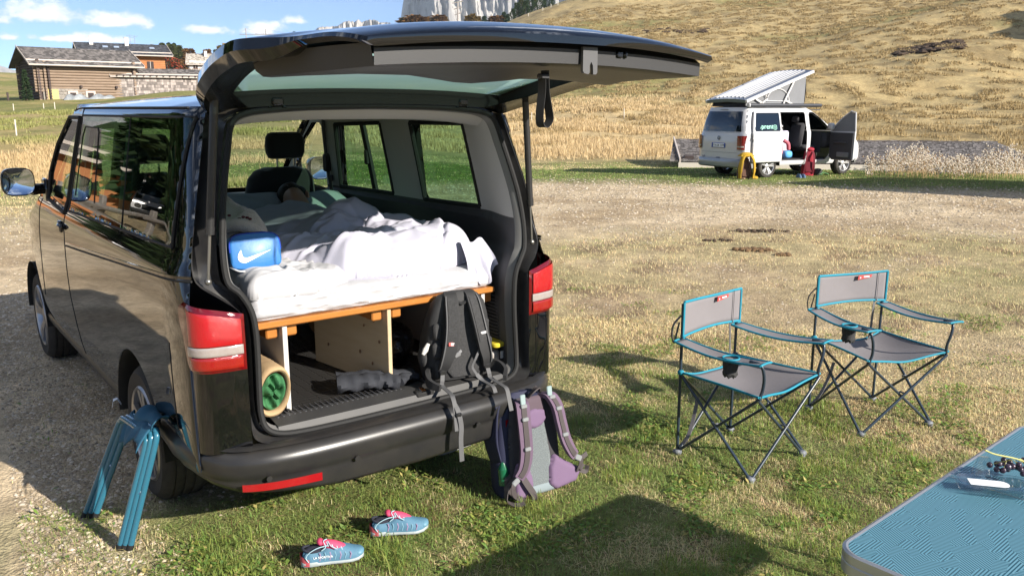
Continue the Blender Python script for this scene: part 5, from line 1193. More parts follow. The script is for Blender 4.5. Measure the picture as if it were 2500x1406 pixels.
    ring = lambda r, z, k=0: [(cx + r * math.cos(2 * math.pi * i / n), cy + r * math.sin(2 * math.pi * i / n), z + k * .006 * math.sin(i * 2.1)) for i in range(n)]
    mb.loft([ring(.040, za - .016), ring(.041, za - .05), ring(.036, za - .085), ring(.040, za - .10, 1), ring(.028, za - .118, 1), ring(.005, za - .112)], True); mb.build('cup_holder', M_bpm, c)
    mb = MB(); mb.tube([(cx + .042 * math.cos(a), cy + .042 * math.sin(a), za - .018) for a in np.linspace(0, 2 * math.pi, 21)], .005, 6, False); mb.build('cup_rim', M_cyan, c)
    mb = MB(); x = -(hw + .006)
    mb.ribbon(spline([(x, hd + .01, .80), (x - .028, hd + .035, .75), (x - .034, hd + .04, .69), (x - .02, hd + .035, .645), (x - .008, hd + .03, .69), (x + .0, hd + .02, .76)], 5), .016, .0025, (.4, 1, 0)); mb.build('carry_strap', M_web, c)
    mb = MB(); mb.ribbon(spline([(hw - .05, hd + .012, .70), (hw - .085, hd - .02, .60), (hw - .125, hd - .05, .465), (hw - .15, hd - .03, .40)], 5), .022, .0025, (1, .3, 0)); mb.build('back_strap', M_web, c)
    mb = MB(); mb.ribbon(spline([(-hw + .02, hd + .004, .03), (-hw + .05, hd - .03, .10), (-hw + .11, hd - .02, .19), (-hw + .17, hd, .30)], 5), .022, .0025, (0, 1, .2)); mb.build('leg_strap', M_cgrey, c)
    return c
ch1 = camping_chair('grey and turquoise folding chair closer to the black van', (1.83, -.483, 0), R(3.7))
ch2 = copy_tree(ch1); ch2.location = (2.94, -.611, 0); ch2.rotation_euler = (0, 0, R(-18.5)); ch2['label'] = 'grey and turquoise folding chair set farther from the van, near the table'

# ------------------------------------------------------------------ table with the grape punnet
tb = thing('folding_table', 'blue folding camping table with hatched top and aluminium rim', 'table', (.79, -2.388, 0), R(2.9))
M_alu = pm('aluminium', (.50, .51, .52), .38, .75, (30, .4), (200, .15, .001), col2=(.40, .41, .42), stretch=(.2, .2, 6))
def hatch_mat():
    m = bpy.data.materials.new('hatched_laminate'); m.use_nodes = True; nt = m.node_tree; b = nt.nodes['Principled BSDF']; L = nt.links.new
    tc = _node(nt, 'ShaderNodeTexCoord'); mp = _node(nt, 'ShaderNodeMapping'); mp.inputs['Rotation'].default_value = (0, 0, R(38)); mp.inputs['Scale'].default_value = (1.0, 2.0, 1); L(tc.outputs['Object'], mp.inputs[0])
    vo = _node(nt, 'ShaderNodeTexVoronoi', voronoi_dimensions='2D'); vo.inputs['Scale'].default_value = 17; vo.inputs['Randomness'].default_value = .8; L(mp.outputs[0], vo.inputs['Vector'])
    se = _node(nt, 'ShaderNodeSeparateXYZ'); L(vo.outputs['Color'], se.inputs[0])
    fl_ = _node(nt, 'ShaderNodeMath', operation='FLOOR'); mu = _node(nt, 'ShaderNodeMath', operation='MULTIPLY'); mu.inputs[1].default_value = 3; L(se.outputs[0], mu.inputs[0]); L(mu.outputs[0], fl_.inputs[0])
    an = _node(nt, 'ShaderNodeMath', operation='MULTIPLY'); an.inputs[1].default_value = R(60); L(fl_.outputs[0], an.inputs[0])
    ro = _node(nt, 'ShaderNodeVectorRotate', rotation_type='Z_AXIS'); L(tc.outputs['Object'], ro.inputs['Vector']); L(an.outputs[0], ro.inputs['Angle'])
    s2 = _node(nt, 'ShaderNodeSeparateXYZ'); L(ro.outputs[0], s2.inputs[0])
    k = _node(nt, 'ShaderNodeMath', operation='MULTIPLY'); k.inputs[1].default_value = 2 * math.pi /   .0080; L(s2.outputs[1], k.inputs[0])
    sn = _node(nt, 'ShaderNodeMath', operation='SINE'); L(k.outputs[0], sn.inputs[0])
    th = _node(nt, 'ShaderNodeMapRange'); th.inputs[1].default_value = -.15; th.inputs[2].default_value = .35; L(sn.outputs[0], th.inputs[0])
    mx = _node(nt, 'ShaderNodeMixRGB'); mx.inputs[1].default_value = (.145, .315, .39, 1); mx.inputs[2].default_value = (.014, .07, .10, 1); L(th.outputs[0], mx.inputs[0]); L(mx.outputs[0], b.inputs['Base Color'])
    b.inputs['Roughness'].default_value = .32; return m
M_hatch = hatch_mat()
TW, TD, TZ, TT = 1.40, .70, .752, .062
for s_ in (-1, 1):
    out = []
    for x, y in rrect(TW - .03, TD - .03, .06, 8): out.append((x, y))
    half = [(max(x, .0035) if s_ > 0 else min(x, -.0035), y) for x, y in out]
    hh = [p for i, p in enumerate(half) if p != half[i - 1]]
    mb = MB(); mb.poly(hh, .006, Matrix.Translation((0, 0, TZ - .008))); mb.build('table_panel', M_hatch, tb, smooth=False)
mb = MB(); ro, ri = rrect(TW, TD, .075, 8), rrect(TW - .034, TD - .034, .058, 8)
mb.loft([[(x, y, z) for x, y in P] for P, z in ((ri, TZ - .02), (ri, TZ - .003), ([((a[0] + b[0]) / 2, (a[1] + b[1]) / 2) for a, b in zip(ro, ri)], TZ), (ro, TZ - .004), (ro, TZ - .028), (rrect(TW - .006, TD - .006, .073, 8), TZ - .030), (ro, TZ - .033), (ro, TZ - TT), (ri, TZ - TT))], True); mb.build('rim', M_alu, tb, auto=35)
mb = MB(); mb.poly(rrect(TW - .03, TD - .03, .06, 6), .004, Matrix.Translation((0, 0, TZ - .045))); mb.build('underside', pm('table_under', (.25, .25, .25), .6), tb, smooth=False)
mb = MB(); mb.box((0, 0, TZ - .0045), (.0045, TD - .03, .006)); mb.build('fold_seam', M_alu, tb)
for sx in (-1, 1):
    for sy in (-1, 1): mb = MB(); mb.tube([(sx * .60, sy * .26, TZ - .045), (sx * .64, sy * .30, .012)], .0125, 10); mb.tube([(sx * .6402, sy * .3002, .0), (sx * .6398, sy * .2998, .02)], .016, 10); mb.build('leg', M_alu, tb)
pu = thing('grape_punnet', 'open clear plastic punnet with a white sticker on the blue table', 'punnet', (.775, -2.185, TZ + .001), R(-52))
M_clear = glass('clear_plastic', (.86, .88, .89), .03, 1.5)
mb = MB(); mb.loft([[(x, y, z) for x, y in rrect(w, d, r, 6)] for w, d, r, z in ((.19, .10, .03, .001), (.20, .11, .035, .004), (.208, .118, .04, .022), (.212, .122, .042, .026), (.222, .132, .047, .026), (.222, .132, .047, .0235))], True, True); mb.build('tray', M_clear, pu, auto=30)
mb = MB(); 
mb.loft([[(x, y + .012 * math.sin(x * 30), z) for x, y in rrect(w, .014, .006, 4)] for w, z in ((.09, .024), (.082, .05), (.06, .072), (.05, .082))], True, True, True); o = mb.build('bent_lid', M_clear, pu, auto=30); o.location = (-.02, .045, 0); o.rotation_euler = (R(-14), R(8), R(20))
mb = MB(); st_ = [(-.055, -.022), (.035, -.022)] + [(.035 + .022 * math.sin(a), -.022 * math.cos(a)) for a in np.linspace(.2, math.pi - .2, 9)] + [(.035, .022), (-.055, .022)]
mb.poly(st_, .0008, Matrix.Translation((-.02, -.018, .028))); mb.build('sticker', M_wprint, pu, smooth=False)
mb = MB(); mb.poly(rrect(.20, .10, .03, 4), .0008, Matrix.Translation((0, 0, .0245)) @ Matrix.Rotation(R(0), 4, 'Z')); o = mb.build('lid_film', M_clear, pu, smooth=False)
gb = thing('grape_bunch', 'bunch of dark grapes with a yellow stem in the plastic punnet', 'grapes', (.885, -2.185, TZ + .028), R(-20))
M_grape = pm('dark_grape', (.022, .008, .016), .22, 0, (60, .7), None, coat=.3, col2=(.07, .05, .08), sss=.1)
gm = None; g_ = np.random.default_rng(4); spots = []
while len(spots) < 22:
    p = g_.uniform((-.055, -.038, .0), (.06, .038, .034))
    if all(np.linalg.norm(p - q) > .0165 for q in spots): spots.append(p)
for p in spots:
    if gm is None: mb = MB(); mb.ell((0, 0, 0), (.0092, .0092, .0105), 8, 12); o = mb.build('grape', M_grape, gb); gm = o.data
    else: o = bpy.data.objects.new('grape', gm); COL.objects.link(o); o.parent = gb
    o.location = tuple(p); o.rotation_euler = tuple(g_.uniform(0, 3, 3))
M_stem = pm('grape_stem', (.42, .40, .11), .6)
mb = MB(); mb.tube(spline([(.055, -.01, .03), (.01, .0, .046), (-.05, .018, .060), (-.078, .03, .072)], 6), [.0026] * 18 + [.0034], 6)
for p in spots[::2]: mb.tube([(p[0] * .6, 0, .042), tuple(p)], .0009, 5)
mb.build('stem', M_stem, gb)

# ------------------------------------------------------------------ folded stool leaning on the wheel
M_sblue = pm('stool_blue', (.024, .125, .19), .26, .0, None, None, coat=.5)
M_scloth = pm('stool_cloth', (.012, .075, .13), .75, 0, (12, .3), (250, .3, .001), col2=(.02, .11, .18))
so = thing('folded_stool', 'folded teal blue camping stool leaning against the rear wheel', 'stool', (-1.17, .72, 0))
Fl, Fr = Vector((-.026, .205, 0)), Vector((.03, -.21, 0)); Tl, Tr = Vector((.155, .075, .515)), Vector((.165, -.335, .56))
up_l, up_r = (Tl - Fl).normalized(), (Tr - Fr).normalized(); cr = (Tr - Tl).normalized()
for k, (dx, dd) in enumerate(((0, 0), (.027, .004), (.052, .012))):
    o_ = Vector((-.74, .60, .0)) * dx * 1.05
    sh = -.022 * k
    a, b, c_, d_ = Fl + o_, Tl + o_ + Vector((0, 0, sh * .3)), Tr + o_ * .9 + Vector((0, 0, sh * .5)), Fr + o_ * .9
    P = [a, a + (b - a) * .5, b - up_l * .05, b - up_l * .012 + cr * .02, b + cr * .06, c_ - cr * .06, c_ - cr * .02 - up_r * .012, c_ - up_r * .05, d_ + (c_ - d_) * .5, d_]
    mb = MB(); mb.tube([tuple(p) for p in spline([tuple(q) for q in P], 5)], .0142, 12); tu = mb.build('tube_frame', M_sblue, so)
    for f, u in ((a, up_l), (d_, up_r)): mb = MB(); mb.tube([f + u * -.001, f + u * .03], .016, 12); mb.build('end_cap', M_rubber, so)
for f, u, n in ((Fl, up_l, 2), (Fr, up_r, 2)):
    for k in range(n):
        p = f + u * .29 + Vector((k * .007 - .004, k * .026, 0)); mb = MB(); mb.tube([p + Vector((-.0125, -.003, .004)), p + Vector((-.006, 0, 0))], .0045, 8); mb.build('rivet', M_chrome, so)
mb = MB()
def fab(u, v):
    p = Tl + (Tr - Tl) * (.02 + .86 * u); w = v * 2 - 1
    out = Vector((-.085, -.02, 0)) * abs(w) ** .8 * (1 if w < 0 else -.25) + Vector((0, .05 * w, 0)); dn = -.115 * abs(w) ** 1.5 * (.7 + .3 * math.sin(u * 5 + 1)) if w < 0 else -.05 * w
    wr = .010 * math.sin(u * 11 + v * 4) + .006 * math.sin(u * 23 - v * 7)
    return tuple(p + out + Vector((wr, 0, dn + .018 + wr * .5)))
mb.grid(fab, np.linspace(0, 1, 26), np.linspace(0, 1, 18)); o = mb.build('seat_cloth', M_scloth, so); md = o.modifiers.new('t', 'SOLIDIFY'); md.thickness = .004
mb = MB()
def fab2(u, v):
    p = Tl + (Tr - Tl) * (.25 + .70 * u); r = .045 + .012 * math.sin(u * 7); a = -1.2 + 3.6 * v
    return tuple(p + Vector((.03 - math.cos(a) * r, 0, .012 + math.sin(a) * r * .8)) + Vector((0, .012 * math.sin(v * 9), .006 * math.sin(u * 13))))
mb.grid(fab2, np.linspace(0, 1, 20), np.linspace(0, 1, 18)); o = mb.build('cloth_fold', M_scloth, so); md = o.modifiers.new('t', 'SOLIDIFY'); md.thickness = .004
mb = MB(); p = Tl + Vector((-.035, .03, .05)); mb.ribbon([p, p + Vector((-.012, .004, .028)), p + Vector((-.030, .012, .022)), p + Vector((-.034, .016, -.008))], .030, .001, (.2, 1, 0)); mb.build('care_tag', M_wprint, so)

# ------------------------------------------------------------------ purple rucksack against the bumper
M_purple = pm('purple_pad', (.14, .09, .155), .8, 0, (9, .25), (260, .35, .0015), col2=(.125, .07, .15))
M_mauve = pm('mauve_strap', (.125, .082, .125), .85, 0, (30, .4), (300, .4, .002), col2=(.095, .06, .098))
M_mesh = pm('grey_mesh', (.060, .072, .076), .9, 0, (260, .9), (330, .9, .003), col2=(.21, .235, .24))
M_navyp = pm('navy_pack', (.014, .016, .042), .75, 0, (10, .4), (260, .35, .002), col2=(.02, .024, .06))
M_webb = pm('brown_webbing', (.055, .045, .045), .75, 0, None, (500, .3, .001))
M_bg = pm('buckle_metal', (.20, .21, .215), .35, 0, None, None, coat=.2)
rp = thing('rucksack', 'purple and navy hiking rucksack leaning on the rear bumper', 'backpack', (.615, -.195, 0), rot=(R(-9), 0, R(-6)))
mb = MB(); rings = []
for z, w, d, yc in ((.0, .10, .05, .10), (.01, .15, .08, .10), (.06, .17, .095, .105), (.20, .172, .085, .10), (.30, .165, .065, .085), (.42, .150, .055, .078), (.50, .12, .05, .07), (.535, .07, .03, .065)):
    rings.append([(x - .02, y, z_) for x, y, z_ in packsec(w, d, z, yc, 36, .65)])
mb.loft(rings, True, True, True); o = mb.build('pack_body', M_navyp, rp)
for v in o.data.vertices: n = mnoise.noise(Vector(v.co) * 14) * .010; v.co += Vector((n, n * .5, n * .3))
mb = MB()
def lid(u, v): a = 2 * u - 1; return (-.03 + a * .15 - .02, .01 + .12 * v + .02 * math.sin(u * 6), .50 + .03 * math.sin(math.pi * v) - .02 * a * a + .010 * math.sin(u * 9 + v * 5))
mb.grid(lid, np.linspace(0, 1, 20), np.linspace(0, 1, 10)); o = mb.build('lid', M_navyp, rp); o.modifiers.new('t', 'SOLIDIFY').thickness = .02
mb = MB()
def flap(u, v): return (-.165 - .045 * math.sin(math.pi * u) * (.5 + .5 * v) - .02 * u, .02 + .10 * v, .50 - .30 * u + .012 * math.sin(u * 8 + v * 3))
mb.grid(flap, np.linspace(0, 1, 16), np.linspace(0, 1, 8)); o = mb.build('side_flap', M_navyp, rp); o.modifiers.new('t', 'SOLIDIFY').thickness = .006
mb = MB(); mb.tube([(-.165, .05, .09), (-.165, .05, .17)], .028, 14); mb.tube([(-.165, .05, .17), (-.165, .05, .19), (-.165, .05, .205)], [.028, .018, .013], 14); bt = mb.build('water_bottle', pm('green_bottle', (.01, .10, .045), .2, 0, None, None, coat=.6), None); bt.parent = rp
def pad(name, outline, y0, thick, m, zoff=0, curve=.10, parent=rp, step=.010, trim=None, sgn=1):
    def fn(U, V):
        d = np.maximum(-sd_poly(U, V, outline, .02), 0); e = np.sqrt(np.clip(1 - (1 - np.clip(d / .025, 0, 1)) ** 2, 0, 1)); return np.stack([U, y0 + curve * (U ** 2) * 0 - thick * e - .10 * np.abs(V - .27) ** 2 * 0, V], -1)
    P = np.array(outline); V, F = trimgrid(fn, np.arange(P[:, 0].min() - .03, P[:, 0].max() + .04, step), np.arange(P[:, 1].min() - .03, P[:, 1].max() + .04, step), lambda U, V: -sd_poly(U, V, outline, .02))
    o = from_np(name, V, F, m, parent)
    if trim is not None:
        q = inset(outline, -.021) if False else None
    return o
pad('frame_sheet', [(-.13, .03), (.13, .03), (.125, .30), (.10, .49), (-.10, .49), (-.125, .30)], .015, .012, pm('dark_backing', (.035, .032, .036), .8))
pad('mesh_panel', [(-.075, .05), (.085, .05), (.06, .25), (.045, .385), (-.045, .385), (-.06, .25)], .004, .012, M_mesh)
pad('lower_binding', [(-.07, .035), (.09, .035), (.09, .05), (-.07, .05)], .003, .016, pm('pale_binding', (.18, .22, .235), .8), step=.006)
pad('shoulder_pad', [(-.050, .395), (-.035, .375), (0, .365), (.035, .375), (.052, .395), (.048, .425), (.0, .435), (-.046, .425)], .0, .022, M_purple, step=.007)
pad('lumbar_pad', [(-.125, .03), (-.06, .035), (-.05, .09), (-.065, .15), (-.105, .175), (-.125, .12)], .0, .026, M_purple, step=.008)
pad('lumbar_pad', [(.075, .055), (.10, .035), (.21, .05), (.235, .085), (.17, .125), (.105, .175), (.08, .13)], .0, .026, M_purple, step=.008)
pad('yoke', [(-.05, .445), (.05, .445), (.045, .49), (-.045, .49)], .0, .014, pm('mauve_dark', (.085, .06, .075), .85), step=.008)
for s_, P in ((-1, [(-.065, .02, .495), (-.075, -.03, .485), (-.083, -.048, .43), (-.085, -.055, .34), (-.088, -.055, .25), (-.105, -.05, .18), (-.135, -.04, .135)]), (1, [(.065, .02, .505), (.088, -.03, .502), (.112, -.052, .45), (.128, -.055, .36), (.145, -.055, .28), (.175, -.05, .215), (.205, -.04, .175)])):
    P = spline(P, 7); ws = np.interp(np.linspace(0, 1, len(P)), [0, .2, .7, 1], [.055, .068, .062, .05]); wd_ = (1, .2 * s_, .15 * s_ * 0)
    mb = MB(); mb.ribbon(P, ws, .020, wd_); st = mb.build('shoulder_strap', M_mauve, rp, auto=50)
    mb = MB(); mb.ribbon([p + np.array((0, -.0125, .0)) for p in P[4:-1]], .026, .004, wd_); mb.build('strap_webbing', M_webb, st)
    for t in (.20, .36, .62): p = P[int(t * (len(P) - 1))]; mb = MB(); mb.box((p[0], p[1] - .016, p[2]), (.036, .010, .020), .004); mb.build('strap_buckle', M_bg, st)
    p = P[6]; mb = MB(); mb.box((p[0], p[1] - .015, p[2] + .018), (.030, .008, .06), .004); mb.build('load_lifter', pm('pale_green', (.22, .29, .29), .5), st)
    e = P[-1]; Q = spline([e, (e[0] + s_ * .035, e[1] - .004, e[2] - .035), (e[0] + s_ * .02, e[1] + .01, e[2] - .085), (e[0] - s_ * .04 if s_ < 0 else e[0] + .06, e[1] + .02, e[2] - .13 if s_ < 0 else e[2] - .06)], 6)
    mb = MB(); mb.ribbon(Q, .026, .004, (1, 0, .4)); mb.build('lower_strap', M_webb, rp)
    mb = MB(); mb.box((e[0] + s_ * .018, e[1] - .004, e[2] - .015), (.045, .012, .030), .005, Matrix.Rotation(R(30 * s_), 4, 'Y')); mb.build('side_buckle', M_bg, rp)
mb = MB(); mb.ribbon(spline([(-.145, -.03, .135), (-.19, -.02, .09), (-.205, -.03, .04), (-.17, -.05, .012), (-.12, -.06, .010)], 6), .026, .004, (0, 1, .5)); mb.build('hip_strap', M_webb, rp)
mb = MB(); mb.ribbon(spline([(-.12, -.038, .15), (-.09, -.048, .09), (-.062, -.05, .04), (-.055, -.045, .004)], 6), .032, .004, (1, 0, .3)); mb.build('hip_webbing', M_webb, rp)
mb = MB(); mb.ribbon(spline([(.22, -.02, .15), (.27, -.01, .145), (.31, .0, .155)], 5), .024, .004, (0, .2, 1)); mb.ribbon(spline([(.235, -.02, .09), (.28, -.02, .07), (.29, -.02, .10)], 5), .022, .004, (0, .2, 1)); mb.build('hip_webbing', M_webb, rp)
mb = MB(); mb.ribbon(spline([(-.02, .02, .50), (.0, -.02, .535), (.04, .0, .545), (.065, .03, .52)], 6), .036, .006, (.3, 1, 0)); mb.build('grab_loop', M_webb, rp)
pad('hip_wing', [(-.16, .05), (-.125, .04), (-.12, .13), (-.16, .12)], .03, .02, M_webb, step=.008)

# ------------------------------------------------------------------ trail running shoes and grey sandals
M_shoe = pm('shoe_blue', (.06, .15, .225), .7, 0, (120, .4), (500, .4, .001), col2=(.095, .20, .28))
M_sole = pm('shoe_sole', (.30, .33, .33), .6, 0, (40, .4), None, col2=(.30, .36, .38))
M_pink = pm('shoe_pink', (.50, .045, .11), .7, 0, (60, .3), (400, .3, .001), col2=(.42, .06, .12))
M_coral = pm('shoe_coral', (.40, .07, .085), .6)
M_lace = pm('lace_blue', (.32, .47, .53), .8)
M_dark = pm('shoe_lining', (.02, .022, .035), .9)
def shoe(label, loc, rz, mirror, text=None):
    s_ = thing('running_shoe', label, 'shoe', loc, rz, 'pair of blue and pink running shoes')
    L = .262; S = [0, .012, .04, .08, .12, .16, .20, .235, .255, .262]; Wh = [.018, .030, .035, .034, .036, .042, .045, .038, .022, .006]; cy = [0, 0, 0, .001, .003, .005, .006, .003, 0, 0]
    sg = -1 if mirror else 1
    H = [.066, .074, .072, .064, .082, .080, .064, .052, .042, .034]
    def ring(i_, hw, z0, z1, top=1.0, n=20):
        u = np.interp(i_, range(10), S) if not isinstance(i_, int) else S[i_]
    mb = MB(); rings = []
    us = np.linspace(0, L, 34)
    for u in us:
        w = np.interp(u, S, Wh); c = sg * np.interp(u, S, cy); to = .010 * max(0, (u - .20) / .062) ** 2; lug = .003 * math.sin(u * 260)
        rings.append([(u - .13, c + w * 1.06 * math.copysign(abs(math.cos(a)) ** .5, math.cos(a)), .012 + to + .013 * math.sin(a) * 1.0 + (lug if math.sin(a) < -.5 else 0) + (.006 if u < .07 else 0) * (math.sin(a) > 0)) for a in np.linspace(0, 2 * math.pi, 25)[:-1]])
    mb.loft(rings, True, True, True); sole = mb.build('sole', M_sole, s_, auto=50)
    mb = MB(); rings = []
    for u in us:
        w = np.interp(u, S, Wh) * .98; c = sg * np.interp(u, S, cy); h = np.interp(u, S, H) + .004 * math.sin(u * 90) * 0; to = .010 * max(0, (u - .20) / .062) ** 2
        neck = .55 if .01 < u < .10 else .80 - .2 * min(1, max(0, (u - .10) / .16))
        r_ = []
        for a in np.linspace(-.15, math.pi + .15, 25):
            ca, sa = math.cos(a), max(math.sin(a), -.2); k = 1 - (1 - neck) * max(0, sa) ** 2 * .55
            r_.append((u - .13 + (.012 * sa if u < .03 else 0), c + w * k * math.copysign(abs(ca) ** .75, ca), .016 + to + (h - .016) * max(sa, 0) ** .75 - .01 * (sa < 0)))
        rings.append(r_)
    mb.loft(rings, False); up = mb.build('upper', M_shoe, s_, auto=60)
    mb = MB(); mb.ell((-.075, 0, .0685), (.040, .024, .012), 8, 16); mb.build('lining', M_dark, s_)
    mb = MB(); mb.tube([(-.075 + .047 * math.cos(a), .029 * math.sin(a), .070 + .008 * math.cos(a) ** 2 * (1 if math.cos(a) < 0 else .6)) for a in np.linspace(0, 2 * math.pi, 25)], .0055, 8, False); mb.build('collar', M_dark, up)
    M_lat = pm('shoe_overlay', (.12, .24, .31), .6)
    for k in range(7):
        for sd_ in (-1, 1):
            x = -.055 + .021 * k; w_ = float(np.interp(x + .13, S, Wh)); mb = MB(); c_ = sg * float(np.interp(x + .13, S, cy))
            mb.ribbon([(x, c_ + sd_ * (w_ * .99), .026), (x + .006, c_ + sd_ * (w_ * .93 + .001), .045), (x + .002, c_ + sd_ * (w_ * .74 + .002), .060 - .003 * max(0, k - 3))], .0045, .002, (1, 0, 0)); mb.build('side_overlay', M_lat if k % 2 else pm('shoe_lilac', (.22, .17, .28), .6), up)
    mb = MB(); mb.ell((.108, c_ * 0 + sg * .003, .034), (.026, .036, .018), 8, 14); mb.build('toe_cap', pm('shoe_toe', (.10, .22, .30), .5), s_)
    # heel counter
    mb = MB()
    def hc(u, v):
        a = R(100) + R(160) * u; x = -.088 + .046 * math.cos(a) * 1.0; y = .0395 * math.sin(a); z = .010 + v * (.050 - .022 * abs(2 * u - 1)); return (x - .0005, y * (1 - .12 * v), z)
    mb.grid(hc, np.linspace(0, 1, 18), np.linspace(0, 1, 6)); mb.build('heel_counter', M_coral, s_)
    mb = MB(); mb.ell((.008, 0, .074), (.062, .023, .022), 8, 14, Matrix.Rotation(R(22), 4, 'Y')); mb.ell((-.048, 0, .098), (.016, .024, .014), 8, 12, Matrix.Rotation(R(35), 4, 'Y')); mb.build('tongue', M_pink, s_, auto=60)
    for k in range(5):
        x = -.024 + .019 * k; z = .099 - .0055 * k - .0008 * k * k; mb = MB(); e = .027 - .001 * k
        mb.tube(spline([(x + .008, -e, z - .014), (x + .002, -.012, z - .001), (x - .004, .012, z), (x + .006, e, z - .013)], 4), .0022, 6); mb.build('lace', M_lace, up)
    for q in ([(-.02, -.027, .090), (-.06, -.034, .088), (-.095, -.036, .072), (-.11, -.034, .05), (-.10, -.038, .03)], [(-.02, .005, .104), (-.035, -.018, .108), (-.028, -.034, .088), (-.045, -.037, .075)], [(-.018, -.01, .102), (-.005, -.03, .088), (.02, -.038, .074)]):
        mb = MB(); mb.tube(spline(q, 5), .002, 6); mb.build('lace', M_lace, up)
    if text:
        text3d('shoe_lettering', text, .0135, up, (-.040, -.0375, .040), (R(78), 0, R(-3)), M_wprint, 'CENTER', .0004)
    return s_
shoe('blue and pink running shoe with white lettering, nearest the camera', (-.481, -.141, .012), R(-22), False, 'LA SPORTIVA')
shoe('blue and pink running shoe farther from the camera, toe towards the rucksack', (-.128, -.094, .012), R(-24), True)
M_sand = pm('grey_sandal', (.26, .265, .27), .7, 0, (20, .4))
for lab, loc, rz in (('grey sandal under the rear bumper, left one of the pair', (.43, .60, .01), R(-10)), ('grey sandal under the rear bumper, right one of the pair', (.60, .56, .01), R(12))):
    sn = thing('sandal', lab, 'sandal', loc, rz, 'grey sandals under the bumper')
    mb = MB(); mb.loft([[(x, y * (1 + .25 * math.sin(x * 12)), z) for x, y in rrect(.26, .085, .04, 6)] for z in (0, .022, .03)], True, True, True); mb.build('sole', M_sand, sn, auto=40)
    for x0 in (-.02, .05): mb = MB(); mb.ribbon(spline([(x0, -.043, .015), (x0 + .01, -.03, .06), (x0 + .015, 0, .075), (x0 + .01, .03, .06), (x0, .043, .015)], 5), .028, .004, (1, 0, 0)); mb.build('strap', M_sand, sn)
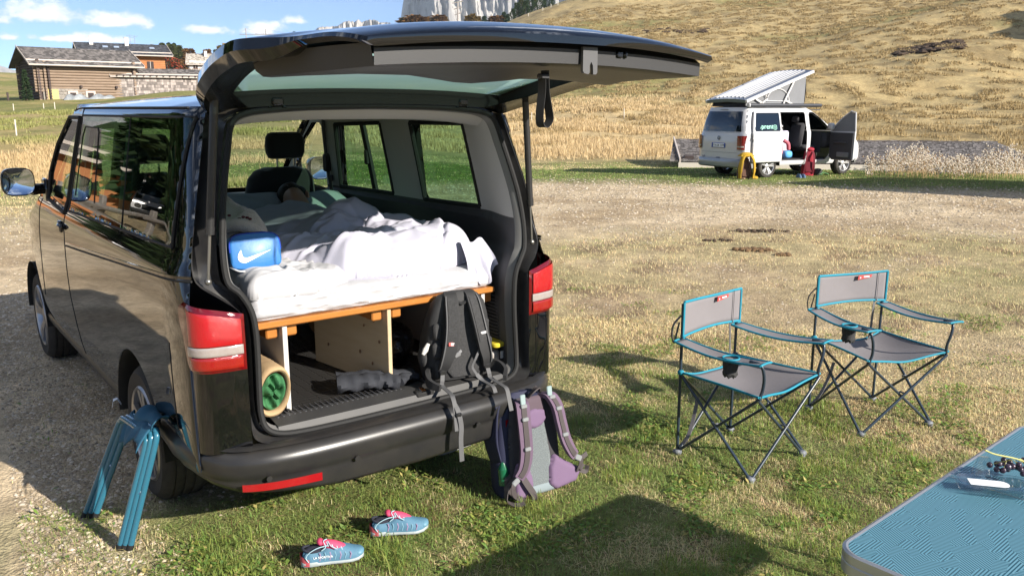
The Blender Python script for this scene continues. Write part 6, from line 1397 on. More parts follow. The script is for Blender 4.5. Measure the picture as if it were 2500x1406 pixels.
# ------------------------------------------------------------------ white camper vans across the meadow
M_wpaint = pm('white_paint', (.52, .52, .525), .22, 0, None, None, coat=.5)
M_silverp = pm('silver_bumper', (.30, .31, .32), .3, .3, None, None, coat=.4)
M_canvas = pm('pop_canvas', (.19, .195, .205), .85, 0, (3, .25))
M_darkcan = pm('dark_canvas', (.03, .033, .04), .85)
M_dglass = pm('dark_glass', (.006, .010, .016), .03, 0, None, None, coat=.6)
M_rimw = pm('bright_rim', (.62, .62, .63), .3, .7)
M_seatg = pm('camper_seat', (.05, .05, .055), .9)
M_mint = pm('mint_print', (.42, .80, .66), .6)
M_greyprint = pm('grey_print', (.22, .22, .24), .6)
def camper(label, loc, rz, opened):
    c = thing('camper_van', label, 'van', loc, rz, None)
    us = np.concatenate([np.linspace(.10, .5, 12), np.linspace(.55, 4.95, 100)]); vs = np.linspace(.34, 1.915, 46)
    door = hole([(1.38, .47), (1.38, 1.80), (2.36, 1.80), (2.40, 1.3), (2.40, .47)], .05); fdoor = hole([(2.52, .47), (2.55, 1.25), (2.50, 1.80), (2.68, 1.80), (2.98, 1.63), (3.28, 1.38), (3.42, 1.10), (3.40, .85), (3.30, .60), (3.18, .47)], .05)
    for sgn in (-1, 1):
        holes = [door, fdoor] if (opened and sgn > 0) else [HO_M, HO_F]
        V, F = side_mesh(sgn, side_x, us, vs, side_keep(holes)); from_np('body_side', V, F, M_wpaint, c)
        if not (opened and sgn > 0):
            V, F = side_mesh(sgn, side_x, np.linspace(.28, 3.2, 80), np.linspace(1.26, 1.88, 20), lambda U, Z: np.maximum(-sd_poly(U, Z, GL_REAR[0], GL_REAR[1]), -sd_poly(U, Z, HO_F[0], HO_F[1] + .02)), 1.0, .004); from_np('side_window', V, F, M_dglass, c)
        mb = MB(); mb.loft([[(sgn * .93, y, .47), (sgn * .938, y, .42), (sgn * .90, y, .35)] for y in np.linspace(1.42, 3.55, 12)], False); mb.build('sill_trim', M_wpaint, c)
        for wy in (.985, 3.985):
            wheel(c, sgn * (.925 - .1125), wy, sgn, M_rimw, M_tyre)
            mb = MB(); n = 18; rg = lambda x_, r: [(sgn * x_, wy + r * math.cos(math.pi * k / n), .338 + r * math.sin(math.pi * k / n)) for k in range(n + 1)]
            mb.loft([rg(.948, .424), rg(.90, .42), rg(.66, .42), rg(.66, .02)], False); mb.build('wheel_arch', M_rubber, c)
        mb = MB(); mb.ell((sgn * 1.06, 3.2, 1.40), (.10, .07, .10), 8, 14, p=.6); mb.tube([(sgn * .98, 3.22, 1.34), (sgn * .88, 3.25, 1.32)], .03, 8); mb.build('door_mirror', M_wpaint, c)
    ss = np.concatenate([np.linspace(0, S_WIND0 - .1, 24), np.linspace(S_WIND0 - .06, _rl[-1], 40)]); vv = np.concatenate([-np.linspace(1, .8, 6), np.linspace(-.75, .75, 20), np.linspace(.8, 1, 6)])
    wpoly = inset([(S_WIND0 + .03, -.90), (S_WIND0 + .03, .90), (S_WIND1, .93), (S_WIND1, -.93)], .05)
    V, F = trimgrid(lambda a, b: roof_fn(a, b), ss, vv, lambda U, Z: sd_poly(U, Z, wpoly, .05)); from_np('roof', V, [f[::-1] for f in F], M_wpaint, c)
    V, F = trimgrid(lambda a, b: roof_fn(a, b) + np.array([0, 0, .003]), np.linspace(S_WIND0, S_WIND1 + .02, 26), np.linspace(-.96, .96, 26), lambda U, Z: -sd_poly(U, Z, wpoly, .055)); from_np('windscreen', V, [f[::-1] for f in F], M_dglass, c)
    # tail end
    def rear(x, z, off=0.0):
        e = float(Ex(z)); y = float(Ey(z)); a = min(1, abs(x) / e); return (x, y - .115 * (1 - a ** 5) ** .8 - off, z)
    def rpatch(name, x0, x1, z0, z1, m, off=.006, nx=14, nz=6, parent=None, shrink=0.0):
        mb = MB(); mb.grid(lambda u, v: rear((x0 + (x1 - x0) * u) * (1 - shrink * v), z0 + (z1 - z0) * v, off), np.linspace(0, 1, nx), np.linspace(0, 1, nz)); return mb.build(name, m, parent or c)
    mb = MB(); mb.grid(lambda u, z: rear(u * float(Ex(z)), z), np.concatenate([[-1, -.99, -.97, -.94], np.linspace(-.9, .9, 20), [.94, .97, .99, 1]]), np.linspace(.50, 1.93, 36)); mb.build('tailgate', M_wpaint, c)
    rpatch('rear_window', -.76, .76, 1.28, 1.82, M_dglass, .008, shrink=.10)
    for zz in (.71, 1.255): mb = MB(); mb.tube([rear(x, zz, .002) for x in np.linspace(-.72, .72, 14)], .004, 5); mb.build('shut_line', M_greyprint, c)
    for sx in (-1, 1):
        tl = MB(); P = [(.93, .22), (.921, .15), (.914, .10), (.89, .055), (.84, .03), (.78, .018), (.725, .012)]
        tl.loft([[(sx * x * (1 - .02 * max(0, z - 1.0)), y - .008, z) for x, y in P] for z in (.80, .84, .92, 1.0, 1.10, 1.17)], False); tlo = tl.build('tail_light', M_redlens, c)
        tl = MB(); tl.loft([[(sx * x, y - .013, z) for x, y in P[2:]] for z in (.86, .90)], False); tl.build('light_band', M_white_lens, tlo)
    mb = MB(); mb.loft([[(x, y + o * -1, z) for x, y in spline([(-.955, .5), (-.95, .25), (-.90, .08), (-.75, -.02), (-.4, -.07), (0, -.08), (.4, -.07), (.75, -.02), (.90, .08), (.95, .25), (.955, .5)], 3)] for z, o in ((.55, -.06), (.545, -.01), (.50, .01), (.42, .012), (.34, .0), (.30, -.06))], False); mb.build('bumper', M_silverp, c)
    pl = MB(); pl.box((0, -.012, .90), (.54, .012, .13), .004); plate = pl.build('number_plate', pm('plate_blue', (.03, .08, .35), .4), c)
    pl = MB(); pl.box((.015, -.020, .90), (.455, .006, .105), .003); pl.build('plate_face', M_wprint, plate)
    if opened: text3d('plate_text', 'STA DK 1379', .085, plate, (.015, -.0245, .872), (R(90), 0, 0), pm('black_print', (.02, .02, .02), .6))
    em = MB(); em.tube([(.055 * math.cos(a), -.004, 1.10 + .055 * math.sin(a)) for a in np.linspace(0, 2 * math.pi, 25)], .006, 6, False)
    em.tube([(-.022, -.006, 1.145), (0, -.006, 1.105), (.022, -.006, 1.145)], .006, 6); em.tube([(-.045, -.006, 1.12), (-.02, -.006, 1.06), (0, -.006, 1.095), (.02, -.006, 1.06), (.045, -.006, 1.12)], .006, 6); em.build('round_emblem', pm('emblem_chrome', (.30, .32, .36), .2, .8), c)
    if opened:
        text3d('tailgate_lettering', 'von der happrentbulli.it', .075, c, (.02, .010, .62), (R(90), 0, 0), M_greyprint); text3d('tailgate_badge', 'bulli', .09, c, (-.62, .012, .555), (R(90), 0, 0), M_greyprint)
        mb = MB(); mb.box((0, -.004, .565), (.16, .02, .03), .008); mb.build('grab_handle', M_greyprint, c)
    mb = MB(); mb.box((0, .145, 1.87), (.30, .02, .02), .005); mb.build('brake_light', M_greyprint, c)
    # cabin
    mb = MB(); mb.box((0, 2.0, .47), (1.7, 3.3, .06)); mb.build('floor', M_darktrim, c)
    mb = MB(); mb.poly([(.3, .48), (3.9, .48), (3.9, 1.12), (3.2, 1.52), (2.75, 1.82), (.3, 1.86)], .05, Matrix(((0, 0, 1, -.80), (1, 0, 0, 0), (0, 1, 0, 0), (0, 0, 0, 1)))); mb.box((.0, 3.15, .95), (1.5, .05, .6)); mb.box((0, .7, 1.0), (1.6, .06, .95)); mb.box((0, 1.7, 1.86), (1.5, 2.7, .03)); mb.build('inner_lining', M_darktrim, c)
    mb = MB(); mb.box((0, 3.5, 1.0), (1.6, .5, .45), .1); mb.build('dashboard', M_seatg, c)
    for sx, yy in ((-.45, 2.5), (.45, 2.55), (0, 1.15)):
        w = .5 if yy > 2 else 1.1
        mb = MB(); mb.box((sx, yy - .05, 1.15), (w, .16, .70), .07, Matrix.Rotation(R(-10), 4, 'X')); mb.box((sx, yy + .28, .80), (w, .5, .16), .06); mb.box((sx, yy - .13, 1.60), (.26, .10, .18), .05); mb.build('seat', M_seatg, c)
    if not opened: return c
    # slid-back side door
    sdp = hole([(.32, .45), (.30, 1.83), (1.35, 1.83), (1.38, 1.3), (1.40, .45)], .05)
    V, F = side_mesh(1, side_x, np.linspace(.29, 1.42, 40), np.linspace(.44, 1.84, 40), lambda U, Z: -sd_poly(U, Z, sdp[0], sdp[1]), 1.0, .075)
    V[:, 0] = np.maximum(V[:, 0], side_x(np.full(len(V), 1.0), V[:, 2]) + .07); sd_ = from_np('sliding_door', V, F, M_wpaint, c); md = sd_.modifiers.new('t', 'SOLIDIFY'); md.thickness = .05; md.offset = -1
    V, F = side_mesh(1, side_x, np.linspace(.38, 1.34, 30), np.linspace(1.28, 1.80, 20), lambda U, Z: -sd_poly(U, Z, inset([(.40, 1.29), (.38, 1.785), (1.29, 1.785), (1.33, 1.29)], .04), .04), 1.0, .08)
    V[:, 0] = np.maximum(V[:, 0], side_x(np.full(len(V), 1.0), V[:, 2]) + .076); from_np('door_glass', V, F, M_dglass, sd_)
    xg = float(side_x(1.0, 1.40)) + .087; tilt = R(90 - 10)
    text3d('window_lettering', 'prent', .20, sd_, (xg, .62, 1.355), (tilt, 0, R(90)), M_mint, 'LEFT'); text3d('window_lettering', 'f', .16, sd_, (xg - .002, 1.24, 1.355), (tilt, 0, R(90)), M_mint)
    mb = MB(); mb.tube([(xg + .002, .575, 1.36), (xg + .002, .60, 1.385), (xg + .002, .575, 1.41)], .007, 5); mb.build('window_lettering', M_mint, sd_); mb = MB()
    q = [(x, y) for x, y in rrect(.115, .115, .034, 4)]; mb.tube([(xg + .004 - .17 * y, 1.115 + x, 1.395 + y) for x, y in q + q[:1]], .007, 5, False); mb.build('icon_frame', M_mint, sd_); mb = MB(); mb.tube([(xg + .004 - .17 * .028 * math.sin(a), 1.115 + .028 * math.cos(a), 1.395 + .028 * math.sin(a)) for a in np.linspace(0, 2 * math.pi, 13)], .006, 5, False); mb.build('icon_lens', M_mint, sd_); mb = MB(); mb.ell((xg + .0, 1.147, 1.427), (.006, .007, .007), 5, 6); mb.build('icon_dot', M_mint, sd_)
    mb = MB(); mb.ribbon([(float(side_x(y, 1.13)) + .004, y, 1.13) for y in np.linspace(.3, 1.4, 8)], .03, .012, (0, 0, 1)); mb.build('door_rail', M_greyprint, c)
    # opened front door, hinged at its leading edge
    fd = bpy.data.objects.new('front_door', None); COL.objects.link(fd); fd.parent = c; fd.location = (.915, 3.36, 0); fd.rotation_euler = (0, 0, R(-4))
    ol = [(.02, .46), (.22, .46), (.32, .62), (.84, .47), (.90, .50), (.91, 1.26), (.86, 1.80), (.70, 1.825), (.40, 1.64), (.08, 1.36), (.0, 1.20)]
    ol = [(.02, .55), (.10, .46), (.86, .46), (.90, .50), (.91, 1.26), (.86, 1.79), (.70, 1.825), (.40, 1.64), (.08, 1.36), (.0, 1.20)]
    def dpoly(mb, pts, y0, th): mb.poly([(x, z) for x, z in pts], th, Matrix.Translation((0, y0 + th, 0)) @ Matrix.Rotation(R(90), 4, 'X'))
    low = [(x, z) for x, z in ol if z < 1.3] + []; low = [(.02, .55), (.10, .46), (.86, .46), (.90, .50), (.91, 1.27), (.03, 1.27), (.0, 1.20)]
    mb = MB(); dpoly(mb, low, .0, .045); mb.build('door_skin', M_wpaint, fd, smooth=False)
    mb = MB(); dpoly(mb, [(x * .94 + .02, z * .93 + .05) for x, z in low], -.035, .035); mb.build('door_trim', M_seatg, fd, smooth=False)
    mb = MB(); fr = [(.90, 1.27), (.86, 1.79), (.70, 1.825), (.40, 1.64), (.08, 1.36), (.02, 1.26)]; mb.tube([(x, .02, z) for x, z in fr], .022, 8); mb.build('window_frame', M_wpaint, fd)
    mb = MB(); dpoly(mb, [(.88, 1.27), (.845, 1.77), (.70, 1.80), (.40, 1.62), (.09, 1.35), (.05, 1.27)], .016, .005); mb.build('sunshade', M_canvas, fd, smooth=False)
    mb = MB(); mb.box((.45, -.06, .95), (.5, .05, .05), .015); mb.build('armrest', M_darktrim, fd)
    mb = MB(); mb.box((.55, -.045, .62), (.45, .03, .14), .02); mb.build('door_pocket', M_canvas, fd)
    # pop-up roof
    pr = bpy.data.objects.new('pop_roof', None); COL.objects.link(pr); pr.parent = c
    A_, B_ = (.18, 2.10), (2.62, 2.93)
    def rp(x, t, up=0): y = A_[0] + (B_[0] - A_[0]) * t; z = A_[1] + (B_[1] - A_[1]) * t; n = Vector((0, -(B_[1] - A_[1]), B_[0] - A_[0])).normalized(); return (x, y + n.y * up, z + n.z * up - .03 * (x / .78) ** 2)
    mb = MB(); T = np.linspace(0, 1, 14); mb.loft([[rp(x, t, u) for x, u in ((-.80, -.02), (-.81, .02), (-.76, .055), (-.4, .065), (0, .07), (.4, .065), (.76, .055), (.81, .02), (.80, -.02), (.70, -.03), (0, -.02), (-.70, -.03))] for t in T], True, True, True); mb.build('roof_shell', pm('pop_roof_grey', (.13, .15, .19), .22, .25, None, None, coat=.5), pr, auto=30)
    for x in (-.80, .80): mb = MB(); mb.ribbon([rp(x, t, .02) for t in np.linspace(0, 1, 8)], .075, .07, (0, -.3, .95)); mb.build('roof_edge', M_wpaint, pr)
    for x in np.linspace(-.55, .55, 8): mb = MB(); mb.ribbon([rp(x, t, .074 - .004 * abs(x)) for t in np.linspace(.06, .97, 8)], .055, .016, (1, 0, 0)); mb.build('roof_rib', M_wpaint, pr)
    for t0 in (.06, .55): mb = MB(); mb.box(rp(-.78, t0 + .05, .06), (.07, .28, .02), .005, Matrix.Rotation(math.atan2(B_[1] - A_[1], B_[0] - A_[0]), 4, 'X')); mb.build('hinge_cover', M_greyprint, pr)
    mb = MB(); mb.grid(lambda u, v: (-.66 + 1.32 * u, .30 - .03 * math.sin(v * 9), 1.955 + .185 * v), np.linspace(0, 1, 8), np.linspace(0, 1, 10)); mb.build('rear_canvas', M_darkcan, pr)
    for sx in (-1, 1):
        mb = MB()
        def cv(u, v):
            y = .30 + 2.18 * u; zt = rp(0, (y - A_[0]) / (B_[0] - A_[0]), -.02)[2] - .02; b = .025 * math.sin(math.pi * v) * math.sin(math.pi * u); return (sx * (.66 - b), y + .02 * v * (u > .95), 1.955 + (zt - 1.955) * v)
        mb.grid(cv, np.linspace(0, 1, 18), np.linspace(0, 1, 8), flip=(sx < 0)); cvs = mb.build('side_canvas', M_canvas, pr)
        if sx > 0:
            mb = MB(); mb.tube([(.672, 1.05 + .42 + .42 * math.cos(a), 2.10 + .33 * math.sin(a)) for a in np.linspace(0, math.pi, 16)] + [(.672, 1.05, 2.10), (.672, 1.89, 2.10)], .008, 5); mb.build('window_zip', M_wprint, cvs)
            for P in ([(.70, .70, 1.97), (.70, 1.05, 2.16), (.70, .98, 2.26)], [(.70, .62, 2.15), (.70, 1.02, 1.97)], [(.70, 1.62, 1.97), (.70, 2.02, 2.68)], [(.70, 1.72, 2.12), (.70, 2.12, 1.97)]): mb = MB(); mb.ribbon(P, .045, .02, (0, .5, .7)); mb.build('lift_strut', pm('strut_pale', (.62, .60, .57), .4, .3), pr)
    mb = MB(); mb.grid(lambda u, v: (-.66 + 1.32 * u, 2.48 + .05 * math.sin(math.pi * v), 1.955 + (rp(0, (2.48 - A_[0]) / (B_[0] - A_[0]), -.02)[2] - 1.98) * v), np.linspace(0, 1, 8), np.linspace(0, 1, 10)); mb.build('front_canvas', M_canvas, pr)
    mb = MB(); mb.tube([(.80, .30, 1.985), (.80, 3.0, 1.985)], .055, 12, flat=(1, .9)); mb.build('awning', pm('awning_grey', (.05, .052, .06), .4, .3), c)
    mb = MB(); mb.box((.80, .28, 1.985), (.12, .05, .10), .015); mb.build('awning_end', M_wpaint, c)
    return c
HEAD = R(-99.7)
wv = camper('white camper van with raised pop-up roof and open side doors', (17.10, 11.96, .0), HEAD, True)
c2 = thing('delivery_van', 'tall white van cut by the right photo edge, only its tail light edge showing', 'van', (18.35, 4.30, 0), HEAD)
mb = MB(); rr_ = lambda y, w, zt, zb=.42: [(x + .98, y, z + (zt + zb) / 2) for x, z in [(a, b) for a, b in rrect(2 * w, zt - zb, .12, 4)]]
mb.loft([rr_(0, .93, 2.56), rr_(.04, .97, 2.62), rr_(3.6, .98, 2.64), rr_(4.3, .95, 2.30), rr_(4.9, .92, 1.35), rr_(5.6, .90, 1.15), rr_(5.8, .84, .95)], True, True, True); mb.build('body', M_wpaint, c2, auto=30)
for x in (.06, 1.90):
    mb = MB(); mb.box((x, -.01, 1.02), (.13, .08, .52), .02); tl = mb.build('tail_light', M_redlens, c2); mb = MB(); mb.box((x, -.052, .90), (.11, .01, .10)); mb.build('light_band', M_white_lens, tl)
mb = MB(); mb.box((.98, -.03, .45), (1.96, .14, .18), .04); mb.build('bumper', M_plastic, c2)
for x0 in (.30, 1.10): mb = MB(); mb.box((x0 + .28, -.005, 1.85), (.62, .02, .60), .01); mb.build('rear_window', M_dglass, c2)
for yy in (1.0, 4.6):
    for x, s_ in ((.12, -1), (1.84, 1)): wheel(c2, x, yy, s_, M_rimw, M_tyre)
def vloc(x, y, z): return Matrix.Translation((17.10, 11.96, .0)) @ Matrix.Rotation(HEAD, 4, 'Z') @ Vector((x, y, z))
# things at the camper's doors
def small_pack(label, loc, rz, m, m2, h=.62, lean=0):
    s_ = thing('rucksack', label, 'backpack', loc, rot=(lean, 0, rz))
    mb = MB(); mb.loft([packsec(w, d, z * h, yc, 24, .65) for w, d, z, yc in ((.12, .08, 0, .1), (.17, .11, .03, .1), (.18, .12, .3, .1), (.16, .10, .62, .1), (.13, .09, .88, .09), (.07, .05, 1, .08))], True, True, True)
    o = mb.build('pack_body', m, s_)
    for v in o.data.vertices: n = mnoise.noise(Vector(v.co) * 11) * .02; v.co += Vector((n, n, n * .5))
    mb = MB(); mb.box((0, -.02, h * .35), (.22, .05, h * .4), .03); mb.build('front_pocket', m2, s_)
    for sx in (-1, 1): mb = MB(); mb.ribbon(spline([(sx * .07, .0, h * .92), (sx * .10, -.07, h * .75), (sx * .12, -.08, h * .4), (sx * .13, -.02, h * .1)], 5), .05, .012, (1, 0, 0)); mb.build('shoulder_strap', m2, s_)
    mb = MB(); mb.ell((0, .07, h * .98), (.13, .10, .06), 8, 14); mb.build('lid', m, s_); return s_
M_yel = pm('yellow_cloth', (.42, .26, .015), .8, 0, (6, .4), (60, .4, .01), col2=(.33, .19, .012)); M_brn = pm('brown_cloth', (.10, .05, .035), .85); M_red = pm('red_cloth', (.33, .012, .03), .7, 0, (6, .5), (60, .4, .01), col2=(.20, .008, .02)); M_redd = pm('dark_red', (.14, .008, .02), .75)
g0 = on_ground(1818, 440); small_pack('yellow rucksack with a jacket over it behind the white camper', (g0.x, g0.y, 0), R(-30), M_brn, M_brn, .55)
yj = cloth('yellow_jacket', [(-.16, -.10), (.16, -.10), (.16, .12), (-.16, .12)], lambda x, y, e: e * .05 + .0, M_yel, .03, .10, .04); yj.location = (g0.x, g0.y, .64); yj.rotation_euler = (0, 0, R(-30)); yj['label'] = 'yellow jacket draped over the brown rucksack behind the camper'; yj['category'] = 'jacket'
for sx in (-1, 1):
    mb = MB(); mb.tube(spline([(sx * .10, -.10, .02), (sx * .17, -.14, -.12), (sx * .20, -.13, -.36), (sx * .19, -.10, -.58)], 5), [.055] * 6 + [.06] * 6 + [.045] * 4, 10, flat=(1.2, .6)); mb.build('sleeve', M_yel, yj)
mb = MB(); mb.ell((0, .0, .04), (.18, .13, .07), 8, 14); mb.build('hood', M_yel, yj)
mb = MB(); mb.ell((.28, -.02, -.58), (.09, .06, .05), 8, 12); mb.build('cuff', M_yel, yj)
g1 = on_ground(1972, 431); small_pack('dark red rucksack on the ground by the open sliding door', (g1.x, g1.y, 0), R(-40), M_red, M_redd, .78, R(6))
g2 = on_ground(1995, 429); mb = MB(); mb.ell((0, 0, .10), (.17, .10, .11), 8, 14, p=.8); o = mb.build('black_bag', M_bp, None); o.location = (g2.x, g2.y, 0); tag(o, 'small black bag right of the dark red rucksack', 'bag')
for i, (px_, lab) in enumerate(((1950, 'dark blue walking shoe left of the red rucksack, left one'), (1960, 'dark blue walking shoe left of the red rucksack, right one'))):
    g3 = on_ground(px_, 436); mb = MB(); mb.loft([[(x, y * k, z) for x, y in rrect(.27 * k2, .09, .04, 4)] for z, k, k2 in ((0, 1, 1), (.04, 1, 1), (.08, .8, .8), (.12, .6, .5))], True, True, True); o = mb.build('walking_shoe', pm('navy_shoe', (.06, .11, .19), .7), None); o.location = (g3.x, g3.y, 0); o.rotation_euler = (0, 0, R(60)); tag(o, lab, 'shoe', 'walking shoes by the camper')
g4 = on_ground(2010, 429); mb = MB(); mb.ribbon(spline([(-.18, 0, .03), (-.05, .05, .09), (.08, -.03, .07), (.22, .03, .02)], 5), .12, .02, (0, 1, .2)); o = mb.build('green_towel', pm('green_towel', (.10, .22, .09), .9), None); o.location = (g4.x, g4.y, 0); tag(o, 'crumpled green towel on the grass near the camper front door', 'towel')
# bits in the sliding doorway
p_ = vloc(.62, 1.62, .52); pk = thing('pink_jacket', 'pink jacket hanging in the camper sliding doorway', 'jacket', p_, HEAD)
mb = MB(); mb.grid(lambda u, v: (.05 * math.sin(u * 9) + .06 * math.sin(v * 3), -.14 + .30 * u * (1 - .2 * v), .02 + .55 * v), np.linspace(0, 1, 14), np.linspace(0, 1, 14)); o = mb.build('jacket_body', pm('pink_cloth', (.62, .20, .26), .8), pk); o.modifiers.new('t', 'SOLIDIFY').thickness = .06
mb = MB(); mb.tube(spline([(.12, .10, .50), (.18, .2, .42), (.16, .26, .25)], 5), .055, 10); mb.build('sleeve', pm('rose_cloth', (.50, .12, .16), .8), pk)
p_ = vloc(.45, 2.0, .52); cu = thing('pale_cushion', 'pale lilac cushion standing in the camper doorway', 'cushion', p_, HEAD); mb = MB(); mb.box((0, 0, .46), (.10, .38, .60), .05); mb.build('cushion_body', pm('pale_lilac', (.55, .54, .66), .9), cu)
p_ = vloc(.70, 1.90, .52); bb = thing('blue_bag', 'bright blue bag on the camper door sill', 'bag', p_, HEAD); mb = MB(); mb.ell((0, 0, .11), (.13, .15, .11), 10, 16, p=.7); mb.build('bag_body', pm('sky_blue_cloth', (.10, .36, .68), .6), bb)
# ------------------------------------------------------------------ log barn, houses, low roofs
M_shingle = pm('old_shingle', (.15, .135, .125), .9, 0, (1.3, .8), (8, .8, .05), col2=(.085, .078, .075))
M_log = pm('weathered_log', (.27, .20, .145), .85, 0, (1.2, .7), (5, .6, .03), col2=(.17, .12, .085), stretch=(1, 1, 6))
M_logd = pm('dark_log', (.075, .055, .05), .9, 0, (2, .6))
M_stone = pm('field_stone', (.30, .27, .235), .9, 0, (4, .8), (6, .8, .05), col2=(.16, .145, .13))
M_trimw = pm('pale_board', (.50, .44, .39), .8)
M_owood = pm('orange_wood', (.42, .17, .06), .75, 0, (1.5, .6), None, col2=(.30, .11, .04))
M_plasterw = pm('white_plaster', (.66, .63, .58), .9)
M_tilep = pm('pale_tiles', (.36, .32, .27), .9, 0, (2, .5), None, col2=(.29, .26, .22))
M_winw = pm('barn_window', (.03, .018, .015), .3)
def shades(m):
    out = [m]
    for i, k in enumerate((.62, 1.4)):
        n = m.name + '_' + ('dark', 'light')[i]
        if n not in MATS:
            c = m.copy(); c.name = n
            for nd in c.node_tree.nodes:
                if nd.type == 'MIX_RGB':
                    for q in (1, 2): v = nd.inputs[q].default_value; nd.inputs[q].default_value = (v[0] * k, v[1] * k, v[2] * k, 1)
            MATS[n] = c
        out.append(MATS[n])
    return out
def frame_at(px, py, d, yaw):
    """local frame at a photo point: x to the right along the wall, y away from the camera"""
    p = at(px, py, d); a = math.atan2(p.x - CAMP[0], p.y - CAMP[1]); return p, -a + R(yaw)
def gable_roof(root, x0, x1, y0, y1, ze, zr, m, over=.5, th=.14, shingles=True, rows=14, fascia=M_trimw):
    ym = (y0 + y1) / 2
    for s_ in (-1, 1):
        yo = (y0 - over) if s_ < 0 else (y1 + over); sl = (zr - ze) / (ym - y0); zo = ze - sl * over
        mb = MB(); mb.add([(x0 - over, ym, zr), (x1 + over, ym, zr), (x1 + over, yo, zo), (x0 - over, yo, zo), (x0 - over, ym, zr - th), (x1 + over, ym, zr - th), (x1 + over, yo, zo - th), (x0 - over, yo, zo - th)], [(0, 3, 2, 1), (4, 5, 6, 7), (0, 1, 5, 4), (1, 2, 6, 5), (2, 3, 7, 6), (3, 0, 4, 7)]); rf = mb.build('roof', m, root, smooth=False)
        if shingles and s_ < 0:
            mb = MB(); L = math.hypot(ym - yo, zr - zo); g = np.random.default_rng(5); ux = (yo - ym) / L, (zo - zr) / L
            for r_ in range(rows):
                x = x0 - over
                while x < x1 + over:
                    w = g.uniform(.18, .42); w = min(w, x1 + over - x + .01); a, b = L * r_ / rows, min(L * (r_ + 1.15) / rows, L); h = g.uniform(.01, .035)
                    P = [(x + .01, ym + ux[0] * a, zr + ux[1] * a + .012), (x + w - .01, ym + ux[0] * a, zr + ux[1] * a + .012), (x + w - .01, ym + ux[0] * b, zr + ux[1] * b + .02 + h), (x + .01, ym + ux[0] * b, zr + ux[1] * b + .02 + h)]
                    mb.add(P + [(p[0], p[1], p[2] - .03) for p in P[2:]], [(0, 3, 2, 1), (3, 5, 4, 2)]); x += w; mb.m[-2:] = [int(g.integers(0, 3))] * 2
            o = mb.build('shingles', shades(m), rf, smooth=False); o['kind'] = 'stuff'
        if s_ < 0 and fascia:
            for k, (f_, zz) in enumerate(((1.0, -.06), (.80, .07))): mb = MB(); yy, z_ = ym + (yo - ym) * f_, zr + (zo - zr) * f_; mb.box(((x0 + x1) / 2, yy - .02, z_ + zz), (x1 - x0 + 2 * over, .06, .13)); mb.build('snow_board' if k else 'eave_board', fascia, rf)
            for x in (x0 - over - .03, x1 + over + .03): mb = MB(); mb.ribbon([(x, ym, zr + .05), (x, yo, zo + .05)], .18, .05, (0, 0, 1)); mb.build('barge_board', fascia, rf)
# --- log barn
p, rz = frame_at(100, 246, 108, 12); barn = thing('log_barn', 'old log barn with a shingle roof at the far left', 'barn', p, rz)
LB, DB, HB = 10.1, 8.5, 4.3
logr = HB / 14 / 2
for side, (a, b) in (('f', ((-.45, 0), (LB + .45, 0))), ('l', ((0, -.45), (0, DB + .45))), ('r', ((LB, -.45), (LB, DB + .45))), ('b', ((-.45, DB), (LB + .45, DB)))):
    for k in range(14):
        z = logr + 2 * logr * k + (logr if side in 'lr' else 0)
        if side == 'f' and k < 3: a_, b_ = (4.3, 0), b
        else: a_, b_ = a, b
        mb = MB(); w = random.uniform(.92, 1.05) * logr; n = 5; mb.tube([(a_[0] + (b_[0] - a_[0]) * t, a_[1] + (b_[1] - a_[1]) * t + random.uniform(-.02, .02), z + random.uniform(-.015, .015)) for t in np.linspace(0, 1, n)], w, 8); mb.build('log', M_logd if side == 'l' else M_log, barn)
for x in (-.05, .62, 1.0): 
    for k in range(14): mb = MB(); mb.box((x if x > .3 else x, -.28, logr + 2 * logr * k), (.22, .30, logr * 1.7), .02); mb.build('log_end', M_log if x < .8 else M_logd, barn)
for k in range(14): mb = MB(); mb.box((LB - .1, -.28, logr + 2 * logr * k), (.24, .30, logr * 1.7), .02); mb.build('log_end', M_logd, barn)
mb = MB(); mb.box((LB / 2, DB / 2, HB / 2), (LB - .3, DB - .3, HB)); mb.build('inner_wall', M_logd, barn, smooth=False)
mb = MB(); mb.box((2.6, .05, .55), (4.6, .3, 1.5)); st = mb.build('stone_base', M_stone, barn, smooth=False); mb = MB(); mb.box((LB / 2, .15, -.55), (LB + .2, .5, 1.1)); mb.build('plinth', M_stone, barn, smooth=False)
for k in range(70):
    x = random.uniform(.4, 8.6); z = random.uniform(-.6, 1.2) if x < 4.6 else random.uniform(-.6, .2); r_ = random.uniform(.09, .2); mb = MB(); mb.ell((x, -.13, z), (r_ * 1.3, .07, r_ * .8), 4, 7); mb.build('stone', M_stone, barn)
mb = MB(); mb.box((1.25, -.16, .62), (1.15, .08, 1.25)); mb.build('plank_door', pm('yellow_board', (.48, .40, .16), .8), barn, smooth=False)
for x in (3.3, 5.15):
    mb = MB(); mb.box((x, -.18, .62), (1.05, .08, .95)); w = mb.build('window', pm('window_reveal', (.45, .38, .34), .8), barn, smooth=False); mb = MB(); mb.box((x, -.20, .60), (.62, .08, .58)); mb.build('pane', M_winw, w, smooth=False)
for x in (4.2, 8.0): mb = MB(); mb.box((x, -.30, 1.55), (.2, .3, .3)); mb.build('beam_end', M_logd, barn)
gable_roof(barn, 0, LB, 0, DB, HB, HB + 1.7, M_shingle, 1.0, .18)
for x, m in ((0, M_logd), (LB, M_log)): mb = MB(); mb.add([(x, 0, HB), (x, DB, HB), (x, DB / 2, HB + 1.6), (x + .1, 0, HB), (x + .1, DB, HB), (x + .1, DB / 2, HB + 1.6)], [(0, 1, 2), (3, 5, 4), (0, 2, 5, 3), (1, 4, 5, 2)]); mb.build('gable', M_logd, barn, smooth=False)
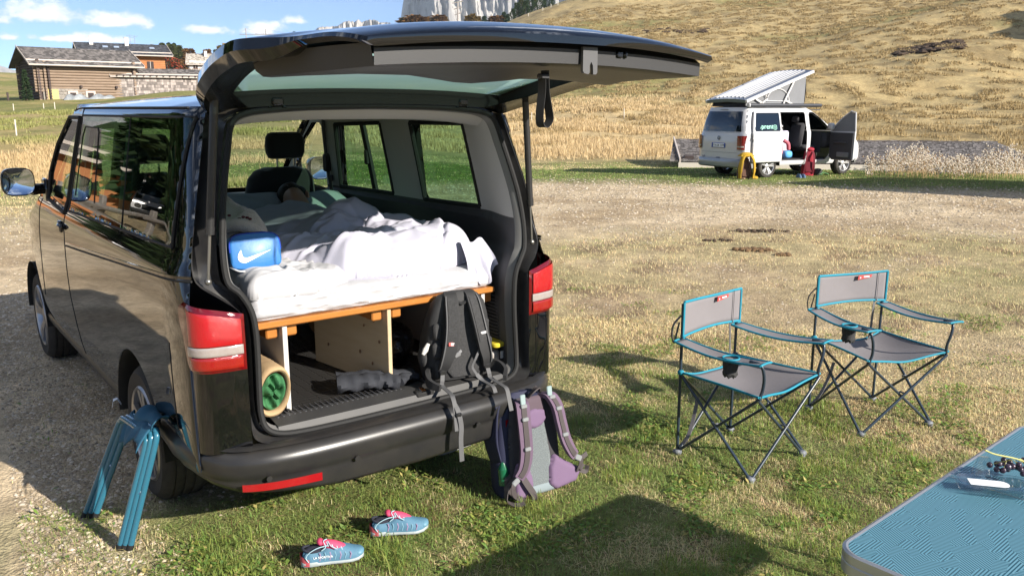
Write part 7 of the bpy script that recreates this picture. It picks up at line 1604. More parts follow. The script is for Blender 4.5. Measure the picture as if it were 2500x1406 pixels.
mb = MB(); mb.box((LB / 2, .35, HB - .12), (LB + 1, .5, .5)); mb.build('eave_beam', M_logd, barn, smooth=False)
mb = MB(); P = spline([(1.4, -3.4, -.55), (2.6, -3.2, -.1), (4.0, -3.3, -.35), (5.6, -3.2, -.1), (7.0, -3.3, -.5)], 6)
tp = thing('tarpaulin', 'grey tarpaulin over a woodpile in front of the log barn', 'tarpaulin', p, rz)
mb.loft([[(q[0], q[1] + .8 * math.cos(a), q[2] + .75 * math.sin(a) * (1 + .25 * math.sin(3 * a + i))) for a in np.linspace(0, math.pi, 12)] for i, q in enumerate(P)], False); mb.build('sheet', pm('tarp_grey', (.30, .32, .33), .5, 0, (1.5, .8), None, col2=(.12, .13, .14)), tp)
# --- shingled annex
p, rz = frame_at(283, 232, 110, 4); an = thing('shingled_shed', 'long low shed with shingle clad wall right of the log barn', 'shed', p, rz)
LA, HA = 9.6, 2.3
mb = MB(); mb.box((LA / 2, 2.5, HA / 2 - .6), (LA, 5, HA + 1.2)); wl_ = mb.build('wall', M_stone, an, smooth=False)
M_wsh = pm('wall_shingle', (.30, .26, .235), .9, 0, (3, .8), (10, .6, .03), col2=(.19, .165, .155))
mb = MB()
for r_ in range(9):
    x = 0
    while x < LA: w = random.uniform(.14, .30); z1 = HA - .05 - r_ * .34; mb.add([(x, -.03, z1), (min(x + w, LA) - .012, -.03, z1), (min(x + w, LA) - .012, -.07 - random.uniform(0, .03), z1 - .37), (x, -.07 - random.uniform(0, .03), z1 - .37), (min(x + w, LA) - .012, 0, z1 - .37), (x, 0, z1 - .37)], [(0, 3, 2, 1), (3, 5, 4, 2)]); x += w; mb.m[-2:] = [random.randrange(3)] * 2
o = mb.build('wall_shingles', shades(M_wsh), wl_, smooth=False); o['kind'] = 'stuff'
for x in np.arange(.3, LA, .72): mb = MB(); mb.box((x, -.35, HA - .08), (.12, .7, .14)); mb.build('rafter_end', M_logd, an)
gable_roof(an, 0, LA, 0, 5, HA, HA + .85, M_shingle, .45, .12, True, 8)
mb = MB(); mb.box((LA - .1, -.1, HA / 2 - .4), (.14, .16, HA + .8)); mb.build('corner_post', M_trimw, an); mb = MB(); mb.box((LA + .02, .5, 1.5), (.05, .5, .9)); mb.build('window', M_winw, an)
# --- farmhouse behind
p, rz = frame_at(215, 200, 138, 5); fh = thing('farmhouse', 'farmhouse with dark slate roof and orange timber wall behind the barn', 'house', p, rz)
mb = MB(); mb.box((5.3, 4, 1.5), (10.6, 8, 5.2)); mb.build('wall', M_owood, fh, smooth=False)
for k in range(9): mb = MB(); mb.box((8.6, -.03, 2.0 + .26 * k), (4.2, .08, .22)); mb.build('plank', M_owood, fh)
mb = MB(); mb.box((8.6, -.10, 2.4), (.9, .08, 1.3)); w = mb.build('window', M_winw, fh); mb = MB(); mb.box((8.6, -.15, 2.4), (.06, .03, 1.3)); mb.build('frame', M_trimw, w)
gable_roof(fh, 0, 10.6, 0, 8, 4.3, 5.75, pm('slate', (.055, .058, .068), .75, 0, (2, .5)), 1.1, .16, True, 12)
for x in (1.2, 6.0):
    mb = MB(); mb.box((x, 3.2, 5.9), (.5, .5, 1.3)); ch = mb.build('chimney', M_plasterw, fh, smooth=False); mb = MB(); mb.box((x, 3.2, 6.6), (.65, .65, .07)); mb.build('chimney_cap', M_trimw, ch)
for x in (2.9, 4.4, 9.3): mb = MB(); mb.box((x, 1.9, 5.12), (.7, .5, .1), 0, Matrix.Rotation(R(20), 4, 'X')); mb.build('skylight', pm('skylight', (.5, .6, .75), .1, .4), fh)
for x, s_ in ((6.6, 1), (7.2, -1)): mb = MB(); mb.tube([(x, 3.4, 5.4), (x, 3.4, 7.0)], .03, 6); mb.tube([(x - .5, 3.4, 6.75 + .15 * s_), (x + .5, 3.4, 6.9)], .025, 6); mb.build('aerial', M_greyprint, fh)
# --- pale house
p, rz = frame_at(466, 205, 160, -4); ph = thing('pale_house', 'pale tiled house with a timber balcony beyond the shed', 'house', p, rz)
mb = MB(); mb.box((2.9, 3.2, 1.6), (5.8, 6.4, 4.6)); mb.build('wall', M_plasterw, ph, smooth=False)
gable_roof(ph, 0, 5.8, 0, 6.4, 3.6, 5.3, M_tilep, .55, .15, True, 12)
for k in range(3):
    mb = MB(); mb.box((1.0 + 1.7 * k, -.04, 2.9), (.7, .08, .8)); w = mb.build('window', M_winw, ph); mb = MB(); mb.box((1.0 + 1.7 * k, -.09, 2.9), (.05, .03, .8)); mb.build('frame', M_trimw, w)
mb = MB(); mb.box((2.9, -.6, 1.85), (6.2, 1.0, .10)); bal = mb.build('balcony', pm('balcony_wood', (.20, .13, .10), .8), ph, smooth=False)
for x in np.arange(-.1, 6.0, .30): mb = MB(); mb.box((x, -1.08, 2.2), (.10, .04, .65)); mb.build('baluster', pm('balcony_wood', (.2, .13, .1)), bal)
mb = MB(); mb.box((2.9, -1.08, 2.55), (6.2, .06, .07)); mb.build('handrail', pm('balcony_wood', (.2, .13, .1)), bal)
for x in (.8, 2.2, 3.6, 5.0): mb = MB(); mb.box((x, -.04, .8), (.75, .08, 1.2)); mb.build('window', M_winw, ph)
mb = MB(); mb.box((2.7, 2.2, 5.2), (.45, .45, 1.0)); mb.build('chimney', M_plasterw, ph)
# --- teal car by the shed
p, rz = frame_at(468, 216, 128, 0); tc_ = thing('teal_car', 'small teal car parked at the end of the shed', 'car', p, rz)
M_teal = pm('teal_paint', (.0, .30, .33), .25, 0, None, None, coat=.5)
mb = MB(); sec = [(0, .35, .62), (.05, .30, .9), (.35, .28, 1.0), (.7, .27, 1.42), (1.5, .27, 1.47), (2.15, .27, 1.05), (3.0, .28, .92), (3.35, .32, .75), (3.42, .38, .55)]
mb.loft([[(x, y, z) for y, z in ((0, zb), (-.04, (zb + zt) * .45), (.0, min(zt, .92)), (.16, zt), (1.45, zt), (1.6, min(zt, .92)), (1.64, (zb + zt) * .45), (1.6, zb))] for x, zb, zt in sec], True, True, True); mb.build('body', M_teal, tc_, auto=30)
mb = MB(); mb.add([(.75, -.01, .98), (1.95, -.01, .98), (1.5, .12, 1.38), (.85, .12, 1.38)], [(0, 1, 2, 3)]); mb.build('side_window', M_dglass, tc_); mb = MB(); mb.add([(1.6, .2, 1.44), (1.6, 1.4, 1.44), (2.2, 1.5, 1.08), (2.2, .1, 1.08)], [(0, 1, 2, 3)]); mb.build('windscreen', M_dglass, tc_)
for x in (.65, 2.65):
    for y in (.05, 1.55): mb = MB(); mb.tube([(x, y - .09, .31), (x, y + .09, .31)], .31, 18); w = mb.build('wheel', M_tyre, tc_); mb = MB(); mb.tube([(x, y - .10, .31), (x, y - .085, .31)], .20, 14); mb.build('rim', M_rimw, w)
# --- sunken barn roofs behind the white camper
A0, A1 = Vector((20.2, 16.1, .12)), Vector((27.4, 7.6, .10)); nrm = Vector((.72, .69, 0)).normalized(); dirv = (A1 - A0).normalized()
lr = thing('low_roof', 'low grey shingle roof of a sunken barn behind the white camper', 'barn', (A0.x, A0.y, 0), math.atan2(dirv.y, dirv.x))
LL = (A1 - A0).length; W_, Zr = 5.0, .70
mb = MB(); mb.add([(-.3, W_ * .98, Zr), (LL, W_, Zr), (LL + .3, 0, .10), (.4, 0, .14), (-.3, W_, Zr - .15), (LL, W_, Zr - .15), (LL + .3, 0, -.05), (.4, 0, -.02)], [(0, 3, 2, 1), (4, 5, 6, 7), (0, 1, 5, 4), (1, 2, 6, 5), (2, 3, 7, 6), (3, 0, 4, 7)]); rf = mb.build('roof', M_shingle, lr, smooth=False)
mb = MB()
for r_ in range(30):
    x = -.3; y0_ = W_ * (1 - r_ / 30); y1_ = W_ * (1 - (r_ + 1.2) / 30)
    while x < LL + .2: w = random.uniform(.07, .18); h = random.uniform(.012, .04); za = .13 + (Zr - .13) * y0_ / W_; zb_ = .13 + (Zr - .13) * max(y1_, 0) / W_; mb.add([(x, y0_, za + .015), (x + w - .015, y0_, za + .015), (x + w - .015, max(y1_, -.05), zb_ + .02 + h), (x, max(y1_, -.05), zb_ + .02 + h), (x + w - .015, max(y1_, -.05), zb_), (x, max(y1_, -.05), zb_)], [(0, 3, 2, 1), (3, 5, 4, 2)]); x += w; mb.m[-2:] = [random.randrange(3)] * 2
o = mb.build('shingles', shades(pm('grey_shingle', (.20, .185, .18), .9, 0, (2.2, .8), (12, .6, .03), col2=(.10, .092, .092))), rf, smooth=False); o['kind'] = 'stuff'
mb = MB(); mb.box((LL / 2, -.09, .0), (LL, .06, .20)); mb.build('eave_board', pm('bleached_board', (.58, .53, .46), .8), lr); mb = MB(); mb.ribbon([(-.30, W_, Zr + .03), (.05, -.05, .15)], .16, .05, (0, 0, 1)); mb.build('barge_board', M_trimw, lr)
mb = MB(); mb.box((LL / 2, W_ - .3, -.6), (LL - .6, .3, 2.6)); mb.box((.35, W_ / 2, -.7), (.3, W_ - .6, 2.0)); mb.build('wall', M_logd, lr, smooth=False)
# ------------------------------------------------------------------ trees
def crown_mesh(name, h, r, kind, seed, mats, n=900):
    g = np.random.default_rng(seed); V = []; F = []; cols = []
    t = g.uniform(0, 1, n) ** .75; z = h * (.10 + .90 * t)
    if kind == 'spruce': rad = r * (1 - t) ** .85 * (.75 + .25 * np.sin(t * 46)) + .02 * r
    elif kind == 'larch': rad = r * (1 - t) ** .8 * (.6 + .4 * g.uniform(0, 1, n)) + .02 * r
    else: rad = r * np.sqrt(np.clip(1 - (2 * t - .9) ** 2 / 1.3, .03, 1)) * (.8 + .3 * np.sin(t * 9 + seed))
    a = g.uniform(0, 2 * math.pi, n); rr = rad * g.uniform(.45, 1.0, n) ** .6 * (.85 + .22 * np.sin(a * 3 + seed) + .1 * np.sin(a * 5 + t * 9))
    x, y = rr * np.cos(a), rr * np.sin(a); s_ = h * (.030 if kind != 'round' else .038) * g.uniform(.6, 1.5, n)
    base = {'spruce': np.array([.030, .052, .022]), 'larch': np.array([.20, .135, .035]), 'mixed': np.array([.085, .095, .03]), 'round': np.array([.16, .085, .03]), 'pine': np.array([.045, .075, .028]), 'red': np.array([.30, .07, .04])}[kind]
    for i in range(n):
        o = np.array([x[i], y[i], z[i]]); out = np.array([math.cos(a[i]), math.sin(a[i]), -.35 if kind in ('spruce',) else g.uniform(-.3, .5)]); out /= np.linalg.norm(out)
        sd = np.cross(out, g.normal(size=3)); sd /= np.linalg.norm(sd) + 1e-9; c = base * g.uniform(.65, 1.45); k = len(V)
        V += [o - sd * s_[i] * .55, o + sd * s_[i] * .55, o + out * s_[i] * 1.7 + sd * s_[i] * .2, o + out * s_[i] * .6 + np.cross(out, sd) * s_[i] * .6]; F += [(k, k + 1, k + 2), (k, k + 3, k + 1), (k, k + 2, k + 3)]; cols += [c] * 4
    me = bpy.data.meshes.new(name); me.from_pydata([tuple(v) for v in V], [], F); at_ = me.attributes.new('col', 'FLOAT_COLOR', 'POINT'); at_.data.foreach_set('color', np.concatenate([np.array(cols), np.ones((len(cols), 1))], 1).astype(np.float32).ravel()); me.materials.append(mats); return me
M_leaf = attr_mat('foliage', .85, 3, .25, None, .15, .25); M_bark = pm('bark', (.09, .065, .045), .9)
KINDS = {}
for kind, n, r in (('spruce', 1300, .19), ('larch', 900, .17), ('mixed', 1100, .19), ('round', 900, .34), ('pine', 1200, .27), ('red', 500, .40)):
    KINDS[kind] = [crown_mesh('crown', 1.0, r, kind if kind != 'x' else 'spruce', s_ + 3, M_leaf, n) for s_ in range(2)]
mbk = MB(); mbk.tube([(0, 0, -.05), (0, 0, .3), (.004, 0, .95)], [.022, .017, .004], 7); trunk_me = mbk.build('trunk', M_bark, None).data; bpy.data.objects.remove(bpy.data.objects['trunk'])
for kn in KINDS.values():
    pass
def tree(x, y, z, h, kind, label, group, wide=1.0, k=0):
    t = thing('tree', label, 'tree', (x, y, z), random.uniform(0, 6), group, scale=(h * wide, h * wide, h))
    o = bpy.data.objects.new('trunk', trunk_me); COL.objects.link(o); o.parent = t; o = bpy.data.objects.new('crown', KINDS[kind][k % 2]); COL.objects.link(o); o.parent = t; return t
def far_tree(px, ytop, d, kind, label, group, wide=1.0, k=0):
    p = at(px, ytop, d); zb = hz(p.x, p.y) - .3; return tree(p.x, p.y, zb, max(p.z - zb, 3), kind, label, group, wide, k)
GL = {'spruce': 'dark green spruce in the wood above the shed', 'larch': 'yellowing larch in the wood above the shed', 'mixed': 'olive green conifer in the wood above the shed'}
for i, (px_, yt, kd) in enumerate(((362, 118, 'larch'), (371, 110, 'larch'), (380, 116, 'mixed'), (388, 112, 'spruce'), (396, 106, 'mixed'), (404, 113, 'spruce'), (411, 105, 'spruce'), (418, 110, 'mixed'), (425, 106, 'spruce'), (432, 116, 'mixed'), (438, 112, 'mixed'), (445, 121, 'spruce'), (452, 124, 'mixed'), (462, 120, 'round'), (376, 132, 'larch'), (392, 128, 'spruce'), (416, 130, 'mixed'), (434, 132, 'spruce'), (447, 138, 'spruce'), (383, 145, 'larch'), (402, 142, 'spruce'), (424, 146, 'spruce'), (440, 150, 'mixed'))):
    far_tree(px_, yt, 330 + (i * 37) % 60, kd, GL.get(kd, 'bare brownish round tree at the right end of the wood'), 'trees of the wood above the shed', 1.0, i)
GL2 = {'spruce': 'dark spruce on the slope right of the pale house', 'larch': 'golden larch on the slope right of the pale house', 'mixed': 'olive conifer on the slope right of the pale house', 'round': 'bare round tree behind the pale house'}
for i, (px_, yt, kd) in enumerate(((505, 122, 'round'), (528, 122, 'mixed'), (534, 115, 'larch'), (541, 112, 'mixed'), (548, 108, 'larch'), (555, 110, 'mixed'), (562, 107, 'spruce'), (569, 109, 'larch'), (576, 106, 'mixed'), (583, 110, 'spruce'), (590, 112, 'mixed'), (597, 115, 'larch'), (604, 120, 'spruce'), (545, 128, 'mixed'), (560, 130, 'larch'), (575, 128, 'spruce'), (588, 132, 'mixed'))):
    far_tree(px_, yt, 400 + (i * 41) % 70, kd, GL2[kd], 'trees right of the pale house', 1.0, i)
for i, (px_, yt) in enumerate(((616, 108), (628, 101), (640, 97), (652, 99), (664, 96), (676, 98), (700, 84), (709, 88), (718, 79), (727, 84), (736, 90), (772, 82), (800, 76), (840, 72))):
    far_tree(px_, yt, 620 + i * 7, 'spruce' if i % 3 else 'mixed', 'small dark spruce on the far crest left of the tailgate' if i % 3 else 'olive conifer on the far crest left of the tailgate', 'trees on the far crest', 1.0, i)
for i, (px_, yt, kd) in enumerate(((985, 44, 'spruce'), (1000, 46, 'round'), (1012, 40, 'round'), (1025, 43, 'round'), (1040, 48, 'larch'), (1058, 47, 'larch'), (1073, 40, 'round'), (1085, 44, 'larch'), (1142, 40, 'larch'), (1155, 35, 'larch'), (1168, 42, 'larch'), (1182, 40, 'spruce'), (1205, 42, 'round'), (1218, 40, 'round'), (1230, 30, 'spruce'), (1240, 35, 'spruce'))):
    far_tree(px_, yt, 430, kd, {'spruce': 'dark spruce showing just above the raised tailgate', 'round': 'russet round tree showing just above the raised tailgate', 'larch': 'yellow larch showing just above the raised tailgate'}[kd], 'trees showing above the tailgate', 1.5 if kd != 'spruce' else 1.2, i)
for i, (px_, yt, kd) in enumerate(((1252, 22, 'pine'), (1262, 8, 'pine'), (1272, -4, 'mixed'), (1283, 2, 'pine'), (1294, -8, 'pine'), (1305, -2, 'mixed'), (1316, -6, 'pine'), (1327, -4, 'spruce'), (1338, -10, 'pine'), (1350, 0, 'pine'))):
    far_tree(px_, yt, 345 + (i % 3) * 8, kd, {'pine': 'green pine behind the hill ridge, below the rock massif', 'mixed': 'olive conifer behind the hill ridge, below the rock massif', 'spruce': 'slim dark spruce behind the hill ridge, below the rock massif'}[kd], 'trees behind the hill ridge', 1.1, i)
_ord = ['leftmost', 'second from left', 'third from left', 'fourth from left', 'fifth from left', 'sixth from left', 'seventh from left', 'eighth from left', 'ninth from left', 'tenth from left', 'eleventh from left', 'twelfth from left']
_by = {}
for o in bpy.data.objects:
    if o.get('category') == 'tree' and o.get('group'): _by.setdefault((o['group'], o['label']), []).append(o)
for (gname, lab), L_ in _by.items():
    if len(L_) < 2: continue
    L_.sort(key=lambda o: math.atan2(o.location.x - CAMP[0], o.location.y - CAMP[1]))
    for i, o in enumerate(L_): o['label'] = ' '.join((lab.split(',')[0]).split()[:10]) + ', ' + (_ord[i] if i < len(L_) - 1 else 'rightmost') + ' of its kind'
q = at(408, 165, 150); tree(q.x, q.y, q.z - 2.5, 5.0, 'red', 'red autumn bush between the farmhouse and the wood', None, 1.1)
q = at(66, 240, 106); tree(q.x, q.y, q.z - .6, 3.6, 'spruce', 'young spruce at the left corner of the log barn', None, 1.0)
# ------------------------------------------------------------------ cranes, lift mast, posts, horse, hut
M_crane = pm('crane_grey', (.30, .27, .25), .6)
def crane(label, px_, ytop, ybase, d, jx0, jx1, jy):
    t = at(px_, ytop, d); b = at(px_, ybase, d); c = thing('tower_crane', label, 'crane', (b.x, b.y, b.z - 20), 0); rt = Vector((math.cos(R(YAW)), -math.sin(R(YAW)), 0)); o0 = Vector((b.x, b.y, b.z - 20)); s_ = d / 2024
    H = t.z - o0.z; mb = MB(); mb.tube([(0, 0, 0), (0, 0, H)], .5 * s_ * 2.2, 6); mb.build('mast', M_crane, c)
    jz = at(px_, jy, d).z - o0.z; a = rt * ((jx0 - px_) * s_); e = rt * ((jx1 - px_) * s_); mb = MB(); mb.tube([(a.x, a.y, jz), (e.x, e.y, jz)], .45 * s_ * 1.6, 6); mb.build('jib', M_crane, c)
    mb = MB(); mb.tube([(a.x, a.y, jz), (0, 0, H), (e.x * .7, e.y * .7, jz)], .25 * s_, 5); mb.build('stay', M_crane, c)
crane('thin tower crane standing over the wood left of the tailgate', 603, 70, 120, 560, 588, 668, 85)
crane('smaller distant tower crane right of the first crane', 650, 72, 100, 720, 625, 725, 84)
b = at(1118, 60, 430); lm = thing('lift_mast', 'grey ski lift mast in front of the rock massif', 'mast', (b.x, b.y, b.z - 8)); mb = MB(); mb.tube([(0, 0, 0), (0, 0, 18.5)], .45, 7); mb.build('post', M_crane, lm)
for z, w in ((18.3, 2.6), (15.5, 2.0), (12.8, 1.6)): mb = MB(); mb.tube([(-w * .8, w * .6, z - .4), (w * .8, -w * .6, z + .6)], .28, 6); mb.build('cross_arm', M_crane, lm)
M_post = pm('pale_post', (.55, .50, .42), .8)
for px_, yb, h, d, lab in ((33, 267, .55, 82, 'pale fence post in the meadow below the log barn, leftmost'), (107, 268, .45, 84, 'pale fence post in the meadow below the log barn, in the middle'), (134, 267, .6, 80, 'pale fence post in the meadow below the log barn, nearest the van'), (40, 331, .75, 46, 'short pale post in the golden grass left of the van roof'), (20, 246, .9, 112, 'dark post by the far track left of the barn'), (1298, 225, .7, 62, 'thin white stake in the golden grass right of the tailgate strut'), (1525, 217, .75, 62, 'thin white stake standing alone in the golden grass'), (1716, 273, .75, 40, 'thin white stake behind the camper, left of the pair'), (1724, 270, .7, 41, 'thin white stake behind the camper, right of the pair'), (1735, 280, .7, 38, 'thin white stake just left of the camper roof'), (1290, 42, 1.4, 290, 'fence post low on the ridge line'), (1325, 28, 1.4, 290, 'fence post on the ridge line, second from the trees'), (1345, 22, 1.4, 290, 'fence post on the ridge line, third from the trees'), (1362, 14, 1.4, 290, 'fence post on the ridge line, highest')):
    p = at(px_, yb, d); z = p.z; mb = MB(); mb.tube([(0, 0, -1.0), (.01, 0, h)], .035 if d < 100 else .11, 7); o = mb.build('fence_post', M_logd if 'dark' in lab else M_post, None); o.location = (p.x, p.y, hz(p.x, p.y)); tag(o, lab, 'post', 'fence posts and stakes')
p = at(1756, 28, 250); hr = skin_body('horse', [(0, 0, 1.15), (-.6, 0, 1.2), (.55, 0, 1.2), (.95, 0, .95), (1.25, 0, .35), (1.42, 0, .15), (-.75, .15, .75), (-.85, .15, .5), (-.78, .15, 0), (-.75, -.15, .75), (-.85, -.15, .5), (-.78, -.15, 0), (.5, .15, .7), (.5, .15, .4), (.5, .15, 0), (.55, -.15, .7), (.58, -.15, .4), (.55, -.15, 0), (-.85, 0, 1.1), (-1.0, 0, .6)], [(0, 1), (0, 2), (2, 3), (3, 4), (4, 5), (1, 6), (6, 7), (7, 8), (1, 9), (9, 10), (10, 11), (2, 12), (12, 13), (13, 14), (2, 15), (15, 16), (16, 17), (1, 18), (18, 19)], [.34, .34, .32, .22, .15, .09, .17, .08, .07, .17, .08, .07, .15, .07, .06, .15, .07, .06, .06, .05], pm('bay_horse', (.035, .02, .014), .7), 0, 1)
hr.location = (p.x, p.y, hz(p.x, p.y)); hr.rotation_euler = (0, 0, R(-60)); tag(hr, 'dark horse grazing high on the golden hillside', 'horse')
p = at(1937, 10, 262); hu = thing('hay_hut', 'small pale roofed hut at the top edge of the hillside', 'hut', (p.x, p.y, hz(p.x, p.y) - .3), R(-40)); mb = MB(); mb.box((0, 0, .6), (2.6, 1.8, 1.6)); mb.build('wall', M_log, hu, smooth=False); gable_roof(hu, -1.3, 1.3, -.9, .9, 1.4, 2.2, M_plasterw, .3, .1, False, fascia=None)
# dung and dug-up soil on the meadow
M_soil = pm('dark_soil', (.075, .048, .028), .95, 0, (12, .6), (40, .8, .02), col2=(.035, .022, .014))
def clods(label, cat, px_, py_, sx, sy, n, r0, m):
    g = on_ground(px_, py_); mb = MB()
    for k in range(n): a = random.uniform(0, 6.28); q = random.uniform(0, 1) ** .6; r_ = r0 * random.uniform(.5, 1.3); mb.ell((sx * q * math.cos(a), sy * q * math.sin(a), r_ * .35), (r_ * 1.2, r_, r_ * .7), 5, 8, Matrix.Rotation(random.uniform(0, 3), 4, 'Z'))
    o = mb.build('soil_clods', m, None); o['kind'] = 'stuff'; o.location = (g.x, g.y, 0); o.rotation_euler = (0, 0, R(-37)); o['label'] = label; return o
clods('brown dung clods in the dry meadow', 'dung', 1840, 612, .26, .12, 60, .034, pm('dung', (.16, .095, .045), .95, 0, (20, .6)))
clods('small brown dung heap right of the clods', 'dung', 1912, 624, .10, .07, 22, .032, pm('dung', (.16, .095, .045)))
clods('dark turned soil behind the dung clods', 'soil', 1858, 566, .48, .14, 70, .030, M_soil); clods('dark soil scrape left of the dung clods', 'soil', 1752, 589, .24, .08, 34, .026, M_soil)
# bare eroded earth on the hillside
for px0, px1, py_, d, n in ((2190, 2345, 163, 118, 150), (1645, 1725, 95, 165, 60), (1570, 1640, 92, 170, 30)):
    mb = MB(); c0 = at((px0 + px1) / 2, py_, d); 
    for k in range(n):
        a = at(random.uniform(px0, px1), py_ + random.gauss(0, 7), d + random.uniform(-4, 4)); zz = hz(a.x, a.y); r_ = random.uniform(.15, .6); mb.ell((a.x, a.y, zz + .02), (r_ * 1.6, r_, r_ * .42), 4, 7, Matrix.Rotation(random.uniform(0, 3), 4, 'Z'))
    o = mb.build('eroded_earth', M_soil, None, smooth=False); o['kind'] = 'stuff'; o['label'] = 'bare dark earth bank on the golden hillside'
# ------------------------------------------------------------------ grass, stones, weeds
def blades(name, n, dmin, dmax, az0, az1, hmin, hmax, w, kind, seed, colfn, dens, lean=.9, seg=True, power=1.0, label=None):
    g = np.random.default_rng(seed); X = []; Y = []
    m = 0
    while m < n:
        k = n * 2; d = dmin + (dmax - dmin) * g.uniform(0, 1, k) ** power; a = np.radians(g.uniform(az0, az1, k)); x = CAMP[0] + d * np.sin(a); y = CAMP[1] + d * np.cos(a)
        keep = g.uniform(0, 1, k) < dens(x, y, d); X.append(x[keep]); Y.append(y[keep]); m += keep.sum()
    x = np.concatenate(X)[:n]; y = np.concatenate(Y)[:n]; z = hgt(x, y) - .003
    h = hmin + (hmax - hmin) * g.uniform(0, 1, n) ** 1.6; _, d = polar(x, y); h = h * (.75 + .5 * fbm(x / .5, y / .5, 91, 3))
    th = g.uniform(0, 2 * math.pi, n); le = np.abs(g.normal(0, lean, n)) ; dx, dy = np.cos(th), np.sin(th); ww = w * g.uniform(.6, 1.4, n) * np.maximum(1, d / 4.0)
    px_, py_ = -dy, dx
    b0 = np.stack([x - px_ * ww, y - py_ * ww, z], 1); b1 = np.stack([x + px_ * ww, y + py_ * ww, z], 1)
    mid = np.stack([x + dx * le * h * .30, y + dy * le * h * .30, z + h * .62 / np.sqrt(1 + .35 * le ** 2)], 1); tip = np.stack([x + dx * le * h * 1.0, y + dy * le * h * 1.0, z + h / np.sqrt(1 + 1.3 * le ** 2)], 1)
    pw = np.stack([px_ * ww * .75, py_ * ww * .75, np.zeros(n)], 1)
    c = colfn(x, y, d, g); tipc = c * 1.12
    if seg:
        V = np.stack([b0, b1, mid + pw, mid - pw, tip], 1).reshape(-1, 3); i = np.arange(n)[:, None] * 5
        F = np.concatenate([i + np.array([[0, 1, 2]]), i + np.array([[0, 2, 3]]), i + np.array([[3, 2, 4]])], 0); C = np.stack([c * .8, c * .8, c, c, tipc], 1).reshape(-1, 3)
        C = np.stack([c, c, c, c, tipc], 1).reshape(-1, 3)
    else:
        V = np.stack([b0, b1, tip], 1).reshape(-1, 3); i = np.arange(n)[:, None] * 3; F = i + np.array([[0, 1, 2]]); C = np.stack([c, c, tipc], 1).reshape(-1, 3)
    return np_mesh(name, V, F, np.clip(C, 0, 1), M_grass, smooth=False, kind='stuff', label=label)
M_grass = attr_mat('grass_blades', .65, 1, 0, None, .25, .35)
def near_col(x, y, d, g):
    gr, s, n1, n2, n3 = zones(x, y); n = len(x); u = g.uniform(0, 1, n); s2 = np.clip(s + (u - .5) * .55 + (fbm(x / .21, y / .21, 191, 3) - .5) * 1.5, 0, 1)
    green = np.stack([.19 + .10 * g.uniform(0, 1, n), .28 + .08 * g.uniform(0, 1, n), .075 + .02 * g.uniform(0, 1, n)], 1); straw = np.stack([.66 + .18 * g.uniform(0, 1, n), .55 + .14 * g.uniform(0, 1, n), .31 + .08 * g.uniform(0, 1, n)], 1)
    t = sstep(.20, .46, s2)[:, None]; c = green * (1 - t) + straw * t; br = (g.uniform(0, 1, n) < .10)[:, None]; return np.where(br, np.array([[.20, .13, .07]]), c)
def under(x, y): return ((np.abs(x) < .8) & (y > .7) & (y < 4.7))
def near_den(x, y, d):
    gr, s, n1, n2, n3 = zones(x, y); k = np.clip(1 - gr * 1.15, .03, 1) * (.35 + .65 * sstep(.33, .55, n2)) * (1.0 - .35 * sstep(.6, .95, s)); return np.where(under(x, y), 0, k)
blades('grass', 300000, 1.6, 7.5, YAW - 33, YAW + 33, .009, .036, .0013, 'near', 11, near_col, near_den, 1.5, True, 1.15, 'short meadow grass, green and straw coloured, round the van')
def mid_den(x, y, d): gr, s, n1, n2, n3 = zones(x, y); return np.clip(1 - gr * 1.2, .015, 1) * (.25 + .75 * sstep(.36, .6, n2)) * np.where(under(x, y), 0, 1)
blades('grass', 190000, 6.5, 34, YAW - 33, YAW + 33, .015, .055, .0014, 'mid', 12, near_col, mid_den, .9, False, 1.0, 'dry short meadow grass further off')
def tuft_den(x, y, d): return sstep(.60, .74, fbm(x / .28, y / .28, 141, 2)) * near_den(x, y, d) * (1 - sstep(.45, .7, zones(x, y)[1]))
def green_col(x, y, d, g): n = len(x); return np.stack([.20 + .10 * g.uniform(0, 1, n), .27 + .09 * g.uniform(0, 1, n), .06 + .025 * g.uniform(0, 1, n)], 1)
blades('grass_tufts', 14000, 2.4, 9, YAW - 33, YAW + 33, .025, .075, .0016, 'tuft', 13, green_col, tuft_den, 1.0, True, 1.1, 'longer green grass tufts in the worn turf')
def gold_col(x, y, d, g): n = len(x); u = g.uniform(0, 1, n)[:, None]; return np.array([[.66, .52, .31]]) * (1 - u) + np.array([[.50, .37, .19]]) * u
def gold_den(x, y, d):
    az, dd = polar(x, y); n = fbm(x / 3.5, y / 3.5, 151, 3); return sstep(34, 38, d) * (1 - sstep(66, 90, d)) * sstep(.35, .6, n) * sstep(22, 34, az) * (1 - sstep(50, 58, az + (n - .5) * 16))
blades('tall_grass', 90000, 33, 88, 20, 60, .12, .40, .0022, 'gold', 14, gold_col, gold_den, .45, False, .8, 'tall golden grass at the foot of the hillside')
def hill_den(x, y, d): return sstep(.52, .68, fbm(x / 1.7, y / 1.7, 23, 3)) * sstep(36, 46, d)
def hill_col(x, y, d, g): n = len(x); u = g.uniform(0, 1, n)[:, None]; return np.array([[.44, .33, .16]]) * (1 - u) + np.array([[.32, .24, .12]]) * u
blades('hill_grass', 170000, 36, 230, 36, YAW + 33, .12, .34, .0026, 'hill', 15, hill_col, hill_den, .7, False, .8, 'tussock grass on the golden hillside')
def left_den(x, y, d): return sstep(.45, .7, fbm(x / 2.2, y / 2.2, 171, 3))
def left_col(x, y, d, g): n = len(x); az, dd = polar(x, y); u = (sstep(21, 24, d) * (1 - sstep(36, 44, d)) * .8 + .25 * g.uniform(0, 1, n))[:, None]; return np.array([[.25, .27, .08]]) * (1 - u) + np.array([[.58, .43, .24]]) * u
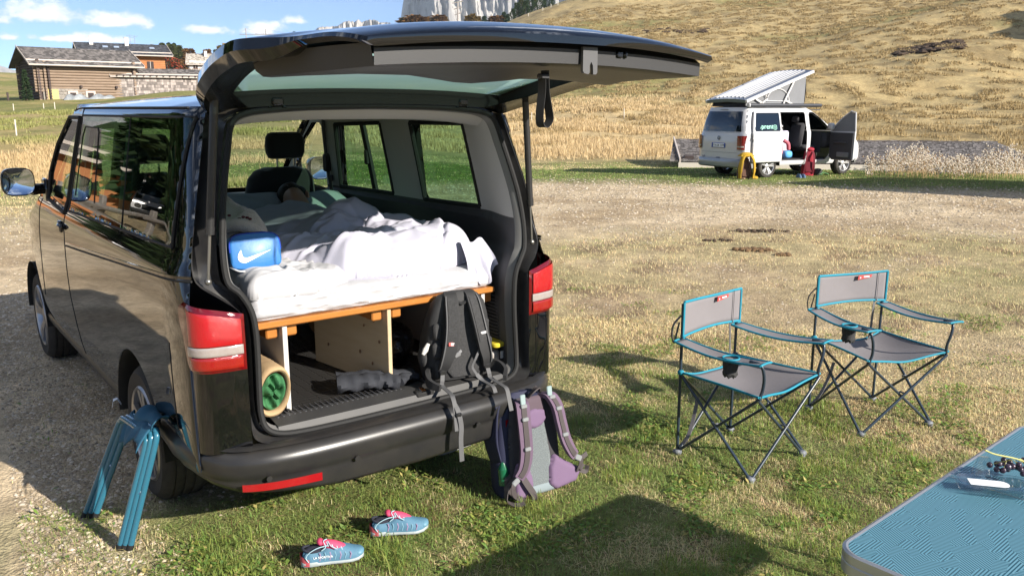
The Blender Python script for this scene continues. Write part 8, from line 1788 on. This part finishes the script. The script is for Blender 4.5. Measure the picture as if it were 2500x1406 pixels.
blades('meadow_grass', 60000, 21, 75, 2, 24, .06, .26, .0022, 'left', 16, left_col, left_den, .6, False, 1.0, 'rough grass between the van and the log barn')
# stones
def stones(name, n, dmin, dmax, az0, az1, rmin, rmax, dens, seed, cols, label, power=1.0):
    g = np.random.default_rng(seed); X = []; Y = []; m = 0
    while m < n: k = n * 3; d = dmin + (dmax - dmin) * g.uniform(0, 1, k) ** power; a = np.radians(g.uniform(az0, az1, k)); x = CAMP[0] + d * np.sin(a); y = CAMP[1] + d * np.cos(a); kp = g.uniform(0, 1, k) < dens(x, y, d); X.append(x[kp]); Y.append(y[kp]); m += kp.sum()
    x = np.concatenate(X)[:n]; y = np.concatenate(Y)[:n]; _, d = polar(x, y); r = (rmin + (rmax - rmin) * g.uniform(0, 1, n) ** 3) * np.maximum(1, d / 7); z = hgt(x, y)
    B = np.array([(1, 0, 0), (0, 1, 0), (-1, 0, 0), (0, -1, 0), (0, 0, .6), (0, 0, -.5)], float); FF = np.array([(0, 1, 4), (1, 2, 4), (2, 3, 4), (3, 0, 4)])
    J = B[None] * g.uniform(.6, 1.3, (n, 6, 3)); t = g.uniform(0, 6.28, n); c, s_ = np.cos(t)[:, None], np.sin(t)[:, None]; V = np.stack([J[..., 0] * c - J[..., 1] * s_ * 1, J[..., 0] * s_ + J[..., 1] * c, J[..., 2]], -1) * r[:, None, None] + np.stack([x, y, z + r * .12], 1)[:, None, :]
    F = (FF[None] + np.arange(n)[:, None, None] * 6).reshape(-1, 3); cc = np.array(cols)[g.integers(0, len(cols), n)] * g.uniform(.7, 1.25, (n, 1)); C = np.repeat(cc, 6, 0)
    return np_mesh(name, V.reshape(-1, 3), F, C, M_stones, smooth=False, kind='stuff', label=label)
M_stones = attr_mat('gravel_stones', .9, 30, .2, None, .3)
gd_ = lambda x, y, d: np.where(under(x, y) & (y > 1.2) & (x > -.5), 0, zones(x, y)[0])
GC = [(.54, .45, .33), (.46, .37, .26), (.38, .29, .19), (.58, .50, .39), (.33, .27, .20)]
stones('gravel', 26000, 3.0, 10, YAW - 33, YAW - 10, .002, .016, gd_, 21, GC, 'loose gravel beside the van')
stones('gravel', 30000, 7, 24, YAW - 33, YAW + 33, .003, .014, gd_, 22, GC, 'pale gravel across the meadow', .8)
litter = lambda x, y, d: near_den(x, y, d) * .8
stones('leaf_litter', 9000, 2.2, 8, YAW - 33, YAW + 33, .004, .011, litter, 23, [(.10, .055, .03), (.17, .10, .05), (.30, .22, .10), (.22, .26, .08)], 'small dead leaves and crumbs of soil in the turf')
def herbs(n, seed):
    g = np.random.default_rng(seed); X = []; Y = []; m = 0
    while m < n: k = n * 4; d = 1.8 + 7 * g.uniform(0, 1, k); a = np.radians(g.uniform(YAW - 33, YAW + 33, k)); x = CAMP[0] + d * np.sin(a); y = CAMP[1] + d * np.cos(a); kp = g.uniform(0, 1, k) < near_den(x, y, d) * sstep(.56, .70, fbm(x / .30, y / .30, 201, 3)); X.append(x[kp]); Y.append(y[kp]); m += kp.sum()
    x = np.concatenate(X)[:n]; y = np.concatenate(Y)[:n]; z = hgt(x, y) + g.uniform(.004, .024, n); t = g.uniform(0, 6.28, n); L = g.uniform(.006, .020, n); w = L * g.uniform(.3, .55, n); dz_ = g.normal(.1, .35, n) * L
    ux, uy = np.cos(t), np.sin(t); V = np.stack([np.stack([x - ux * L, y - uy * L, z - dz_], 1), np.stack([x - uy * w, y + ux * w, z + w * .3], 1), np.stack([x + ux * L, y + uy * L, z + dz_], 1), np.stack([x + uy * w, y - ux * w, z + w * .3], 1)], 1)
    c = np.stack([.16 + .10 * g.uniform(0, 1, n), .24 + .10 * g.uniform(0, 1, n), .055 + .03 * g.uniform(0, 1, n)], 1); c = np.where((g.uniform(0, 1, n) < .12)[:, None], np.array([[.52, .44, .16]]), c)
    return np_mesh('meadow_herbs', V.reshape(-1, 3), np.arange(n * 4).reshape(n, 4), np.repeat(c, 4, 0), M_grass, smooth=False, kind='stuff', label='small clover and herb leaves among the turf')
herbs(26000, 41)
# dry weeds with pale seed heads before the low roof
def weeds():
    g = np.random.default_rng(31); V = []; F = []; C = []
    for k in range(560):
        px_ = 2110 + 390 * g.uniform(0, 1) ** .8 if k % 5 else g.uniform(2160, 2290); b = on_ground(px_, g.uniform(412, 440)); h = g.uniform(.25, .8) * (1.15 if 2160 < px_ < 2260 or px_ > 2400 else .8); x, y = b.x, b.y; z = hz(x, y); lx, ly = g.normal(0, .07, 2); i = len(V)
        V += [(x - .008, y, z), (x + .008, y, z), (x + lx, y + ly, z + h)]; F.append((i, i + 1, i + 2)); C += [(.40, .28, .15)] * 3
        for q in range(int(g.integers(4, 11))):
            t = g.uniform(.45, 1.0); cx, cy, cz = x + lx * t + g.normal(0, .05), y + ly * t + g.normal(0, .05), z + h * t + g.normal(0, .03); r_ = g.uniform(.014, .034); i = len(V); col = (.92, .84, .72) if g.uniform() < .75 else (.55, .40, .26)
            V += [(cx + r_, cy, cz), (cx - r_ * .5, cy + r_ * .8, cz), (cx - r_ * .5, cy - r_ * .8, cz), (cx, cy, cz + r_ * 1.2), (cx, cy, cz - r_)]; F += [(i, i + 1, i + 3), (i + 1, i + 2, i + 3), (i + 2, i, i + 3), (i + 1, i, i + 4), (i + 2, i + 1, i + 4), (i, i + 2, i + 4)]; C += [col] * 5
    return np_mesh('dry_weeds', np.array(V), np.array(F), np.array(C), M_grass, smooth=False, kind='stuff', label='dry weeds with pale seed heads in front of the low shingle roof')
weeds()
# ------------------------------------------------------------------ what the van's side and glass mirror: trees, rail fence, hut and an off-roader left of the frame
for i, (x, y, h, kd) in enumerate(((-8.6, 23.5, 6.5, 'pine'), (-9.2, 25, 8.5, 'pine'), (-8.4, 29, 9.0, 'spruce'), (-11, 27, 9.5, 'pine'), (-10.5, 21.5, 8.5, 'pine'), (-13, 24, 9, 'pine'), (-12.4, 19.5, 8.5, 'spruce'), (-14.5, 20.5, 9.5, 'pine'), (-15.5, 24.5, 10, 'spruce'), (-11.8, 16.5, 8, 'pine'), (-9.6, 32, 9, 'mixed'))):
    tree(x, y, hz(x, y) - .2, h, kd, {'pine': 'bushy pine left of the van beyond the rail fence', 'spruce': 'tall spruce left of the van beyond the rail fence', 'mixed': 'olive conifer left of the van beyond the rail fence'}[kd], 'conifers left of the van', 1.35, i)
M_rail = pm('grey_rail', (.26, .23, .20), .85, 0, (5, .6))
fe = thing('rail_fence', 'weathered rail fence along the gravel left of the van', 'fence', (-8.6, 8.0, 0), R(-22))
for k in range(8):
    mb = MB(); mb.box((0, k * 1.8, .5), (.12, .16, 1.2), .02, Matrix.Rotation(R(random.uniform(-5, 5)), 4, 'Y')); mb.build('post', M_rail, fe)
    for z in (.38, .78):
        mb = MB(); mb.tube(spline([(.08, k * 1.8 - .15, z + random.uniform(-.06, .06)), (.10, k * 1.8 + .9, z + random.uniform(-.08, .08)), (.08, k * 1.8 + 1.95, z + random.uniform(-.06, .06))], 5), .055, 8); mb.build('rail', M_rail, fe)
hc_ = thing('timber_hut', 'small timber hut with an orange wall left of the van', 'hut', (-6.6, 30, 0.3), R(10))
mb = MB(); mb.box((0, 2, .9), (4, 4, 2.2)); mb.build('wall', M_owood, hc_, smooth=False); gable_roof(hc_, -2, 2, 0, 4, 2.0, 3.0, M_shingle, .5, .12, False)
sv = thing('off_roader', 'white boxy off-roader parked by the fence left of the van', 'car', (-8.2, 26.5, .1), R(195))
mb = MB(); sec = [(0, .45, .95), (.05, .42, 1.05), (1.15, .42, 1.12), (1.35, .42, 1.20), (1.75, .42, 1.82), (3.9, .42, 1.85), (4.05, .45, 1.2), (4.1, .5, .8)]
mb.loft([[(x, -y, z) for x, z in ((-.86, zb), (-.90, .8), (-.87, min(zt, 1.18)), (-.72 if zt > 1.3 else -.80, zt), (.72 if zt > 1.3 else .80, zt), (.87, min(zt, 1.18)), (.90, .8), (.86, zb))] for y, zb, zt in sec], True, True, True); mb.build('body', M_wpaint, sv, auto=30)
mb = MB(); mb.add([(-.72, -1.36, 1.24), (.72, -1.36, 1.24), (.64, -1.70, 1.76), (-.64, -1.70, 1.76)], [(0, 1, 2, 3)]); mb.build('windscreen', M_dglass, sv)
mb = MB(); mb.box((0, .03, .78), (1.1, .08, .24), .02); mb.build('grille', M_rubber, sv); mb = MB(); mb.box((0, .10, .52), (1.8, .14, .20), .04); mb.build('front_bumper', M_rubber, sv)
for sx in (-1, 1):
    mb = MB(); mb.tube([(sx * .68, .02, .80), (sx * .68, .06, .80)], .11, 16); mb.build('headlight', M_chrome, sv); mb = MB(); mb.box((sx * .86, -2.7, 1.5), (.03, 2.0, .42)); mb.build('side_window', M_dglass, sv)
    for yy in (-.75, -3.3): mb = MB(); mb.tube([(sx * .92, yy, .36), (sx * .70, yy, .36)], .36, 18); mb.build('wheel', M_tyre, sv)
_L = sorted([o for o in bpy.data.objects if o.get('group') == 'conifers left of the van'], key=lambda o: math.atan2(o.location.x - CAMP[0], o.location.y - CAMP[1]))
for i, o in enumerate(_L): o['label'] = ' '.join(o['label'].split()[:9]) + ', ' + (_ord[i] if i < len(_L) - 1 else 'rightmost') + ' of the row'
# ------------------------------------------------------------------ mountain air
def haze():
    m = bpy.data.materials.new('haze_air'); m.use_nodes = True; nt = m.node_tree; nt.nodes.clear()
    o = _node(nt, 'ShaderNodeOutputMaterial'); v = _node(nt, 'ShaderNodeVolumePrincipled'); v.inputs['Color'].default_value = (.72, .85, 1.0, 1); v.inputs['Density'].default_value = .000085; v.inputs['Anisotropy'].default_value = .0
    nt.links.new(v.outputs[0], o.inputs['Volume'])
    mb = MB(); mb.box((0, 0, 130), (9000, 9000, 900)); o = mb.build('haze', m, None, smooth=False); o['kind'] = 'stuff'; o['label'] = 'thin blue mountain air over the whole valley'
haze()
